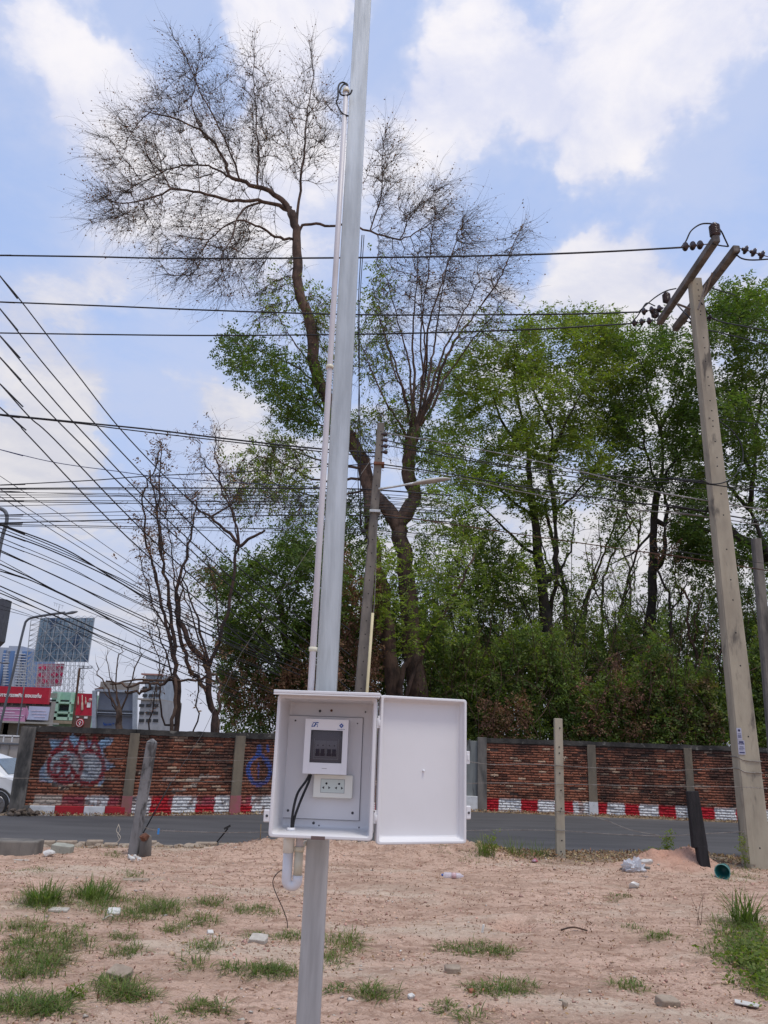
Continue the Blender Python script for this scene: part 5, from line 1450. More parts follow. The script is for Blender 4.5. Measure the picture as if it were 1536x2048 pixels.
def make_tree(name, label, limbs, ells, bark, leaves, cat='tree', group=None, seed=0, twig=None, **kw):
    """leaves: {class: (material, per node, length, leaflets, leaflet length, width, flat)}"""
    base = at(*limbs[0][0][0]); base.z = -.1
    Tt = thing(name, base, label, cat, group)
    G = grow(limbs, ells, seed=seed, **kw)
    V, F_ = tubes(G); parts = [(V, F_)]
    tw_spines = None
    if twig:
        sel = [i for i in range(len(G['pos'])) if G['r'][i] < twig.get('rmax', .03) and (i >= G['nl'] or G['r'][i] < .02) and (twig.get('cls') is None or G['cls'][i] in twig['cls'])]
        r = np.random.default_rng(seed + 5)
        idx = np.repeat(sel, twig['per']); P_ = G['pos'][idx]
        pr = np.maximum(G['par'][idx], 0); d = P_ - G['pos'][pr]; d = d / (np.linalg.norm(d, axis=1)[:, None] + 1e-6)
        P_ = P_ - d * r.uniform(0, .3, (len(idx), 1)) * np.linalg.norm(G['pos'][idx] - G['pos'][pr], axis=1)[:, None]
        if 'hub' in twig:
            h = np.array(at(*twig['hub'])); o_ = P_ - h; o_ /= np.linalg.norm(o_, axis=1)[:, None] + 1e-6
            d = d * .5 + o_ * .75
        d = d + r.normal(0, twig.get('spread', .5), d.shape)
        Ls = r.uniform(.35, 1.0, len(idx)) * twig['L']
        z = P_[:, 2]
        tv, tf, S_, Dd = twigs(P_, d, Ls, twig.get('r', .006), twig.get('segs', 6), twig.get('curl', .25), twig.get('trop', (0, 0, .05)), seed + 6)
        parts.append((tv, tf)); tw_spines = (S_, Dd)
        if twig.get('mat2'): parts.pop(); mesh_np('twigs', tv, tf, twig['mat2'], Tt)
    V, F_ = merge(parts)
    mesh_np('trunk', V, F_, bark, Tt, smooth=True)
    for c, (m_, per, L, k, ll, lw, flat) in leaves.items():
        if c.startswith('twig'):
            S_, Dd = tw_spines; r = np.random.default_rng(seed + 9)
            n_, kk = S_.shape[:2]; pick = r.random((n_, kk)) < per
            if 'zmax' in kw: pass
            P_ = S_[pick] + r.normal(0, .02, (pick.sum(), 3)); d = rand_dir(len(P_), r)
            lv = sprays(P_, d, np.full(len(P_), L), k, ll, lw, seed + 10, flat)
        else: lv = leafy(G, by_class(G, c), per, L, k, ll, lw, seed + hash_c(c), flat)
        if lv is not None: mesh_np({'b': 'dry_leaves', 't': 'buds'}.get(c[0], 'crown'), lv[0], lv[1], m_, Tt)
    return Tt, G


def hash_c(c): return sum(ord(q) for q in c) * 13


# --- the tall half-bare tree behind the post
Yt = 24.0
limbs = [
    ([(838, 1420, Yt), (826, 1300, Yt), (818, 1200, Yt), (812, 1120, Yt), (798, 1060, Yt), (812, 1025, Yt), (829, 990, Yt), (816, 945, Yt), (820, 890, Yt), (832, 850, Yt)], .30, .20),
    ([(800, 1062, Yt), (775, 1018, Yt), (745, 985, Yt), (725, 925, Yt), (690, 865, Yt), (650, 790, Yt), (630, 735, Yt), (622, 650, Yt), (602, 590, Yt), (594, 520, Yt), (592, 470, Yt), (582, 425, Yt)], .25, .15),
    ([(582, 425, Yt), (562, 400, Yt), (530, 378, Yt), (490, 365, Yt), (458, 350, Yt), (450, 320, Yt), (420, 280, Yt), (375, 245, Yt - .5), (300, 225, Yt - 1)], 0.101, 0.024),
    ([(586, 430, Yt), (560, 412, Yt), (515, 402, Yt - .5), (460, 400, Yt - 1), (400, 385, Yt - 1), (340, 380, Yt - 1.3), (270, 405, Yt - 1.5), (215, 400, Yt - 1.5)], 0.086, 0.016),
    ([(470, 358, Yt), (410, 330, Yt + 1), (350, 335, Yt + 1.5), (300, 355, Yt + 2), (240, 390, Yt + 2)], 0.047, 0.016),
    ([(582, 415, Yt), (520, 405, Yt), (480, 425, Yt - 1), (465, 470, Yt - 1.5), (440, 520, Yt - 2)], 0.055, 0.016),
    ([(585, 478, Yt), (550, 474, Yt - .5), (520, 455, Yt - 1), (480, 440, Yt - 1), (430, 470, Yt - 1), (390, 520, Yt - 1)], 0.055, 0.016),
    ([(590, 470, Yt), (598, 400, Yt), (607, 320, Yt), (614, 230, Yt), (626, 150, Yt), (618, 85, Yt)], 0.062, 0.010),
    ([(515, 370, Yt), (515, 300, Yt), (512, 230, Yt), (508, 150, Yt), (510, 75, Yt)], 0.039, 0.010),
    ([(480, 362, Yt), (460, 300, Yt), (430, 240, Yt), (395, 170, Yt), (370, 110, Yt), (345, 70, Yt)], 0.039, 0.010),
    ([(410, 275, Yt), (385, 210, Yt), (395, 150, Yt), (400, 90, Yt)], 0.027, 0.010),
    ([(592, 470, Yt), (612, 448, Yt), (650, 452, Yt), (690, 448, Yt), (740, 462, Yt), (800, 478, Yt), (840, 460, Yt), (890, 430, Yt)], 0.062, 0.016),
    ([(740, 462, Yt), (760, 400, Yt), (765, 330, Yt), (770, 260, Yt)], 0.031, 0.010),
    ([(800, 478, Yt), (830, 420, Yt), (870, 390, Yt)], 0.027, 0.010),
    # second stem in front, and the side shoot near the ground
    ([(790, 1420, Yt - .7), (782, 1320, Yt - .7), (770, 1230, Yt - .7), (757, 1140, Yt - .6), (742, 1060, Yt - .4), (735, 990, Yt - .2), (728, 930, Yt)], .25, .17),
    ([(812, 1400, Yt - 1), (835, 1330, Yt - 1), (862, 1270, Yt - 1.2), (905, 1195, Yt - 1.5), (945, 1120, Yt - 1.7)], 0.078, 0.032),
    ([(806, 1400, Yt - .9), (800, 1360, Yt - 1), (822, 1310, Yt - 1)], 0.094, 0.072),
]
for (x0_, y0_, x1_, y1_, x2_, y2_, rr) in [
        (825, 880, 800, 760, 745, 600, .05), (825, 870, 815, 720, 775, 560, .05), (828, 860, 825, 700, 835, 520, .06), (832, 860, 850, 700, 838, 560, .05), (835, 860, 870, 680, 895, 520, .06),
        (838, 850, 880, 720, 960, 560, .06), (840, 850, 900, 700, 985, 580, .06), (842, 850, 900, 740, 1010, 600, .05), (828, 870, 790, 740, 760, 640, .04), (835, 850, 860, 640, 930, 430, .05),
        (985, 580, 1010, 530, 1045, 450, .025), (820, 890, 770, 800, 728, 700, .05), (838, 850, 845, 640, 870, 420, .04), (645, 790, 620, 730, 560, 640, .05), (660, 810, 600, 740, 500, 690, .05),
        (690, 865, 620, 800, 500, 760, .05), (700, 880, 640, 850, 540, 830, .04), (730, 935, 660, 930, 560, 890, .05), (735, 960, 640, 960, 500, 900, .05), (735, 980, 640, 1000, 530, 960, .04)]:
    limbs.append(([(x0_, y0_, Yt), ((x0_ + x1_) / 2 + 3, (y0_ + y1_) / 2, Yt + random.uniform(-.5, .5)), (x1_, y1_, Yt + random.uniform(-1, 1)), (x2_, y2_, Yt + random.uniform(-1.5, 1.5))], rr, .014))
ells = [(330, 290, 150, 105, Yt, 2.5, 260, 'n'), (270, 410, 110, 75, Yt, 2.5, 150, 'n'), (420, 200, 110, 100, Yt, 2.5, 90, 'n'), (540, 270, 110, 130, Yt, 2.5, 190, 'n'), (640, 260, 60, 120, Yt, 2, 50, 'n'),
        (430, 500, 135, 90, Yt, 2.5, 230, 'n'), (500, 560, 90, 70, Yt, 2, 100, 'n'), (770, 380, 60, 130, Yt, 2, 90, 'n'), (850, 420, 80, 70, Yt, 2, 50, 'n'),
        (880, 570, 130, 120, Yt, 2.5, 260, 'n'), (770, 600, 60, 140, Yt, 2, 110, 'n'), (960, 520, 70, 90, Yt, 2, 50, 'n'), (840, 760, 90, 80, Yt, 2, 60, 'n'),
        (500, 700, 75, 55, Yt, 2, 60, 'g'), (560, 760, 90, 50, Yt, 2, 90, 'g'), (620, 840, 80, 55, Yt, 2, 60, 'g'), (560, 620, 60, 60, Yt, 1.5, 40, 'h'), (640, 620, 40, 60, Yt, 1.5, 30, 'h'),
        (560, 900, 80, 50, Yt, 2, 50, 'h'), (540, 980, 110, 50, Yt, 2.5, 70, 'h'), (740, 640, 25, 60, Yt, 1.5, 20, 'h'), (760, 850, 60, 60, Yt, 2, 40, 'h'), (980, 680, 40, 40, Yt, 1.5, 15, 'h'), (740, 600, 30, 70, Yt, 1.5, 30, 'h'), (745, 720, 35, 60, Yt, 1.5, 30, 'h'), (470, 690, 45, 40, Yt, 1.5, 30, 'g'), (660, 700, 50, 60, Yt, 1.5, 40, 'h'), (820, 820, 50, 50, Yt, 1.5, 30, 'g'),
        (840, 900, 50, 60, Yt, 1.5, 30, 'g'), (600, 1050, 70, 60, Yt, 1.5, 40, 'h'), (700, 1050, 60, 80, Yt, 1.5, 40, 'g'),
        (800, 1170, 90, 60, Yt - 1.8, 1.2, 70, 'l'), (850, 1240, 110, 50, Yt - 2.0, 1.2, 80, 'l'), (900, 1130, 60, 60, Yt - 1.5, 1.2, 40, 'l'), (770, 1110, 50, 50, Yt - 1.6, 1, 30, 'l'), (900, 1000, 70, 90, Yt - .5, 1.5, 60, 'l')]
T1, G1 = make_tree('tall_tree', 'tall half bare tree with a bent trunk and arching leafless crown', limbs, ells, M_bark2 if False else M_bark,
                   {'g': (M_leafd, 15, .30, 7, .11, .055, .4), 'h': (M_leafm, 9, .28, 6, .11, .055, .3), 'l': (M_leafl, 9, .36, 9, .11, .045, .7), 'twig': (M_leafb, .16, .05, 1, .075, .05, .3)},
                   seed=3, step=.33, kill=.62, rtip=.0115, jit=.26,
                   twig=dict(per=7, L=1.9, r=.0058, segs=8, curl=.30, mat2=M_dbark, hub=(600, 500, 24), spread=.42, trop=(0, 0, -.02), rmax=.026, cls=('n', 'h', None)))


# --- leafy trees on the other side of the wall
def auto_limbs(trunk, heads, r0, r1, Y, rs=.06, seed=0):
    r = random.Random(seed); L = [(trunk, r0, r1)]
    for (sx_, sy_, hx_, hy_, rr) in heads:
        mx_, my_ = (sx_ + hx_) / 2 + r.uniform(-10, 10), (sy_ + hy_) / 2 + r.uniform(-8, 14)
        L.append(([(sx_, sy_, Y), (mx_, my_, Y + r.uniform(-.8, .8)), (hx_, hy_, Y + r.uniform(-1.5, 1.5))], rr, rr * .35))
    return L


GRP = 'leafy trees growing behind the brick walls'
Y2 = 26.5
LD = dict(step=.42, kill=.75, rtip=.010, jit=.22, infl=5)
make_tree('leafy_tree', 'large feathery green tree with dark twin trunks beside the cabinet door', auto_limbs(
    [(1112, 1430, Y2), (1100, 1300, Y2), (1088, 1200, Y2), (1078, 1120, Y2), (1070, 1040, Y2), (1060, 980, Y2)],
    [(1100, 1300, 1115, 1150, .15), (1115, 1150, 1110, 1020, .12), (1110, 1020, 1105, 860, .10), (1060, 980, 1040, 820, .10), (1050, 900, 980, 780, .07), (1105, 860, 1060, 720, .06), (1110, 900, 1170, 780, .07),
     (1075, 1040, 980, 960, .06), (1040, 820, 1030, 700, .05), (1110, 1020, 1190, 940, .06), (1170, 780, 1180, 660, .04), (1080, 1120, 960, 1010, .07), (1115, 1150, 1150, 1040, .05)], .24, .13, Y2, seed=1),
    [(1130, 655, 120, 45, Y2, 2.5, 110, 'g'), (1010, 730, 110, 60, Y2, 2.5, 110, 'g'), (1100, 770, 140, 80, Y2, 3, 170, 'g'), (960, 830, 90, 80, Y2, 2.5, 100, 'l'), (1080, 880, 130, 70, Y2, 3, 130, 'g'),
     (1200, 720, 70, 70, Y2, 2.5, 70, 'g'), (970, 950, 90, 60, Y2, 2.5, 80, 'l'), (1080, 990, 120, 60, Y2, 2.5, 70, 'g'), (1190, 880, 70, 90, Y2, 2, 80, 'g'), (940, 1060, 80, 60, Y2, 2, 70, 'g'), (900, 770, 50, 60, Y2, 2, 50, 'l'), (900, 900, 60, 90, Y2, 2, 80, 'l'), (1180, 640, 70, 30, Y2, 2, 50, 'g'), (1050, 1130, 110, 60, Y2, 2.5, 60, 'l'), (960, 1180, 80, 60, Y2, 2, 50, 'l')], M_dbark,
    {'g': (M_leafm, 17, .46, 9, .15, .058, .8), 'l': (M_leafl, 16, .44, 9, .145, .056, .75)}, group=GRP, seed=21, **LD)
Y3 = 28.0
make_tree('leafy_tree', 'slender forked tree with a clean grey trunk beside the open sky gap', auto_limbs(
    [(1286, 1430, Y3), (1292, 1340, Y3), (1300, 1230, Y3), (1308, 1140, Y3), (1306, 1060, Y3), (1316, 980, Y3)],
    [(1308, 1140, 1330, 1050, .12), (1330, 1050, 1322, 960, .09), (1316, 980, 1290, 900, .07), (1290, 900, 1235, 870, .05), (1316, 980, 1320, 860, .08), (1320, 860, 1290, 740, .06), (1320, 860, 1360, 760, .06),
     (1322, 960, 1390, 900, .06), (1306, 1060, 1220, 1130, .05), (1290, 900, 1260, 780, .05)], .22, .12, Y3, seed=2),
    [(1270, 720, 80, 70, Y3, 2.5, 90, 'g'), (1340, 700, 50, 60, Y3, 2, 50, 'g'), (1290, 830, 90, 70, Y3, 2.5, 120, 'g'), (1350, 880, 60, 80, Y3, 2.5, 90, 'g'), (1250, 890, 60, 40, Y3, 2, 40, 'g'), (1370, 1000, 60, 60, Y3, 2, 60, 'g'),
     (1230, 800, 50, 60, Y3, 2, 50, 'g'), (1220, 700, 50, 50, Y3, 2, 40, 'g'), (1380, 800, 50, 90, Y3, 2, 70, 'g'), (1220, 960, 50, 50, Y3, 2, 40, 'g'), (1400, 1090, 50, 60, Y3, 2, 50, 'g'), (1330, 970, 60, 40, Y3, 2, 40, 'g')], M_dbark, {'g': (M_leafd, 17, .46, 9, .155, .060, .72)}, group=GRP, seed=22, **LD)
Y4 = 25.5
make_tree('leafy_tree', 'broad dark green tree with sloping limbs reaching in behind the large concrete pole', auto_limbs(
    [(1640, 1430, Y4), (1620, 1280, Y4), (1580, 1180, Y4), (1530, 1110, Y4), (1470, 1070, Y4), (1420, 1010, Y4)],
    [(1580, 1180, 1500, 1020, .14), (1500, 1020, 1510, 900, .09), (1510, 900, 1530, 760, .07), (1470, 1070, 1400, 1060, .08), (1500, 1020, 1430, 930, .08), (1500, 940, 1430, 780, .07), (1430, 780, 1400, 690, .05),
     (1510, 880, 1480, 720, .06), (1480, 720, 1450, 620, .04), (1620, 1280, 1560, 1000, .12), (1560, 1000, 1580, 800, .09), (1580, 800, 1560, 650, .06), (1420, 1010, 1370, 1080, .05)], .30, .12, Y4, seed=3),
    [(1480, 610, 90, 35, Y4, 2.5, 80, 'g'), (1450, 680, 70, 55, Y4, 2.5, 70, 'g'), (1550, 660, 80, 70, Y4, 3, 90, 'g'), (1500, 790, 80, 60, Y4, 3, 70, 'g'), (1440, 850, 70, 70, Y4, 3, 80, 'g'), (1540, 900, 70, 70, Y4, 3, 80, 'g'),
     (1450, 960, 80, 60, Y4, 2.5, 80, 'g'), (1540, 1010, 70, 50, Y4, 2.5, 60, 'g'), (1410, 1060, 50, 40, Y4, 2, 30, 'g'), (1500, 1120, 70, 50, Y4, 2, 50, 'g'), (1530, 590, 60, 30, Y4, 2, 40, 'g'), (1500, 720, 60, 50, Y4, 2, 50, 'g')], M_dbark, {'g': (M_leafd, 17, .46, 9, .155, .060, .75)}, group=GRP, seed=23, **LD)
Y5 = 22.5
make_tree('leafy_tree', 'low dark green tree with drooping leaves left of the steel post, above the wall', auto_limbs(
    [(585, 1440, Y5), (580, 1350, Y5), (570, 1270, Y5), (560, 1200, Y5)],
    [(580, 1350, 520, 1240, .06), (570, 1270, 600, 1160, .06), (560, 1200, 500, 1130, .05), (520, 1240, 450, 1170, .04), (600, 1160, 590, 1080, .04), (575, 1300, 480, 1290, .04), (580, 1330, 640, 1220, .05)], .16, .08, Y5, seed=4),
    [(500, 1180, 90, 60, Y5, 1.8, 110, 'g'), (570, 1130, 70, 60, Y5, 1.8, 80, 'g'), (480, 1270, 60, 50, Y5, 1.6, 60, 'g'), (570, 1240, 90, 60, Y5, 1.8, 90, 'g'), (650, 1180, 60, 90, Y5, 1.8, 60, 'g'), (435, 1160, 40, 50, Y5, 1.2, 40, 'g')],
    M_bark, {'g': (M_leafd, 22, .38, 9, .12, .048, .6)}, group=GRP, seed=24, step=.36, kill=.6, rtip=.009, jit=.25, infl=4)

# --- thin crooked stems between them
i = 0
STEMS = [(1150, 1430, 1130, 1180, 1085, 1010, 28, 'thin dark trunk standing close against the twin trunks of the large feathery tree'), (1165, 1380, 1185, 1150, 1240, 1020, 31, 'crooked leafless reddish tree nearest the twin trunks'),
         (1215, 1400, 1200, 1200, 1260, 1040, 31, 'bare tree leaning towards the slender forked tree at mid height'), (1262, 1400, 1250, 1220, 1275, 1040, 30, 'wavy bare tree directly beside the slender forked trunk'),
         (1330, 1400, 1335, 1230, 1320, 1100, 27, 'thin vine covered trunk hugging the far side of the slender forked tree'), (1240, 1420, 1270, 1180, 1230, 1060, 33, 'faint bare tree farthest off in the gap of open sky'),
         (1195, 1420, 1165, 1260, 1190, 1160, 32, 'pale pruned tree with forked grey limbs low in the gap'), (1395, 1420, 1390, 1280, 1360, 1170, 27, 'spindly reddish tree just before the large concrete pole')]
for (a, b_, c, d_, e, f, yy, lab) in STEMS:
    i += 1; r = random.Random(i)
    mid = [(a + (c - a) * t + r.uniform(-9, 9), b_ + (d_ - b_) * t, yy) for t in (0, .25, .5, .75)] + [(c + (e - c) * t + r.uniform(-9, 9), d_ + (f - d_) * t, yy) for t in (0, .35, .7, 1)]
    th = .10 if i in (1, 7) else .065
    make_tree('bare_tree', lab, auto_limbs(mid, [(c, d_, c + r.uniform(-60, 60), d_ - 110, th * .6), (e, f + 20, e + r.uniform(-50, 50), f - 60, th * .5), ((a + c) / 2, (b_ + d_) / 2, (a + c) / 2 + r.choice((-1, 1)) * 60, d_ - 30, th * .5)], th, th * .55, yy, seed=i),
              [((c + e) / 2, (d_ + f) / 2, 60, 90, yy, 2, 55, 'n'), (e, f, 60, 50, yy, 2, 40, 'b')], [M_dbark, M_rbark, M_rbark, M_rbark, M_dbark, M_bark2, M_bark2, M_rbark][i - 1],
              {'b': (M_leafb if i % 2 else M_leafm, 4, .2, 5, .10, .05, .4)}, group='thin bare trees in the gap of sky', seed=40 + i, step=.4, kill=.8, rtip=.009, jit=.45,
              twig=dict(per=1, L=.9, r=.006, segs=4, curl=.4, spread=.5, rmax=.03))

# --- scorched bare tree behind the end of the left wall
Y6 = 20.0
limbs = [([(352, 1470, Y6), (358, 1400, Y6), (352, 1330, Y6), (345, 1250, Y6), (335, 1180, Y6), (322, 1110, Y6), (315, 1030, Y6), (300, 940, Y6)], .08, .02),
         ([(430, 1470, Y6), (420, 1400, Y6), (412, 1330, Y6), (380, 1290, Y6), (358, 1240, Y6)], .095, .07),
         ([(420, 1400, Y6), (400, 1360, Y6), (380, 1335, Y6), (362, 1280, Y6), (355, 1240, Y6)], .06, .05),
         ([(420, 1330, Y6), (440, 1270, Y6), (462, 1200, Y6), (470, 1120, Y6), (478, 1090, Y6)], .055, .04),
         ([(478, 1090, Y6), (500, 1075, Y6), (530, 1060, Y6)], .05, .03), ([(476, 1090, Y6), (440, 1050, Y6), (400, 1020, Y6), (370, 990, Y6)], .05, .015),
         ([(352, 1330, Y6), (330, 1250, Y6), (318, 1180, Y6), (300, 1110, Y6), (285, 1020, Y6), (284, 980, Y6)], .05, .02),
         ([(356, 1240, Y6), (352, 1180, Y6), (370, 1120, Y6), (385, 1060, Y6), (392, 1000, Y6)], .06, .02),
         ([(284, 990, Y6), (300, 960, Y6), (318, 900, Y6)], .03, .015), ([(322, 1110, Y6), (316, 1040, Y6), (318, 950, Y6), (322, 895, Y6)], .04, .012),
         ([(420, 1330, Y6), (395, 1240, Y6), (360, 1150, Y6)], .04, .02), ([(462, 1010, Y6), (440, 960, Y6), (430, 900, Y6), (432, 860, Y6)], .025, .010),
         ([(478, 1090, Y6), (470, 1040, Y6), (440, 970, Y6), (405, 920, Y6), (392, 880, Y6)], .035, .010), ([(440, 970, Y6), (436, 920, Y6), (440, 870, Y6)], .02, .008)]
for (x0_, y0_, x1_, y1_, x2_, y2_) in ((350, 1330, 318, 1180, 283, 1040), (352, 1300, 330, 1150, 312, 960), (356, 1240, 345, 1120, 330, 1000), (356, 1250, 372, 1130, 386, 1000), (345, 1280, 300, 1190, 278, 1100), (415, 1330, 380, 1220, 350, 1130), (352, 1400, 330, 1300, 300, 1200), (300, 1440, 318, 1340, 296, 1250), (330, 1450, 322, 1370, 340, 1290), (440, 1290, 430, 1180, 410, 1100), (470, 1120, 470, 1040, 452, 940), (392, 1440, 396, 1330, 372, 1240)):
    limbs.append(([(x0_, y0_, Y6), (x1_, y1_, Y6 + random.uniform(-.4, .4)), (x2_, y2_, Y6 + random.uniform(-.6, .6))], .028, .009))
make_tree('scorched_tree', 'scorched brown bare tree with two crossing stems behind the wall, crossed by many cables', limbs,
          [(330, 1000, 60, 100, Y6, 1.5, 60, 'n'), (440, 980, 70, 90, Y6, 1.5, 50, 'n'), (320, 1200, 50, 100, Y6, 1.2, 45, 'n'), (400, 1150, 60, 80, Y6, 1.5, 40, 'n'), (330, 900, 30, 20, Y6, .6, 20, 'b'), (300, 1080, 30, 60, Y6, .8, 20, 'b'), (400, 1330, 70, 50, Y6, 1, 30, 'b')], mat('scorched_bark', (.075, .045, .035), (.03, .022, .02), scale=4, rough=.95, bump=.6, bscale=14, bdist=.02),
          {'b': (M_leafb, 6, .25, 6, .10, .04, .1), 'twig': (M_leafb, .16, .12, 3, .10, .028, .0)}, seed=31, step=.25, kill=.5, rtip=.007, jit=.35,
          twig=dict(per=3, L=.95, r=.0055, segs=7, curl=.35, spread=.5, trop=(0, 0, .0), rmax=.03))
limbs = [([(236, 1480, Y6 - .5), (236, 1440, Y6 - .5), (238, 1420, Y6 - .5)], .10, .07), ([(237, 1425, Y6), (228, 1380, Y6), (215, 1330, Y6), (216, 1300, Y6)], .03, .008), ([(238, 1425, Y6), (232, 1370, Y6), (240, 1310, Y6), (246, 1290, Y6)], .03, .008),
         ([(238, 1425, Y6), (222, 1390, Y6), (200, 1350, Y6), (192, 1325, Y6)], .03, .008), ([(240, 1425, Y6), (262, 1360, Y6), (280, 1310, Y6), (275, 1285, Y6)], .03, .008), ([(236, 1430, Y6), (215, 1390, Y6), (190, 1370, Y6)], .02, .008)]
make_tree('stump', 'short stump with thin bare upright shoots in front of the grey steel panel', limbs, [(235, 1340, 50, 50, Y6, 1, 35, 'n')], M_bark, {}, seed=33, step=.22, kill=.45, rtip=.006, jit=.3, cat='stump',
          twig=dict(per=1, L=.6, r=.0045, segs=5, curl=.3, spread=.4, rmax=.03))
limbs = [([(352, 1372, Y6 - .3), (320, 1368, Y6 - .3), (295, 1366, Y6 - .4), (262, 1372, Y6 - .5), (240, 1368, Y6 - .5), (212, 1362, Y6 - .6)], .06, .02), ([(440, 1366, Y6), (390, 1362, Y6), (330, 1360, Y6 - .3), (270, 1360, Y6 - .4), (220, 1368, Y6 - .5)], .05, .02),
         ([(300, 1378, Y6 - .4), (270, 1385, Y6 - .4), (250, 1382, Y6 - .4)], .05, .02)]
make_tree('fallen_branch', 'dry brown branch lying level across the scorched tree above the wall', limbs, [(280, 1370, 60, 12, Y6 - .4, .4, 60, 'n')], M_bark, {}, seed=34, step=.15, kill=.3, rtip=.006, jit=.5, cat='branch',
          twig=dict(per=3, L=.5, r=.005, segs=4, curl=.5, spread=.6, rmax=.03))
for (x, h, lab) in ((258, 1438, 'broken black stake poking up behind the wall coping'),):
    pass

# --- undergrowth: one tangled mass behind both walls
r = np.random.default_rng(77)


def mass(regions, per_area, ll, lw, k=5, L=.2, flat=.3, seed=0):
    """leaves in clumps through volumes outlined in the photo; uneven top by noise"""
    out = []; r = np.random.default_rng(seed)
    for (px0, px1, pyt, pyb, Y, dY, dens) in regions:
        n = int((px1 - px0) * (pyb - pyt) * per_area * dens)
        x = r.uniform(px0, px1, n); y = pyb - (pyb - pyt) * (r.random(n) ** .8) * (.30 + 1.25 * fbm(x / 30 + Y, x * 0 + 3 + Y, 4, .6)); yy = Y + r.uniform(-dY, dY, n)
        keep = fbm(x / 16 + yy, y / 13 + yy * 2, 3) > r.uniform(.33, .60, n)
        P_ = at_np(x[keep], y[keep], yy[keep]); d = r.normal(size=P_.shape) + np.array([0, -.2, .1])
        out.append(sprays(P_, d, r.uniform(.7, 1.3, len(P_)) * L, k, ll, lw, seed + len(out), flat, spread=.9))
    return merge(out)


REG = [(440, 660, 1250, 1480, 22.6, .8, 1.3), (640, 800, 1180, 1500, 25.4, .8, 1.2), (820, 1000, 1230, 1500, 24.8, 1.0, 1.1), (980, 1160, 1280, 1500, 24.5, 1.0, 1.2), (1120, 1330, 1330, 1510, 24.3, 1.0, 1.2),
       (1300, 1560, 1290, 1530, 24.0, 1.0, 1.3), (1500, 1720, 1200, 1540, 24.0, 1.0, 1.0), (860, 1300, 1270, 1500, 27.5, 1.2, 1.0), (1180, 1560, 1240, 1500, 28.5, 1.2, .8), (640, 1000, 1080, 1400, 27.0, 1.2, .7), (1380, 1560, 1100, 1400, 28.0, 1.0, .8), (900, 1180, 1130, 1380, 29.0, 1.2, .5), (1150, 1400, 1180, 1400, 30.0, 1.2, .4)]
gv = mass(REG, .11, .105, .055, seed=50)
tag(mesh_np('undergrowth', gv[0], gv[1], mat('undergrowth_leaf', (.15, .205, .05), (.085, .125, .036), scale=1.1, rough=.7, trans=.4, island=.45, c3=(.17, .12, .06), s3=.8, lo3=.58, hi3=.68), None), 'tangled dark green undergrowth filling the ground behind both brick walls', 'undergrowth', kind='stuff')
gv = mass([(a, b, c - 10, d - 10, y, s * .9, .6) for a, b, c, d, y, s, _ in REG[1:9]], .10, .10, .05, seed=51)
tag(mesh_np('undergrowth', gv[0], gv[1], M_leafl, None), 'brighter green leaf clumps scattered through the dark undergrowth', 'undergrowth', kind='stuff')
gv = mass([(560, 680, 1300, 1480, 22.0, .5, .9), (680, 760, 1080, 1460, 22.6, .5, .5), (1150, 1330, 1330, 1500, 24.0, 1.0, .5), (1340, 1440, 1370, 1510, 24.0, 1.0, .4), (960, 1060, 1400, 1490, 23.4, .4, .4), (450, 560, 1330, 1450, 22, .5, .5)], .13, .10, .045, seed=52)
tag(mesh_np('dead_vines', gv[0], gv[1], M_leafb, None), 'dead brown vine leaves hanging over the undergrowth just above the walls', 'dead vines', kind='stuff')
# slender saplings: too many thin stems to count, behind the first trees
ns = 150; x = np.concatenate([r.uniform(880, 1400, 110), r.uniform(640, 880, 25), r.uniform(1400, 1600, 15)]); y = np.full(ns, 1440.) + r.uniform(-30, 30, ns); yy = r.uniform(25.5, 33, ns)
B_ = at_np(x, y, yy); B_[:, 2] = -.1
tv, tf, S_, Dd = twigs(B_, np.stack([r.normal(0, .16, ns), r.normal(0, .1, ns), np.ones(ns)], 1), r.uniform(4.5, 9.5, ns), .045, 14, .17, (0, 0, .03), 61)
sel = r.integers(5, 15, 1500); who = r.integers(0, ns, 1500)
tv2, tf2, S2, _ = twigs(S_[who, sel], Dd[who, sel] + r.normal(0, .55, (1500, 3)), r.uniform(.6, 2.2, 1500), .013, 6, .35, (0, 0, .06), 62)
gv = merge([(tv, tf), (tv2, tf2)]); tag(mesh_np('saplings', gv[0], gv[1], M_dbark, None), 'countless slender dark saplings crowding between the larger trunks', 'saplings', kind='stuff')
q = S2[:, 3:].reshape(-1, 3); q = q[r.random(len(q)) < .75]; lv = sprays(q, rand_dir(len(q), r) * [1, 1, .4], np.full(len(q), .35), 7, .13, .05, 63, .6)
tag(mesh_np('sapling_leaves', lv[0], lv[1], M_leafm, None), 'thin scattered foliage on the slender saplings', 'saplings', kind='stuff')
# vine stems and saplings in the undergrowth
n = 420
x = np.concatenate([r.uniform(440, 760, 150), r.uniform(830, 1560, 270)]); y = r.uniform(1330, 1500, n); yy = r.uniform(22.8, 25, n)
d = np.stack([r.normal(0, .35, n), r.normal(0, .2, n), np.ones(n)], 1)
tv, tf, S_, _ = twigs(at_np(x, y, yy), d, r.uniform(1.2, 4.0, n), .013, 9, .45, (0, 0, .02), 60)
tag(mesh_np('undergrowth_stems', tv, tf, M_rbark, None), 'thin brown stems and creepers rising through the undergrowth', 'undergrowth', kind='stuff')
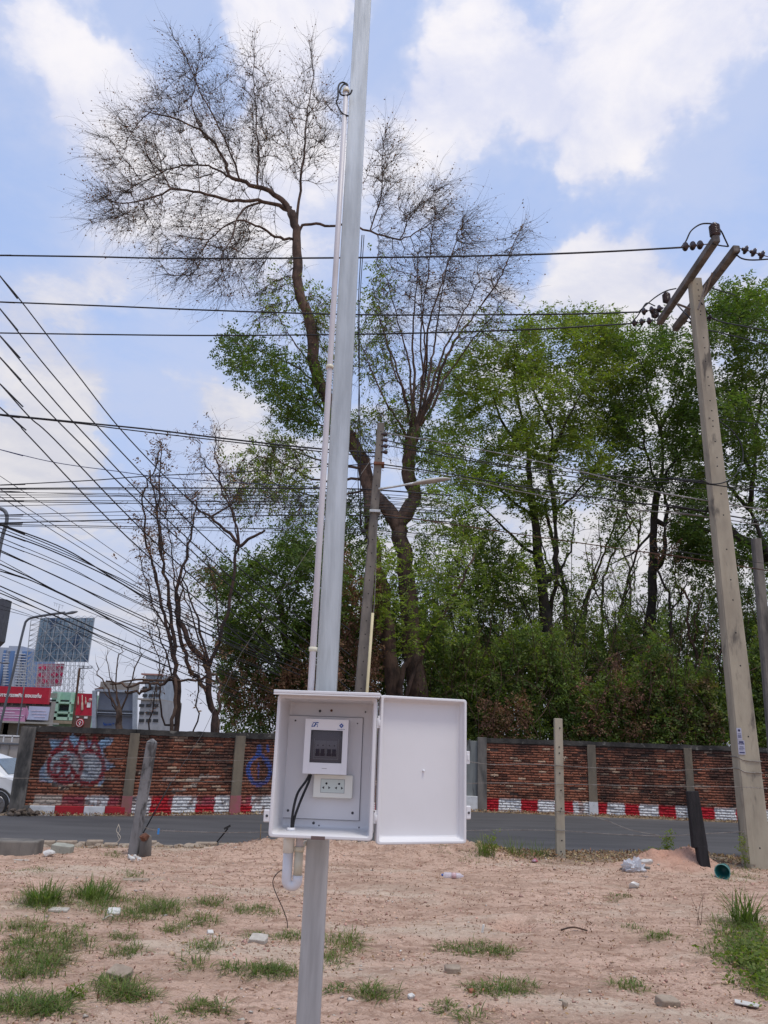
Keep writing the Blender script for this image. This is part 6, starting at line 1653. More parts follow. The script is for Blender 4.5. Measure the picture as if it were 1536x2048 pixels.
# ------------------------------------------------------------------ far side, left: shops, hoardings, lamps
def flat(name, px0, px1, pyt, pyb, Y, m_, parent, th=.3, bev=0, proud=0.0):
    """upright box facing the road whose front fills a rectangle of the photo at distance Y"""
    c = at((px0 + px1) / 2, (pyt + pyb) / 2, Y - proud); l, r_ = at(px0, (pyt + pyb) / 2, Y - proud), at(px1, (pyt + pyb) / 2, Y - proud)
    t, b = at((px0 + px1) / 2, pyt, Y - proud), at((px0 + px1) / 2, pyb, Y - proud)
    m = MB(); m.box((l.x, Y - proud, b.z), (r_.x, Y - proud + th, t.z)); return m.build(name, m_, parent, bevel=bev)


C_ = lambda n, c, **k: mat(n, c, **k)
M_signr = C_('sign_red', (.42, .008, .03), rough=.5, scale=2); M_mint = C_('mint_wall', (.30, .50, .38), rough=.85, scale=1.5, c2=(.24, .41, .32)); M_mintd = C_('mint_trim', (.40, .60, .47), rough=.85, scale=1.5)
M_win = C_('dark_window', (.025, .03, .035), rough=.25, scale=2); M_shut = C_('grey_shutter', (.18, .175, .155), rough=.8, scale=2); M_bpink = C_('banner_pink', (.46, .22, .34), rough=.7, scale=1.2, c2=(.40, .16, .29))
M_bpale = C_('banner_pale', (.45, .47, .62), rough=.7, scale=1.2); M_sgw = C_('sign_white', (.75, .75, .75), rough=.6, scale=2); M_brown = C_('brown_board', (.12, .07, .055), rough=.8, scale=2); M_wallb = C_('plaster', (.30, .28, .26), rough=.9, scale=1.2)
M_stl = C_('painted_steel', (.38, .40, .42), rough=.6, scale=4); M_stld = C_('grey_post', (.12, .13, .15), rough=.6, scale=4)
Ya = 62.0
S1 = thing('shop_building', (at(0, 1480, Ya).x, Ya, -.6), 'low shop building with a long red Thai sign, a pink banner and grey shutters', 'building')
flat('wall', -160, 97, 1398, 1500, Ya + .5, M_wallb, S1, th=.8)
flat('red_sign', -160, 98, 1371, 1404, Ya, M_signr, S1, th=.35)
p_ = at(-20, 1401 - 9, Ya - .06); xd = (at(98, 1394, Ya) - at(-2, 1392, Ya))
text_mesh("รการสรรพกิจ ขอนแก่น", .37, 'sign_lettering', M_sgw, at(-4, 1392.5, Ya - .02) , (1, 0, 0), (0, 0, 1), S1, .015, .012)
for i_, x in enumerate((-100, -70, -40, -12, 8, 26, 52, 72, 90)):
    w1 = flat('window', x, x + 12, 1405, 1411, Ya + .5, M_win, S1, th=.2, proud=.06)
flat('banner_arrow', -140, 52, 1412, 1440, Ya, M_bpink, S1, th=.12)
b_ = flat('pale_banner', 56, 97, 1413, 1440, Ya, M_bpale, S1, th=.12)
m = MB(); q = [at(52.3, 1412.5, Ya - .02), at(57.5, 1426, Ya - .02), at(52.3, 1440, Ya - .02)]; m.prism(q, (0, .1, 0)); m.build('arrow_tip', M_bpink, S1)
m = MB()
for (a, b, y) in ((2, 46, 1418), (-20, 30, 1424), (-10, 48, 1429), (4, 44, 1434), (-60, -20, 1424), (-90, -30, 1431)):
    l, r_ = at(a, y, Ya - .03), at(b, y, Ya - .03); m.box((l.x, Ya - .03, l.z - .03), (r_.x, Ya - .005, l.z + .03))
for (a, b, y) in ((62, 92, 1421), (64, 94, 1427), (68, 90, 1433)):
    l, r_ = at(a, y, Ya - .03), at(b, y, Ya - .03); m.box((l.x, Ya - .03, l.z - .025), (r_.x, Ya - .005, l.z + .025))
m.build('banner_writing', C_('banner_ink', (.62, .52, .62), rough=.7), S1)
for x in (-120, -70, -24, 6, 52): flat('shutter', x, x + (40 if x != 6 else 42), 1444, 1472, Ya + .4, M_shut, S1, th=.2, proud=.05)
flat('awning', -160, 100, 1440.5, 1444, Ya - 1.5, C_('awning_grey', (.33, .32, .29), rough=.8), S1, th=1.8)
S2 = thing('mint_building', (at(125, 1480, Ya).x, Ya + 6, -.6), 'mint green two storey shop building with dark windows, right of the red sign', 'building')
flat('wall', 97, 152, 1384, 1500, Ya + 5, M_mint, S2, th=6)
for (x0_, x1_, y0_, y1_) in ((98, 112, 1399, 1402), (118, 138, 1400, 1403), (96, 110, 1409, 1420), (117, 138, 1410, 1421), (96, 108, 1430, 1433), (113, 134, 1430, 1433)):
    w1 = flat('window', x0_, x1_, y0_, y1_, Ya + 5, M_win, S2, th=.1, proud=.05)
for (x0_, x1_, y0_, y1_) in ((94, 149, 1403.5, 1407), (94, 149, 1423, 1427), (95, 148, 1434, 1440), (110.5, 116, 1384, 1440), (138.5, 141, 1384, 1440)): flat('ledge', x0_, x1_, y0_, y1_, Ya + 5, M_mintd, S2, th=.4, proud=.4)
flat('name_board', 101, 114, 1386, 1396, Ya + 5, C_('old_board', (.27, .29, .24), rough=.8), S2, th=.1, proud=.45)
flat('awning', 92, 150, 1441, 1447, Ya + 3, C_('awning_tan', (.34, .28, .20), rough=.8), S2, th=2)
BN = thing('billboard', (at(168, 1410, 50).x, 50, -.6), 'red hoarding with pale bottle shapes beside the mint green building', 'billboard')
flat('panel', 150, 187, 1387, 1431, 50, M_signr, BN, th=.2)
for x in (152, 183): flat('post', x, x + 3, 1420, 1500, 50, M_stld, BN, th=.15, proud=-.21)
m = MB(); 
for (x, y0_, y1_, w_) in ((156.5, 1393, 1410, 1.5), (164.5, 1390, 1421, 2.2), (171.5, 1394, 1409, 1.6)):
    b, t = at(x, y1_, 49.97), at(x, y0_, 49.97); m.lathe(b, (t - b), [(0, .02 * w_), (.06, .032 * w_), (.42 * (t - b).length, .032 * w_), (.6 * (t - b).length, .015 * w_), ((t - b).length, .012 * w_)], 8)
m.build('bottle_shapes', C_('bottle_pale', (.52, .42, .34), rough=.6), BN)
flat('white_patch', 174, 181, 1405, 1415, 50, M_sgw, BN, th=.03, proud=.03)
m = MB(); c = at(181, 1400, 49.95); m.lathe(c, (0, -1, 0), [(0, .12), (.02, .12)], 14); m.build('round_mark', C_('mark_pale', (.55, .30, .30), rough=.6), BN)
SB = thing('sign_board', (at(163, 1445, 45).x, 45, -.6), 'brown board with a red ring emblem standing just above the brick wall', 'sign')
flat('board', 147, 180, 1431, 1462, 45, M_brown, SB, th=.15)
m = MB(); c = at(160, 1446, 44.95); m.lathe(c, (0, -1, 0), [(0, .235), (.03, .235)], 24); m.build('red_disc', M_signr, SB)
m = MB(); m.tube([c + Vector((math.cos(R_(a)) * .18, -.04, math.sin(R_(a)) * .18)) for a in range(0, 361, 20)], .016, 5, cap=False); m.box((c.x - .03, c.y - .05, c.z - .10), (c.x + .03, c.y - .035, c.z + .06)); m.prism([c + Vector((-.09, -.05, 0)), c + Vector((0, -.05, .12)), c + Vector((.09, -.05, 0))], (0, .01, 0)); m.build('ring_and_arrow', M_sgw, SB)
flat('price_card', 168, 175, 1433, 1437, 45, M_sgw, SB, th=.02, proud=.02); flat('price_card', 153, 158, 1433, 1435, 45, M_sgw, SB, th=.02, proud=.02)
for x in (149, 176): flat('post', x, x + 2, 1455, 1500, 45, M_stld, SB, th=.1, proud=-.16)
# steel panel (back of a hoarding) right of them
Yp_ = 32.0
SP = thing('steel_hoarding', (at(228, 1440, Yp_).x, Yp_, -.6), 'back of a grey steel hoarding with two uprights, behind the bare stump', 'billboard')
M_bpanel = C_('panel_grey', (.19, .215, .27), rough=.6, scale=1.5); M_ppost = C_('panel_post', (.42, .47, .54), rough=.6, scale=3)
flat('sheet', 192, 268, 1384, 1500, Yp_, M_bpanel, SP, th=.1)
for (x0_, x1_) in ((186, 193.5), (268, 275)):
    m = MB(); a, b = at((x0_ + x1_) / 2 + (0 if x0_ < 200 else -1), 1381, Yp_ - .1), at((x0_ + x1_) / 2 - 2, 1480, Yp_ - .1); m.beam(b - (a - b) * .5, a, .16, .16); m.build('upright', M_ppost, SP, bevel=.01)
for y in (1420, 1425, 1430):
    flat('rail', 193.5, 268, y, y + 1.6, Yp_, M_ppost if y == 1425 else M_stld, SP, th=.1, proud=.11)
flat('top_rail', 190, 274, 1379, 1384, Yp_, M_ppost, SP, th=.25, proud=.12)
m = MB(); 
for (a, b) in (((210, 1447), (212, 1451)), ((214, 1447), (214, 1451)), ((217, 1448), (222, 1448)), ((218, 1448), (218, 1451)), ((222, 1448), (222, 1451)), ((225, 1446), (228, 1448)), ((207, 1445), (209, 1451))): m.beam(at(*a, Yp_ - .02), at(*b, Yp_ - .02), .035, .01, up=(0, 1, 0))
m.build('blue_scrawl', M_mark, SP)
CT = thing('concrete_tower', (at(235, 1400, 40).x, 40, -.6), 'flat grey concrete roof block showing above the steel hoarding', 'building')
flat('block', 192, 262, 1364, 1500, 40, M_wallb, CT, th=.8)
m = MB(); m.beam(at(190, 1379, 39.8), at(206, 1376, 39.8), .09, .09); m.build('rusty_edge', M_rust, CT)
# pale buildings seen through the branches
Yc = 95.0
for (nm, x0_, x1_, yt, lab, cc, rows, cols) in (('white_building', 276, 318, 1400, 'pale office block with dark windows seen through the scorched tree', (.30, .31, .33), 3, 3), ('pale_tower', 283, 322, 1350, 'taller pale block with a pink roof edge behind the lower office block', (.30, .35, .41), 5, 3)):
    Yq = Yc if nm == 'white_building' else Yc + 40
    B_ = thing(nm, (at((x0_ + x1_) / 2, 1450, Yq).x, Yq, -.6), lab, 'building')
    flat('wall', x0_, x1_, yt, 1500, Yq, C_(nm + '_wall', cc, rough=.8, scale=.5), B_, th=10)
    for i_ in range(rows):
        for j in range(cols):
            xa = x0_ + (x1_ - x0_) * (j + .15) / cols; xb = x0_ + (x1_ - x0_) * (j + .85) / cols; y0_ = yt + 8 + i_ * 15
            flat('window', xa, xb, y0_, y0_ + 6, Yq, M_win, B_, th=.1, proud=.08)
    flat('roof_edge', x0_ - 1, x1_ + 1, yt - 3, yt, Yq, C_('roof_pink', (.40, .22, .20), rough=.8) if nm == 'pale_tower' else M_wallb, B_, th=11, proud=.3)
# glass office tower far away
Yt_ = 330.0
TW = thing('office_tower', (at(20, 1400, Yt_).x, Yt_, -.6), 'distant blue and grey glass office tower behind the red sign', 'building')
M_tb = C_('tower_blue', (.10, .19, .38), rough=.4, scale=.05); M_tg = C_('tower_grey', (.36, .40, .47), rough=.7, scale=.05); M_tl = C_('tower_line', (.52, .56, .62), rough=.7, scale=.05)
flat('body', 6, 50, 1302, 1480, Yt_, M_tb, TW, th=25); flat('side_wing', -45, 8, 1294, 1480, Yt_ + 3, M_tg, TW, th=25); flat('crown', 17, 44, 1292, 1303, Yt_ + 2, M_tg, TW, th=18); flat('stair_shaft', 16, 29, 1300, 1480, Yt_, M_tg, TW, th=2, proud=.7)
flat('glass_strip', -8, -3, 1300, 1480, Yt_, M_tb, TW, th=1, proud=-2.4)
for i_ in range(17): flat('floor_band', 29.5, 50.5, 1307 + i_ * 5.5, 1308.6 + i_ * 5.5, Yt_, M_tl, TW, th=1.2, proud=1.0)
for i_ in range(17): flat('floor_band', 6, 15.5, 1307 + i_ * 5.5, 1308.4 + i_ * 5.5, Yt_, M_tl, TW, th=1.2, proud=1.0)
# big lattice billboard
Yb = 125.0
LB = thing('lattice_billboard', (at(125, 1400, Yb).x, Yb + 3, -.6), 'huge lattice steel billboard with a worn blue sheet seen from the rear', 'billboard')
M_sheet = C_('billboard_sheet', (.19, .31, .42), rough=.7, scale=.18, c2=(.30, .39, .47), c3=(.05, .10, .20), s3=.22, lo3=.50, hi3=.62)
TLp, TRp, BRp, BLp = (81, 1236), (189, 1236), (176, 1324), (66, 1323)
q = [at(*BLp, Yb + 6), at(*BRp, Yb + 2), at(*TRp, Yb + 2), at(*TLp, Yb + 6)]
m = MB(); m.prism(q, (0, .25, 0)); m.build('sheet', M_sheet, LB)
def bpt(u, v_, dy=0):
    x = (BLp[0] + (BRp[0] - BLp[0]) * u) * (1 - v_) + (TLp[0] + (TRp[0] - TLp[0]) * u) * v_; y = (BLp[1] + (BRp[1] - BLp[1]) * u) * (1 - v_) + (TLp[1] + (TRp[1] - TLp[1]) * u) * v_
    return at(x, y, Yb + 6 - 4 * u - .4 + dy)
m = MB()
for i_ in range(14): m.beam(bpt(i_ / 13, 0), bpt(i_ / 13, 1), .07, .07)
for i_ in range(13): m.beam(bpt(0, i_ / 12), bpt(1, i_ / 12), .06, .06)
m.build('purlins', C_('purlin_dark', (.07, .09, .12), rough=.6, scale=1), LB)
m = MB()
for i_ in range(7):
    for j in range(6):
        u0, u1, v0, v1 = i_ / 7, (i_ + 1) / 7, j / 6, (j + 1) / 6
        if (i_ + j) % 2: m.beam(bpt(u0, v0, -1.2), bpt(u1, v1, -1.2), .075, .075)
        else: m.beam(bpt(u0, v1, -1.2), bpt(u1, v0, -1.2), .075, .075)
for i_ in range(8): m.beam(bpt(i_ / 7, -.02, -1.2), bpt(i_ / 7, 1.0, -1.2), .08, .08)
for j in range(7): m.beam(bpt(0, j / 6, -1.3), bpt(1, j / 6, -1.3), .05, .05)
for i_ in range(9): m.beam(bpt(i_ / 8, 1.0, -1), bpt((i_ + .5) / 8, 1.05, -1), .05, .05); m.beam(bpt((i_ + .5) / 8, 1.05, -1), bpt((i_ + 1) / 8, 1.0, -1), .05, .05)
m.build('rear_truss', M_stl, LB)
m = MB()                                     # side truss, seen obliquely at the edge
L0, L1, R0, R1 = (52, 1335), (62, 1240), (66, 1325), (81, 1238)
lp = lambda a, b, t: at(a[0] + (b[0] - a[0]) * t, a[1] + (b[1] - a[1]) * t, Yb + 3)
for (a, b) in ((L0, L1), (R0, R1)): m.beam(lp(a, b, -.4), lp(a, b, 1), .10, .10)
for i_ in range(9):
    t0, t1 = i_ / 9, (i_ + 1) / 9; m.beam(lp(L0, L1, t0), lp(R0, R1, t0), .07, .07); m.beam(lp(L0, L1, t0), lp(R0, R1, (t0 + t1) / 2), .07, .07); m.beam(lp(R0, R1, (t0 + t1) / 2), lp(L0, L1, t1), .07, .07)
m.beam(lp(L0, L1, 1), at(88, 1236, Yb + 3), .07, .07)
m.build('side_truss', M_stl, LB)
m = MB(); rb = random.Random(9)
for x in range(38, 172, 9):
    m.beam(at(x - 3, 1392, Yb), at(x + 2, 1324, Yb), .07, .07); m.beam(at(x, 1392, Yb + 4), at(x + 5, 1324, Yb + 4), .07, .07)
for y in (1330, 1343, 1356, 1369, 1382):
    m.beam(at(34, y, Yb), at(170, y + 1, Yb), .06, .06)
    for x in range(36, 164, 11):
        m.beam(at(x, y, Yb + 1), at(x + 11, y + 13, Yb + 1), .05, .05); m.beam(at(x + 11, y, Yb + 2), at(x, y + 13, Yb + 2), .05, .05)
m.build('base_truss', M_stl, LB)
m = MB(); m.prism([at(70, 1374, Yb + 3.5), at(122, 1372, Yb + 3.5), at(128, 1327, Yb + 3.5), at(76, 1328, Yb + 3.5)], (0, .2, 0)); m.build('pale_lower_sheet', C_('sheet_pink', (.42, .20, .25), rough=.7, scale=.4), LB)
m = MB()
for (x, y, w_, h_) in ((76, 1330, 22, 10), (112, 1330, 14, 8), (74, 1345, 14, 12), (82, 1356, 14, 12), (100, 1344, 18, 10), (106, 1354, 14, 16), (118, 1340, 8, 14)):
    m.prism([at(x, y + h_ / 2, Yb + 3.3), at(x + w_ / 2, y + h_, Yb + 3.3), at(x + w_, y + h_ / 2, Yb + 3.3), at(x + w_ / 2, y, Yb + 3.3)], (0, .1, 0))
m.build('red_letter_shapes', C_('sheet_red', (.48, .02, .09), rough=.6, scale=.5), LB)
m = MB(); a = at(116, 1236, Yb); m.tube([a, at(118, 1211, Yb)], .05, 4); m.beam(at(107, 1205, Yb), at(128, 1212, Yb), .05, .05)
for x in (110, 114, 120, 125): m.beam(at(x, 1204 + (x - 107) * .33, Yb - 1), at(x - 1, 1211 + (x - 107) * .33, Yb + 1), .04, .04)
m.build('aerial', M_stl, LB)
# small pole with crossarm, lamps, dark hoarding at the picture edge
CPo = thing('wooden_pole', (at(152, 1440, 40).x, 40, -.6), 'small brown power pole with a short crossarm, in front of the mint green building', 'utility pole')
m = MB(); a = at(146, 1445, 40); b = at(159.5, 1336, 40); m.beam(a - (b - a) * .4, b, .085, .085); m.build('pole', M_rbark, CPo)
m = MB(); m.beam(at(158, 1337, 40), at(184.5, 1336, 40), .045, .045); m.beam(at(158, 1333.5, 40), at(184.5, 1332, 40), .025, .025)
for x in (167, 176, 184): m.beam(at(x, 1332, 40), at(x, 1337, 40), .035, .035)
m.beam(at(158, 1350, 40), at(165, 1360, 40), .03, .03); m.beam(at(163, 1360, 40), at(175, 1342, 40), .015, .015)
m.build('crossarm', M_stld, CPo)


def lamp(name, lab, pts, Y, r_, head):
    T_ = thing(name, (at(*pts[0], Y).x, Y, -.6), lab, 'street lamp', 'street lamps')
    P_ = [at(*p, Y) for p in pts]; P_ = [Vector((P_[0].x, P_[0].y, -.6))] + P_
    m = MB(); m.tube(smooth_path(P_, 5), r_, 8); m.build('pole', M_stld, T_)
    if head:
        (x0_, y0_), (x1_, y1_) = head; a, b = at(x0_, y0_, Y), at(x1_, y1_, Y); L = (b - a).length; m = MB()
        m.lathe(a, b - a, [(0, r_ * .9), (L * .25, L * .09), (L * .6, L * .12), (L * .9, L * .07), (L, .01)], 10); m.build('lamp_head', C_('lamp_dark', (.14, .15, .17), rough=.5), T_)
    return T_


lamp('street_lamp', 'tall slim street lamp whose long arm reaches over the lattice billboard', [(-4, 1470), (8, 1420), (30, 1330), (48, 1255), (54, 1241), (66, 1235), (100, 1229), (130, 1225)], 34, .055, ((128, 1228), (156, 1223)))
lamp('street_lamp', 'street lamp with a round bent top just below the level cable bundle', [(-60, 1300), (-20, 1200), (2, 1085), (13, 1045), (12, 1026), (0, 1017), (-14, 1018), (-26, 1026)], 22, .055, None)
lamp('street_lamp', 'short thin lamp pole standing in front of the red sign', [(34, 1470), (41, 1425), (48, 1374)], 38, .03, None)
lamp('street_lamp', 'faint small lamp head on a thin arm in front of the glass tower', [(-60, 1430), (-40, 1360), (-20, 1330), (2, 1325)], 60, .05, ((2, 1326), (20, 1326)))
DH_ = thing('dark_hoarding', (at(-10, 1240, 28).x, 28, -.6), 'dark grey panel cut by the edge of the photo above the glass tower', 'billboard')
m = MB(); m.prism([at(-60, 1340, 28), at(0, 1282, 28), at(14, 1199, 28), at(-60, 1190, 28)], (0, .4, 0)); m.build('panel', C_('hoarding_dark', (.09, .095, .11), rough=.6), DH_)
m = MB(); a = at(-40, 1300, 28.5); m.tube([(a.x, 28.6, -.6), (a.x, 28.6, a.z)], .15, 8); m.build('post', M_stld, DH_)
# bridge railing and low wall at the left edge
BR_ = thing('bridge_railing', (at(0, 1500, 24).x, 24, -.6), 'pale concrete railing with a handrail behind the white car', 'railing')
M_rl = C_('railing_pale', (.42, .38, .34), rough=.9, scale=2, c2=(.33, .30, .28))
flat('low_wall', -120, 40, 1486, 1530, 24, M_rl, BR_, th=.2); flat('beam', -120, 38, 1484, 1487, 24, M_stld, BR_, th=.25, proud=.05); flat('handrail', -120, 38, 1468, 1471, 24, M_sgw, BR_, th=.06)
flat('rear_panel', -120, 38, 1474, 1484, 24.6, M_rl, BR_, th=.1)
for x in (-100, -78, -56, -34, -12, 6, 23): flat('baluster', x, x + 1.6, 1471, 1484, 24, M_sgw, BR_, th=.05)
for x in (-90, -62, -34, -6, 14): flat('panel_rib', x, x + 2, 1490, 1530, 24, C_('rib_grey', (.24, .22, .2), rough=.9), BR_, th=.03, proud=.03)

# parked white car: only its tail shows past the wall pillar
Yk = 19.6
zg = -.50
cx1 = at(30, 1560, Yk).x
CR = thing('parked_car', (cx1 - 2.1, Yk + .8, zg), 'white car with a dark alloy wheel, mostly hidden behind the wall end', 'car')
prof = [(0.02, .34), (0.0, .62), (.06, .86), (.22, .96), (.62, 1.02), (1.05, 1.36), (1.45, 1.47), (2.4, 1.50), (3.2, 1.42), (3.75, 1.12), (4.15, 1.02), (4.28, .80), (4.30, .36), (4.2, .24), (.15, .24)]
# nose to the right: x measured from the right end backwards
M_car = mat('car_white', (.70, .71, .72), (.68, .69, .70), scale=2, rough=.22, spec=.6)
M_carglass = mat('car_glass', (.10, .14, .17), (.07, .10, .12), scale=2, rough=.08, spec=.8)
bm = MB(); W2 = 1.72
def cxz(d, z): return (cx1 + .35 - d, z + zg)
def body_ring(y, inset, top_in):
    out = []
    for d, z in prof:
        k_ = top_in * max(0, (z - .95) / .55); out.append((d, z, y, k_))
    return out
n_ = len(prof); secs = []
for fy_, ins in ((0, .10), (.03, .03), (.10, 0), (.5, 0), (.90, 0), (.97, .03), (1.0, .10)):
    ring = []
    for d, z in prof:
        yk = (fy_ - .5); tum = 1 - .22 * max(0, min(1, (z - .95) / .5)); dd = d + (ins if d < 2 else -ins); zz_ = z - ins * .4 * (z > .6) + ins * .5 * (z < .4)
        x_, z_ = cxz(dd, zz_); ring.append(Vector((x_, Yk + W2 / 2 + yk * W2 * tum, z_)))
    secs.append(ring)
vs = [p for s_ in secs for p in s_]
fs = [(i_ * n_ + j, i_ * n_ + (j + 1) % n_, (i_ + 1) * n_ + (j + 1) % n_, (i_ + 1) * n_ + j) for i_ in range(6) for j in range(n_)] + [tuple(range(n_))[::-1], tuple(6 * n_ + j for j in range(n_))]
bm.add(vs, fs, 0, False); carb = bm.build('body', M_car, CR, bevel=.03, seg=3)
def side_pt(d, z, off=.0):
    tum = 1 - .22 * max(0, min(1, (z - .95) / .5)); x_, z_ = cxz(d, z); return Vector((x_, Yk + W2 / 2 - .5 * W2 * tum - off, z_))
for poly in ([(.85, 1.04), (1.20, 1.34), (1.55, 1.42), (1.95, 1.44), (1.95, 1.03)], [(2.02, 1.03), (2.02, 1.44), (2.9, 1.42), (3.3, 1.28), (3.55, 1.06)]):
    m = MB(); m.prism([side_pt(d, z, .008) for d, z in poly], (0, .02, 0)); m.build('window', M_carglass, CR)
m = MB(); m.prism([Vector((cxz(.66, 1.04)[0] + .03, Yk + .22, cxz(0, 1.04)[1])), Vector((cxz(.66, 1.04)[0] + .03, Yk + W2 - .22, cxz(0, 1.04)[1])), Vector((cxz(1.06, 1.36)[0] + .03, Yk + W2 - .30, cxz(0, 1.37)[1])), Vector((cxz(1.06, 1.36)[0] + .03, Yk + .30, cxz(0, 1.37)[1]))], (-.01, 0, .01)); m.build('windscreen', M_carglass, CR)
for d in (.72, 3.45):
    for ys in (0, 1):
        c = Vector((cxz(d, 0)[0], Yk + (-.01 if ys == 0 else W2 - .21), zg + .33)); m = MB()
        m.lathe(c, (0, 1, 0), [(0, .22), (.0, .32), (.03, .335), (.19, .335), (.22, .32), (.22, .2)], 28); wl = m.build('wheel', M_black, CR)
        m = MB(); 
        if ys == 0:
            m.lathe(c + Vector((0, -.004, 0)), (0, -1, 0), [(0, .235), (.006, .235), (.006, .215)], 24)
            for a in range(0, 360, 36): m.beam(c + Vector((0, -.014, 0)), c + Vector((math.cos(R_(a)) * .22, -.014, math.sin(R_(a)) * .22)), .035, .012, up=(0, 1, 0))
            m.build('rim', C_('rim_grey', (.25, .25, .26), rough=.3, metal=.7), wl)
        if ys == 0:
            m = MB(); m.tube([Vector((cxz(d, 0)[0] + .385 * math.cos(R_(a)), Yk - .004, zg + .33 + .385 * math.sin(R_(a)))) for a in range(-15, 196, 15)], .028, 6); m.build('arch_trim', M_black, CR)
m = MB(); m.prism([side_pt(.02, .70, .004), side_pt(.03, .84, .004), side_pt(.42, .90, .004), side_pt(.40, .78, .004)], (0, .02, 0)); m.build('headlight', C_('lamp_glass', (.5, .5, .52), rough=.1), CR)
m = MB(); m.box((cxz(.9, 0)[0] - .1, Yk - .10, zg + 1.00), (cxz(.9, 0)[0] + .1, Yk + .02, zg + 1.12)); m.build('mirror', M_car, CR, bevel=.03)
# ------------------------------------------------------------------ grass, weeds and litter on the sand
def snap(px, py):
    """where a photo point meets the uneven ground"""
    d = ray(px, py); t = (0 - CAMZ) / d.z; p = CAM + d * t
    for _ in range(8):
        h = Hs(p.x, p.y); t = (h - CAMZ) / d.z; p = CAM + d * t
    return p


def blades(C, r_, n, h, wd, lean, seed):
    """n grass blades round each centre; C: k x 3"""
    r = np.random.default_rng(seed); k = len(C); idx = np.repeat(np.arange(k), n); N_ = len(idx)
    ang = r.uniform(0, 2 * np.pi, N_); rad = r_ * np.sqrt(r.random(N_)); bx_ = C[idx, 0] + np.cos(ang) * rad; by_ = C[idx, 1] + np.sin(ang) * rad
    bz_ = H(bx_, by_) - .005
    a2 = ang + r.normal(0, .9, N_); hh = h * r.uniform(.4, 1.15, N_); ln = lean * r.uniform(.3, 1.5, N_); dx, dy = np.cos(a2), np.sin(a2); sx_, sy_ = -dy, dx
    w_ = wd * r.uniform(.6, 1.2, N_)
    V = []
    for t, ww_ in ((0, .8), (.35, 1.0), (.7, .75), (1.0, .05)):
        z = hh * (t - .45 * (t ** 2) * ln); o_ = hh * ln * t ** 1.6 * 1.0
        cx_, cy_, cz_ = bx_ + dx * o_, by_ + dy * o_, bz_ + z
        V.append(np.stack([cx_ - sx_ * w_ * ww_ / 2, cy_ - sy_ * w_ * ww_ / 2, cz_], 1)); V.append(np.stack([cx_ + sx_ * w_ * ww_ / 2, cy_ + sy_ * w_ * ww_ / 2, cz_], 1))
    V = np.stack(V, 1); o_ = (np.arange(N_) * 8)[:, None]
    F_ = np.concatenate([o_ + np.array([[0, 1, 3, 2]]), o_ + np.array([[2, 3, 5, 4]]), o_ + np.array([[4, 5, 7, 6]])])
    return V.reshape(-1, 3), F_


M_grass = mat('grass_green', (.085, .14, .025), (.13, .165, .042), scale=3, rough=.7, trans=.35, island=.35)
M_grass2 = mat('grass_dry', (.26, .20, .10), (.20, .16, .08), scale=3, rough=.8, trans=.2, island=.3)
# (px, py, rx, ry, tufts, blade height)
PATCH = [(85, 1800, 45, 22, 60, .13), (190, 1790, 45, 26, 70, .14), (270, 1815, 70, 26, 110, .11), (330, 1810, 40, 18, 45, .11), (420, 1802, 30, 10, 34, .09), (505, 1815, 50, 12, 50, .07), (400, 1838, 32, 12, 30, .09), (40, 1852, 60, 16, 46, .10),
         (110, 1885, 70, 20, 80, .10), (30, 1888, 45, 10, 24, .07), (245, 1868, 24, 8, 18, .07), (345, 1855, 22, 9, 20, .09), (250, 1898, 36, 10, 30, .07), (60, 1935, 60, 28, 80, .11), (100, 1920, 30, 10, 24, .08), (410, 1890, 28, 10, 24, .08), (515, 1868, 24, 8, 16, .06),
         (500, 1935, 60, 12, 60, .07), (560, 1938, 40, 12, 44, .07), (385, 1925, 26, 12, 14, .09), (230, 1975, 45, 22, 60, .10), (275, 1990, 30, 12, 30, .07), (50, 2010, 70, 18, 70, .11), (110, 2010, 30, 16, 30, .10), (420, 2012, 52, 12, 40, .06), (330, 2040, 30, 6, 10, .05),
         (690, 1885, 36, 22, 54, .09), (660, 1920, 22, 14, 22, .08), (670, 1975, 26, 8, 16, .05), (750, 1985, 26, 16, 36, .08), (585, 1870, 30, 10, 24, .08), (888, 1892, 22, 7, 16, .05), (960, 1892, 52, 12, 60, .07), (1010, 1900, 20, 8, 12, .06), (955, 1972, 20, 9, 16, .06), (1010, 1975, 52, 14, 56, .07),
         (883, 2012, 22, 8, 20, .05), (940, 2035, 18, 10, 10, .08), (1240, 1788, 20, 7, 16, .06), (1268, 1852, 14, 6, 8, .05), (1315, 1868, 28, 8, 26, .07), (1265, 1968, 30, 9, 26, .07), (1480, 1850, 55, 20, 60, .13), (1500, 1900, 60, 34, 90, .09), (1450, 1880, 30, 16, 24, .10),
         (1510, 1960, 40, 20, 30, .07), (1420, 1900, 20, 8, 10, .06), (265, 1745, 20, 7, 14, .08), (65, 1735, 30, 6, 16, .05), (1370, 1700, 30, 12, 16, .09), (1480, 1745, 40, 12, 24, .09), (880, 1705, 16, 6, 10, .06), (940, 1712, 18, 8, 14, .07), (150, 1850, 30, 8, 14, .05), (230, 1705, 20, 6, 12, .07)]
r = np.random.default_rng(5); parts = []; dry = []
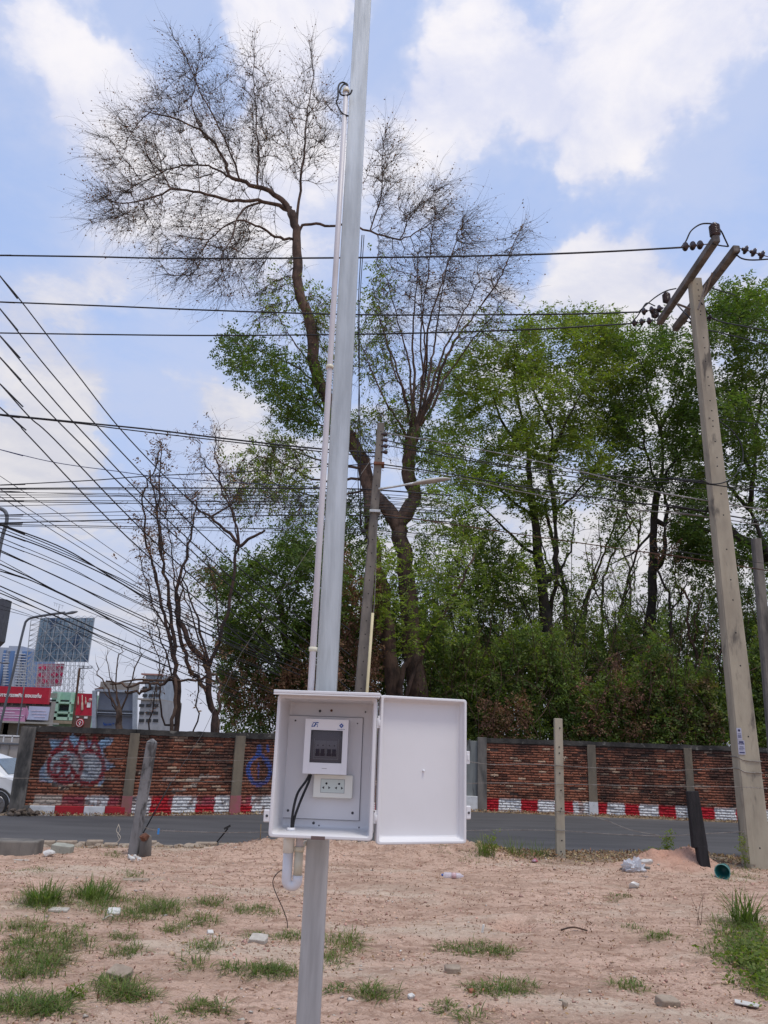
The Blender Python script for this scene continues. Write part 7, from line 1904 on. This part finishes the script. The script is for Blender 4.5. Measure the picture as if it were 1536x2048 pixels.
for i_, (px, py, rx_, ry_, nt_, hh) in enumerate(PATCH):
    a = r.uniform(0, 2 * np.pi, nt_); q = np.sqrt(r.random(nt_)) ** 1.2
    q = q * (.75 + .5 * np.array([float(fbm(px + 1.3 * math.cos(t), py + 1.3 * math.sin(t), 2)) for t in a]) * 1.2); C = np.array([tuple(snap(px + rx_ * 1.1 * q[j] * math.cos(a[j]), py + ry_ * q[j] * math.sin(a[j]) + 6)) for j in range(nt_)])
    parts.append(blades(C, .07, 6, hh * 1.15, .0060, 1.35, 100 + i_)); dry.append(blades(C[::2], .07, 4, hh * .9, .004, 1.2, 200 + i_))
gv = merge(parts); tag(mesh_np('grass', gv[0], gv[1], M_grass, None), 'patchy green grass tufts growing through the pink sand', 'grass', kind='stuff')
gv = merge(dry); tag(mesh_np('dry_grass', gv[0], gv[1], M_grass2, None), 'straw coloured dry blades among the green grass tufts', 'grass', kind='stuff')
# creeping plants bottom right
r = np.random.default_rng(8); C = np.array([tuple(snap(1505 + r.normal(0, 32), 1905 + r.normal(0, 26))) for _ in range(260)] + [tuple(snap(1530 + r.normal(0, 14), 1960 + r.normal(0, 22))) for _ in range(90)])
gv = sprays(C + np.array([0, 0, .03]), rand_dir(len(C), r) * np.array([1, 1, .35]) + np.array([0, 0, .2]), r.uniform(.06, .12, len(C)), 6, .038, .024, 9, .7)
tag(mesh_np('creeper', gv[0], gv[1], M_leafm, None), 'low leafy creeper spreading beside the tall corner grass clump', 'creeper', kind='stuff')


def plant(name, lab, px, py, hpx, stems, leafm, ll, seed, lean=.15, per=10, cat='plant', stemm=None, sp_l=.10):
    base = snap(px, py); top = at(px, py - hpx, base.y); h = (top - base).length; r = np.random.default_rng(seed)
    T_ = thing(name, base, lab, cat, 'weeds')
    P_ = np.repeat(np.array(base)[None], stems, 0) + r.normal(0, .02, (stems, 3)) * [1, 1, 0]; d = np.stack([r.normal(0, lean, stems), r.normal(0, lean, stems), np.ones(stems)], 1)
    tv, tf, S_, Dd = twigs(P_, d, r.uniform(.55, 1.0, stems) * h, .004, 7, .14, (0, 0, .02), seed + 1)
    mesh_np('stem', tv, tf, stemm or M_grass, T_)
    pts = S_[:, 2:].reshape(-1, 3); idx = r.integers(0, len(pts), stems * per); q = pts[idx]; dd = rand_dir(len(q), r) * [1, 1, .4] + [0, 0, .25]
    if leafm:
        lv = sprays(q, dd, r.uniform(.6, 1.2, len(q)) * sp_l, 5, ll, ll * .45, seed + 2, .6); mesh_np('foliage', lv[0], lv[1], leafm, T_)
    return T_


plant('weed', 'tall single stemmed weed with small round leaves by the near road edge', 990, 1712, 70, 3, M_leafl, .035, 300, .08, 16)
plant('weed', 'leafy green sapling reaching across the road towards the charred post', 1335, 1712, 58, 4, M_leafm, .045, 301, .25, 16)
plant('weed', 'bright yellow green leafy weed at the foot of the large concrete pole', 1528, 1722, 42, 6, M_leafl, .045, 302, .4, 14)
plant('weed', 'dark sprawling weed climbing the near side of the large concrete pole', 1492, 1738, 90, 3, M_leafm, .04, 303, .12, 10)
plant('weed', 'thin dry branching twig weed standing alone on open sand near the grass clump', 1400, 1850, 95, 3, None, .02, 304, .45, 0, stemm=M_rbark)
plant('weed', 'small leafy sprig beside the concrete rubble near the bottom edge', 150, 1995, 26, 3, M_leafm, .03, 305, .2, 8, sp_l=.05)


def clump(name, lab, px, py, h, n, seed, rad=.10, wd=.010, lean=.7, m_=None):
    c = snap(px, py); T_ = thing(name, c, lab, 'grass clump', 'grass clumps')
    v_, f = blades(np.array([tuple(c)]), rad, n, h, wd, lean, seed); mesh_np('blades', v_, f, m_ or M_grass, T_); return T_


clump('grass_clump', 'tall arching grass clump with long blades on the sand near the picture corner', 1490, 1850, .42, 110, 400, .12, .011)
clump('grass_clump', 'bushy grass clump in the group nearest the kerb block', 85, 1808, .26, 170, 401, .14, .010)
clump('grass_clump', 'bushy grass clump just right of the one nearest the kerb block', 190, 1798, .24, 170, 402, .16, .009)
clump('grass_clump', 'dry roadside grass clump at the foot of the tall single stemmed weed', 972, 1712, .38, 110, 403, .13, .007, .6, M_grass)
clump('grass_clump', 'loose roadside grass clump between the tall weed and pale post', 1030, 1712, .36, 80, 404, .16, .006, .6)
clump('grass_clump', 'thin fan of grass right beside the pale concrete post', 1078, 1714, .34, 70, 405, .14, .006, .8)

# --- loose things
def rock(m, c, s_, seed, mi=0, flat_=.6):
    r = random.Random(seed); bm = bmesh.new(); bmesh.ops.create_icosphere(bm, subdivisions=2, radius=1)
    q = [Vector((r.uniform(-1, 1), r.uniform(-1, 1), r.uniform(-1, 1))).normalized() for _ in range(7)]
    for v_ in bm.verts:
        p = v_.co.copy()
        for n_ in q:
            d_ = p.dot(n_) - .62
            if d_ > 0: p -= n_ * d_
        v_.co = Vector((p.x * s_[0], p.y * s_[1], p.z * s_[2]))
    rz = Matrix.Rotation(r.uniform(0, 6.28), 3, 'Z')
    m.add([Vector(c) + rz @ v_.co for v_ in bm.verts], [tuple(v_.index for v_ in f.verts) for f in bm.faces], mi); bm.free(); return m


def slab(name, lab, px, py, sx_, sy_, sz_, rot, tilt, m_, cat='rubble', rough=.004, group='pieces of rubble', seed=1):
    c = snap(px, py) + Vector((0, 0, sz_ * .35)); M = Matrix.Translation(c) @ Euler((R_(tilt[0]), R_(tilt[1]), R_(rot))).to_matrix().to_4x4(); r = random.Random(seed)
    sx_ *= .72; sy_ *= .72; sz_ *= .75; m = MB(M); n_ = 7; poly = []
    pts = [(-.5, -.5), (0, -.53), (.5, -.48), (.52, .1), (.45, .5), (-.1, .52), (-.5, .46)]
    poly = [(x * sx_ * r.uniform(.85, 1.1), y * sy_ * r.uniform(.85, 1.1), -sz_ / 2) for x, y in pts]
    m.prism(poly, (0, 0, sz_)); return tag(m.build(name, m_, None, bevel=min(sz_ * .25, .008)), lab, cat, group)


M_chip = mat('pale_chip', (.50, .46, .40), (.40, .36, .31), scale=20, rough=.9, bump=.4)
M_tile = mat('white_tile', (.62, .60, .56), (.56, .54, .50), scale=9, rough=.4)
M_rubb = mat('rubble_concrete', (.36, .29, .22), (.27, .21, .16), scale=12, rough=.95, bump=.8, bscale=40, bdist=.01)
M_blockg = mat('block_concrete', (.38, .375, .31), (.30, .295, .25), scale=8, rough=.95, bump=.6, bscale=50, bdist=.008)
slab('concrete_chunk', 'square white chipped tile piece amid the grass near the leaning grey post', 228, 1828, .17, .13, .05, 8, (25, 0), M_tile, seed=3)
slab('concrete_chunk', 'flat tan concrete slab piece lying above the grass near the bottom edge', 238, 1952, .24, .16, .06, -25, (22, 4), M_rubb, seed=4)
slab('concrete_chunk', 'flat buried concrete slab showing on bare sand below the leaning grey post', 272, 1762, .42, .16, .03, 5, (2, 0), M_rubb, seed=5)
slab('concrete_chunk', 'white broken stone chunk left of the steel post amid short grass', 518, 1884, .20, .13, .06, -10, (20, 3), M_chip, seed=6)
slab('concrete_chunk', 'small pointed white stone further left of the broken chunk', 420, 1870, .08, .06, .05, 30, (35, 5), M_tile, seed=7)
slab('white_tile', 'thin white tile lying flat at the corner beneath the creeper', 1492, 2008, .22, .10, .012, -20, (2, 4), M_tile, 'tile', group='loose tiles', seed=8)
slab('concrete_chunk', 'pale rounded stone half buried mid sand, in front of the cabinet door', 905, 1945, .16, .10, .06, 0, (10, 0), M_rubb, seed=9)
slab('concrete_chunk', 'brown lump of mortar near the bottom edge, left of the white tile', 1335, 2012, .20, .12, .07, 20, (14, 5), M_rubb, seed=10)
slab('concrete_chunk', 'flat pale stone in the grass by the kerb block clumps', 118, 1822, .26, .12, .03, 0, (6, 0), M_chip, seed=11)
slab('concrete_chunk', 'white foam shard stuck upright beside the sand hollow', 966, 1866, .03, .03, .10, 10, (0, 12), M_tile, seed=12)
slab('concrete_chunk', 'reddish brick bit lying on bare sand below the middle', 943, 1985, .07, .05, .03, 40, (8, 0), mat('brick_bit', (.30, .11, .07), (.22, .08, .05), rough=.9), seed=13)
slab('concrete_chunk', 'small rounded dark stone on bare sand near the bottom edge', 1130, 2014, .05, .05, .05, 40, (8, 0), M_rubb, seed=14)
slab('concrete_chunk', 'white shell like chip lying on bare sand right of the steel post foot', 822, 1996, .06, .05, .03, 40, (18, 0), M_tile, seed=15)

KB = thing('kerb_block', gz(30, 1716, 0), 'long grey concrete kerb block at the left end of the near road edge', 'kerb block')
a, b = gz(-60, 1713, 0), gz(70, 1716, 0); t_ = (b - a).normalized(); n3 = Vector((-t_.y, t_.x, 0))
M = Matrix((t_, n3, Vector((0, 0, 1)))).transposed().to_4x4(); M.translation = a
m = MB(M); m.box((0, 0, -.1), ((b - a).length, .30, .20)); m.build('block', M_concd, KB, bevel=.02)
slab('concrete_block', 'pale green grey concrete block lying by the kerb block end', 124, 1706, .36, .26, .15, 10, (4, 6), M_blockg, 'block', group='loose blocks', seed=20)
for i_, (x, y, lab) in enumerate(((96, 1712, 'crumpled white plastic scrap leaning on the pale green grey block'), (1295, 1728, 'white crumpled scrap right next to the clear plastic bag'), (1268, 1775, 'white folded plastic cup remains in front of the pink sand heap'))):
    m = MB(); c = snap(x, y); rock(m, c + Vector((0, 0, .03)), (.09, .05, .05), 60 + i_); tag(m.build('plastic_scrap', M_tile), lab, 'litter', 'plastic litter')
slab('cardboard', 'pale cardboard strip lying in front of the kerb block', 48, 1722, .36, .07, .02, 2, (3, 0), M_chip, 'litter', group='paper litter', seed=22)
# plastic bottle
def clear_plastic(nm, col_, a_):
    m_ = bpy.data.materials.new(nm); m_.use_nodes = True; b_ = m_.node_tree.nodes['Principled BSDF']
    b_.inputs['Base Color'].default_value = (*col_, 1); b_.inputs['Roughness'].default_value = .15; b_.inputs['Alpha'].default_value = a_; return m_
M_clear = clear_plastic('clear_plastic', (.75, .72, .80), .5)
c = snap(906, 1757); BT = thing('plastic_bottle', c, 'clear plastic drink bottle lying on the sand below the cabinet door', 'bottle')
ax = Vector((1, -.12, .0)); m = MB(); m.lathe(c + Vector((-.125, .0, .036)), ax, [(0, .012), (.012, .030), (.03, .035), (.07, .033), (.08, .035), (.13, .033), (.17, .035), (.215, .030), (.235, .014), (.255, .013)], 18); m.build('bottle_body', M_clear, BT)
m = MB(); m.lathe(c + Vector((-.145, .002, .036)), ax, [(0, .014), (.02, .015)], 14); m.build('cap', M_mark, BT)
m = MB(); m.lathe(c + Vector((-.02, -.013, .036)), ax, [(0, .0352), (.06, .0352)], 18); m.build('label', clear_plastic('label_pink', (.70, .45, .45), .7), BT)
# plastic bag
c = snap(1268, 1742); m = MB(); rb = random.Random(3); bmx = bmesh.new(); bmesh.ops.create_icosphere(bmx, subdivisions=4, radius=1)
for v_ in bmx.verts:
    k_ = 1 + .9 * (float(fbm(v_.co.x * 2.6 + 4, v_.co.z * 3.3 + v_.co.y * 3, 3, .7)) - .5) * 2; v_.co = Vector((v_.co.x * .14 * k_, v_.co.y * .10 * k_, max(-.02, (v_.co.z * .085 + .045) * k_)))
m.add([c + v_.co for v_ in bmx.verts], [tuple(v_.index for v_ in f.verts) for f in bmx.faces]); bmx.free()
tag(m.build('plastic_bag', clear_plastic('bag_film', (.72, .74, .78), .65)), 'crumpled clear plastic bag beside the pink sand heap', 'bag')
# teal bucket on its side
c = snap(1446, 1758); BK = thing('bucket', c, 'teal plastic bucket lying on its side behind the charred post', 'bucket')
M_teal = mat('teal_plastic', (.02, .16, .15), (.015, .12, .12), scale=6, rough=.4); M_teald = mat('teal_rim', (.16, .36, .33), (.13, .30, .28), rough=.4)
ax = Vector((-.62, -1, -.10)).normalized(); o_ = c + Vector((.09, .14, .105)); u = ax.orthogonal().normalized(); w_ = ax.cross(u); vs = []
pr = [(0, .068), (.0, .072), (.18, .094), (.184, .100), (.192, .100), (.192, .092), (.18, .088), (.006, .064)]
for d_, rr in pr:
    for j in range(24): q = 2 * math.pi * j / 24; vs.append(o_ + ax * d_ + (u * math.cos(q) + w_ * math.sin(q)) * rr)
m = MB(); m.add(vs, [(i_ * 24 + j, i_ * 24 + (j + 1) % 24, (i_ + 1) * 24 + (j + 1) % 24, (i_ + 1) * 24 + j) for i_ in range(7) for j in range(24)] + [tuple(range(24))[::-1], tuple(7 * 24 + j for j in range(24))], 0, True)
m.build('pail', M_teal, BK)
m = MB(); m.tube([o_ + ax * .191 + (u * math.cos(R_(a)) + w_ * math.sin(R_(a))) * .096 for a in range(0, 361, 15)], .006, 6, cap=False); m.build('rim', M_teald, BK)
# red wrapper, blue tag, dry seed head, rod, stump by the leaning post
c = snap(1070, 1724); m = MB(); rock(m, c + Vector((0, 0, .02)), (.09, .05, .035), 90); tag(m.build('snack_wrapper', mat('wrapper_red', (.45, .02, .04), (.4, .3, .35), scale=25, rough=.35)), 'crumpled red snack wrapper near the foot of the pale concrete post', 'wrapper')
m = MB(); a = at(317, 1660, 11.3); m.box((a.x - .013, a.y - .003, a.z - .055), (a.x + .015, a.y + .003, a.z + .02)); tag(m.build('blue_tag', mat('tag_blue', (.04, .22, .55), (.03, .2, .5), rough=.5), bevel=.002), 'small blue tag hanging from the barbed wire beside the leaning post', 'tag')
m = MB(); m.tube(smooth_path([at(x, y, 11.2) for x, y in ((237, 1648), (240, 1660), (235, 1670), (238, 1680), (226, 1690))], 5), .004, 5); m.tube(smooth_path([at(x, y, 11.2) for x, y in ((237, 1650), (233, 1662), (241, 1674), (236, 1684))], 5), .005, 5)
tag(m.build('frayed_string', mat('string_pale', (.50, .46, .38), (.4, .36, .3), rough=.9)), 'frayed pale string dangling left of the leaning post', 'string')
m = MB(); a, b = snap(426, 1682), at(455, 1658, 12.5); m.tube([a - Vector((0, 0, .1)), b], .012, 6); m.beam(b + Vector((-.05, 0, 0)), b + Vector((.04, 0, .05)), .03, .03); tag(m.build('metal_rod', M_dark), 'short black metal rod stuck slanting in the sand ridge', 'rod')
m = MB(); a, b = at(521, 1680, 12.6), at(522, 1648, 12.6); m.tube([a - Vector((0, 0, .1)), b], .007, 5); tag(m.build('reed', M_grass2), 'single dry reed upright left of the cabinet ear', 'reed')
c = snap(288, 1712); ST = thing('concrete_stub', c, 'broken concrete stub with rusty crumbling end beside the leaning post', 'stub')
m = MB(); m.tube([c + Vector((.0, .05, -.05)), c + Vector((.01, .0, .14)), c + Vector((.01, -.02, .26))], [.085, .08, .065], 9); m.build('stub', M_concd, ST, bevel=.012)
m = MB(); rock(m, c + Vector((.0, -.06, .24)), (.09, .07, .07), 70); m.build('rusty_end', mat('rust_crumbs', (.20, .085, .05), (.10, .05, .035), scale=14, rough=.95, bump=.8), ST)
m = MB(); 
for i_ in range(7):
    p = snap(258 + i_ * 4, 1716 + (i_ % 3) * 3); rock(m, p + Vector((0, 0, .02)), (.04, .03, .03), 500 + i_)
tag(m.build('lime_crumbs', M_tile), 'white crumbs of plaster at the foot of the leaning post', 'crumbs', kind='stuff')
# pink stick and twigs
for i_, (x0_, y0_, x1_, y1_, lab) in enumerate(((1122, 1862, 1175, 1864, 'dry crooked stick lying on open sand, mid right'), (1240, 1740, 1300, 1738, 'grey weathered branch lying beside the clear plastic bag'), (205, 1842, 228, 1838, 'short straw coloured stick by the white chipped tile'))):
    a, b = snap(x0_, y0_), snap(x1_, y1_); m = MB(); m.tube(smooth_path([a + Vector((0, 0, .01)), a.lerp(b, .5) + Vector((0, .03, .03)), b + Vector((0, 0, .012))], 4), [.008] * 9 if i_ != 1 else [.02] * 9, 5); tag(m.build('stick', [M_rbark, M_concd, M_chip][i_]), lab, 'stick', 'loose sticks')

# gravel, chips and fallen leaves: uncountable litter
def scatter(n, xr, yr, sz, seed, flat_=.5, dens=None):
    r = np.random.default_rng(seed); x = r.uniform(*xr, n); y = yr[0] + (yr[1] - yr[0]) * r.random(n) ** 1.2
    if dens is not None: k_ = r.random(n) < dens(x, y); x, y = x[k_], y[k_]
    n = len(x); z = H(x, y); s_ = sz * r.lognormal(0, .45, n)
    base_ = np.array([[1, 0, 0], [-.5, .87, 0], [-.5, -.87, 0], [.1, .1, 1], [0, 0, -.6]])
    q = base_[None] * (1 + r.normal(0, .3, (n, 5, 3))); a = r.uniform(0, 6.28, n); ca, sa = np.cos(a), np.sin(a)
    V = np.stack([q[..., 0] * ca[:, None] - q[..., 1] * sa[:, None], q[..., 0] * sa[:, None] + q[..., 1] * ca[:, None], q[..., 2] * flat_], -1) * s_[:, None, None] + np.stack([x, y, z + s_ * .12], 1)[:, None]
    f = np.array([[0, 1, 3], [1, 2, 3], [2, 0, 3], [1, 0, 4], [2, 1, 4], [0, 2, 4]]); o_ = (np.arange(n) * 5)[:, None, None]
    return V.reshape(-1, 3), (f[None] + o_).reshape(-1, 3)


M_clod = mat('sand_clod', (.55, .37, .27), (.38, .23, .16), scale=9, rough=.95, island=.4)
M_peb = mat('pale_pebble', (.55, .50, .44), (.42, .36, .30), scale=9, rough=.9, island=.35)
M_dl = mat('fallen_leaf', (.16, .075, .04), (.26, .15, .075), scale=5, rough=.85, island=.5)
M_dl2 = mat('fallen_leaf_pale', (.40, .30, .16), (.30, .20, .10), scale=5, rough=.85, island=.4)
gv = scatter(34000, (-4.5, 6.5), (4.9, 13.2), .0078, 31, .7, lambda x, y: .08 + .9 * (fbm(x * .9, y * 2.2, 4) > .54) + .35 * (y > 11)); tag(mesh_np('sand_clods', gv[0], gv[1], M_clod, None), 'small crumbs and clods of sand strewn over the lot', 'sand clods', kind='stuff')
gv = scatter(1300, (-4.5, 6.5), (4.9, 13.2), .011, 32, .5, lambda x, y: .25 + .75 * (x < .5)); tag(mesh_np('pale_gravel', gv[0], gv[1], M_peb, None), 'pale stone chips and shell bits dotted over the sand', 'gravel', kind='stuff')


def leaf_litter(n, fx, seed, m_, nm, lab, sz=.03):
    r = np.random.default_rng(seed); x, y = fx(r, n); z = H(x, y) + .008 + r.uniform(0, .03, len(x)) * (z_extra if False else 1); C = np.stack([x, y, z], 1)
    gv = sprays(C, rand_dir(len(C), r) * [1, 1, .2], np.full(len(C), .01), 1, sz, sz * .45, seed, .5, 0); return tag(mesh_np(nm, gv[0], gv[1], m_, None), lab, 'leaf litter', kind='stuff')


leaf_litter(9000, lambda r, n: ((lambda x, y: (x, y))(r.uniform(-4.5, 6.5, n), r.uniform(4.9, 12.6, n))), 41, M_dl, 'fallen_leaves', 'small dark dead leaves scattered on the open sand', .026)


def near_verge(r, n):
    x = r.uniform(-1.0, 8.5, n); x = np.where(r.random(n) < .12, r.uniform(-6, -1, n), x); return x, np.interp(x, XN, YN) - .05 - np.abs(r.normal(0, .35, n)) - r.uniform(0, 1.5, n) * (x > 1.6)


def far_verge(r, n):
    x = r.uniform(-7.4, 11, n); return x, np.interp(x, XF, YF) + .12 + r.normal(0, .10, n)


leaf_litter(8500, near_verge, 42, M_dl2, 'fallen_leaves', 'straw coloured leaf litter along the near road edge', .045)
leaf_litter(5000, near_verge, 43, M_dl, 'fallen_leaves', 'brown leaf litter mixed along the near road edge', .045)
leaf_litter(4000, far_verge, 44, M_dl2, 'fallen_leaves', 'yellowish leaf litter at the foot of the brick walls', .05)
leaf_litter(2500, far_verge, 45, M_dl, 'fallen_leaves', 'brown leaf litter at the foot of the brick walls', .05)
# broken edge stones along the near side of the road and rubble heap at the wall end
r = random.Random(12); m = MB()
for i_ in range(150):
    x = r.uniform(-6.2, 7.5); y = float(np.interp(x, XN, YN)) - r.uniform(-.02, .22); s_ = r.uniform(.02, .06) * (1.6 if x < -2.3 else 1); rock(m, (x, y, Hs(x, y) + s_ * .3), (s_ * 1.5, s_, s_ * .8), 1000 + i_)
tag(m.build('edge_rubble', M_rubb), 'broken stones and mortar crumbs along the near road edge', 'rubble', kind='stuff')
m = MB()
for i_ in range(110):
    p = Vector(gz(r.uniform(15, 75), r.uniform(1612, 1630), -.02)); s_ = r.uniform(.02, .06); rock(m, (p.x, p.y, -.06 + r.uniform(0, .10)), (s_ * 1.4, s_, s_), 2000 + i_)
tag(m.build('wall_end_rubble', mat('rubble_dark', (.16, .12, .09), (.09, .07, .055), scale=9, rough=.95)), 'dark crumbled brick heap at the end of the left wall', 'rubble', kind='stuff')
# low broken masonry band behind the block (near edge, left)
EW = thing('road_edging', gz(160, 1700, -.1), 'low broken old mortar edging between the kerb block and the leaning post', 'edging')
m = MB(); rr_ = random.Random(5); x_ = 74
while x_ < 440:
    w_ = rr_.uniform(16, 46); a, b = gz(x_, 1699, -.12), gz(x_ + w_ - 1.5, 1699, -.12); h_ = rr_.uniform(.07, .13) * (1 if x_ < 300 else .8)
    t_ = (b - a).normalized(); n3 = Vector((-t_.y, t_.x, 0)); M = Matrix((t_, n3, Vector((0, 0, 1)))).transposed().to_4x4(); M.translation = a
    L_ = (b - a).length; o0 = len(m.v); m.box((0, rr_.uniform(0, .03), 0), (L_, .16, h_), 0, M); x_ += w_
m.build('mortar_blocks', M_rubb, EW, bevel=.018)
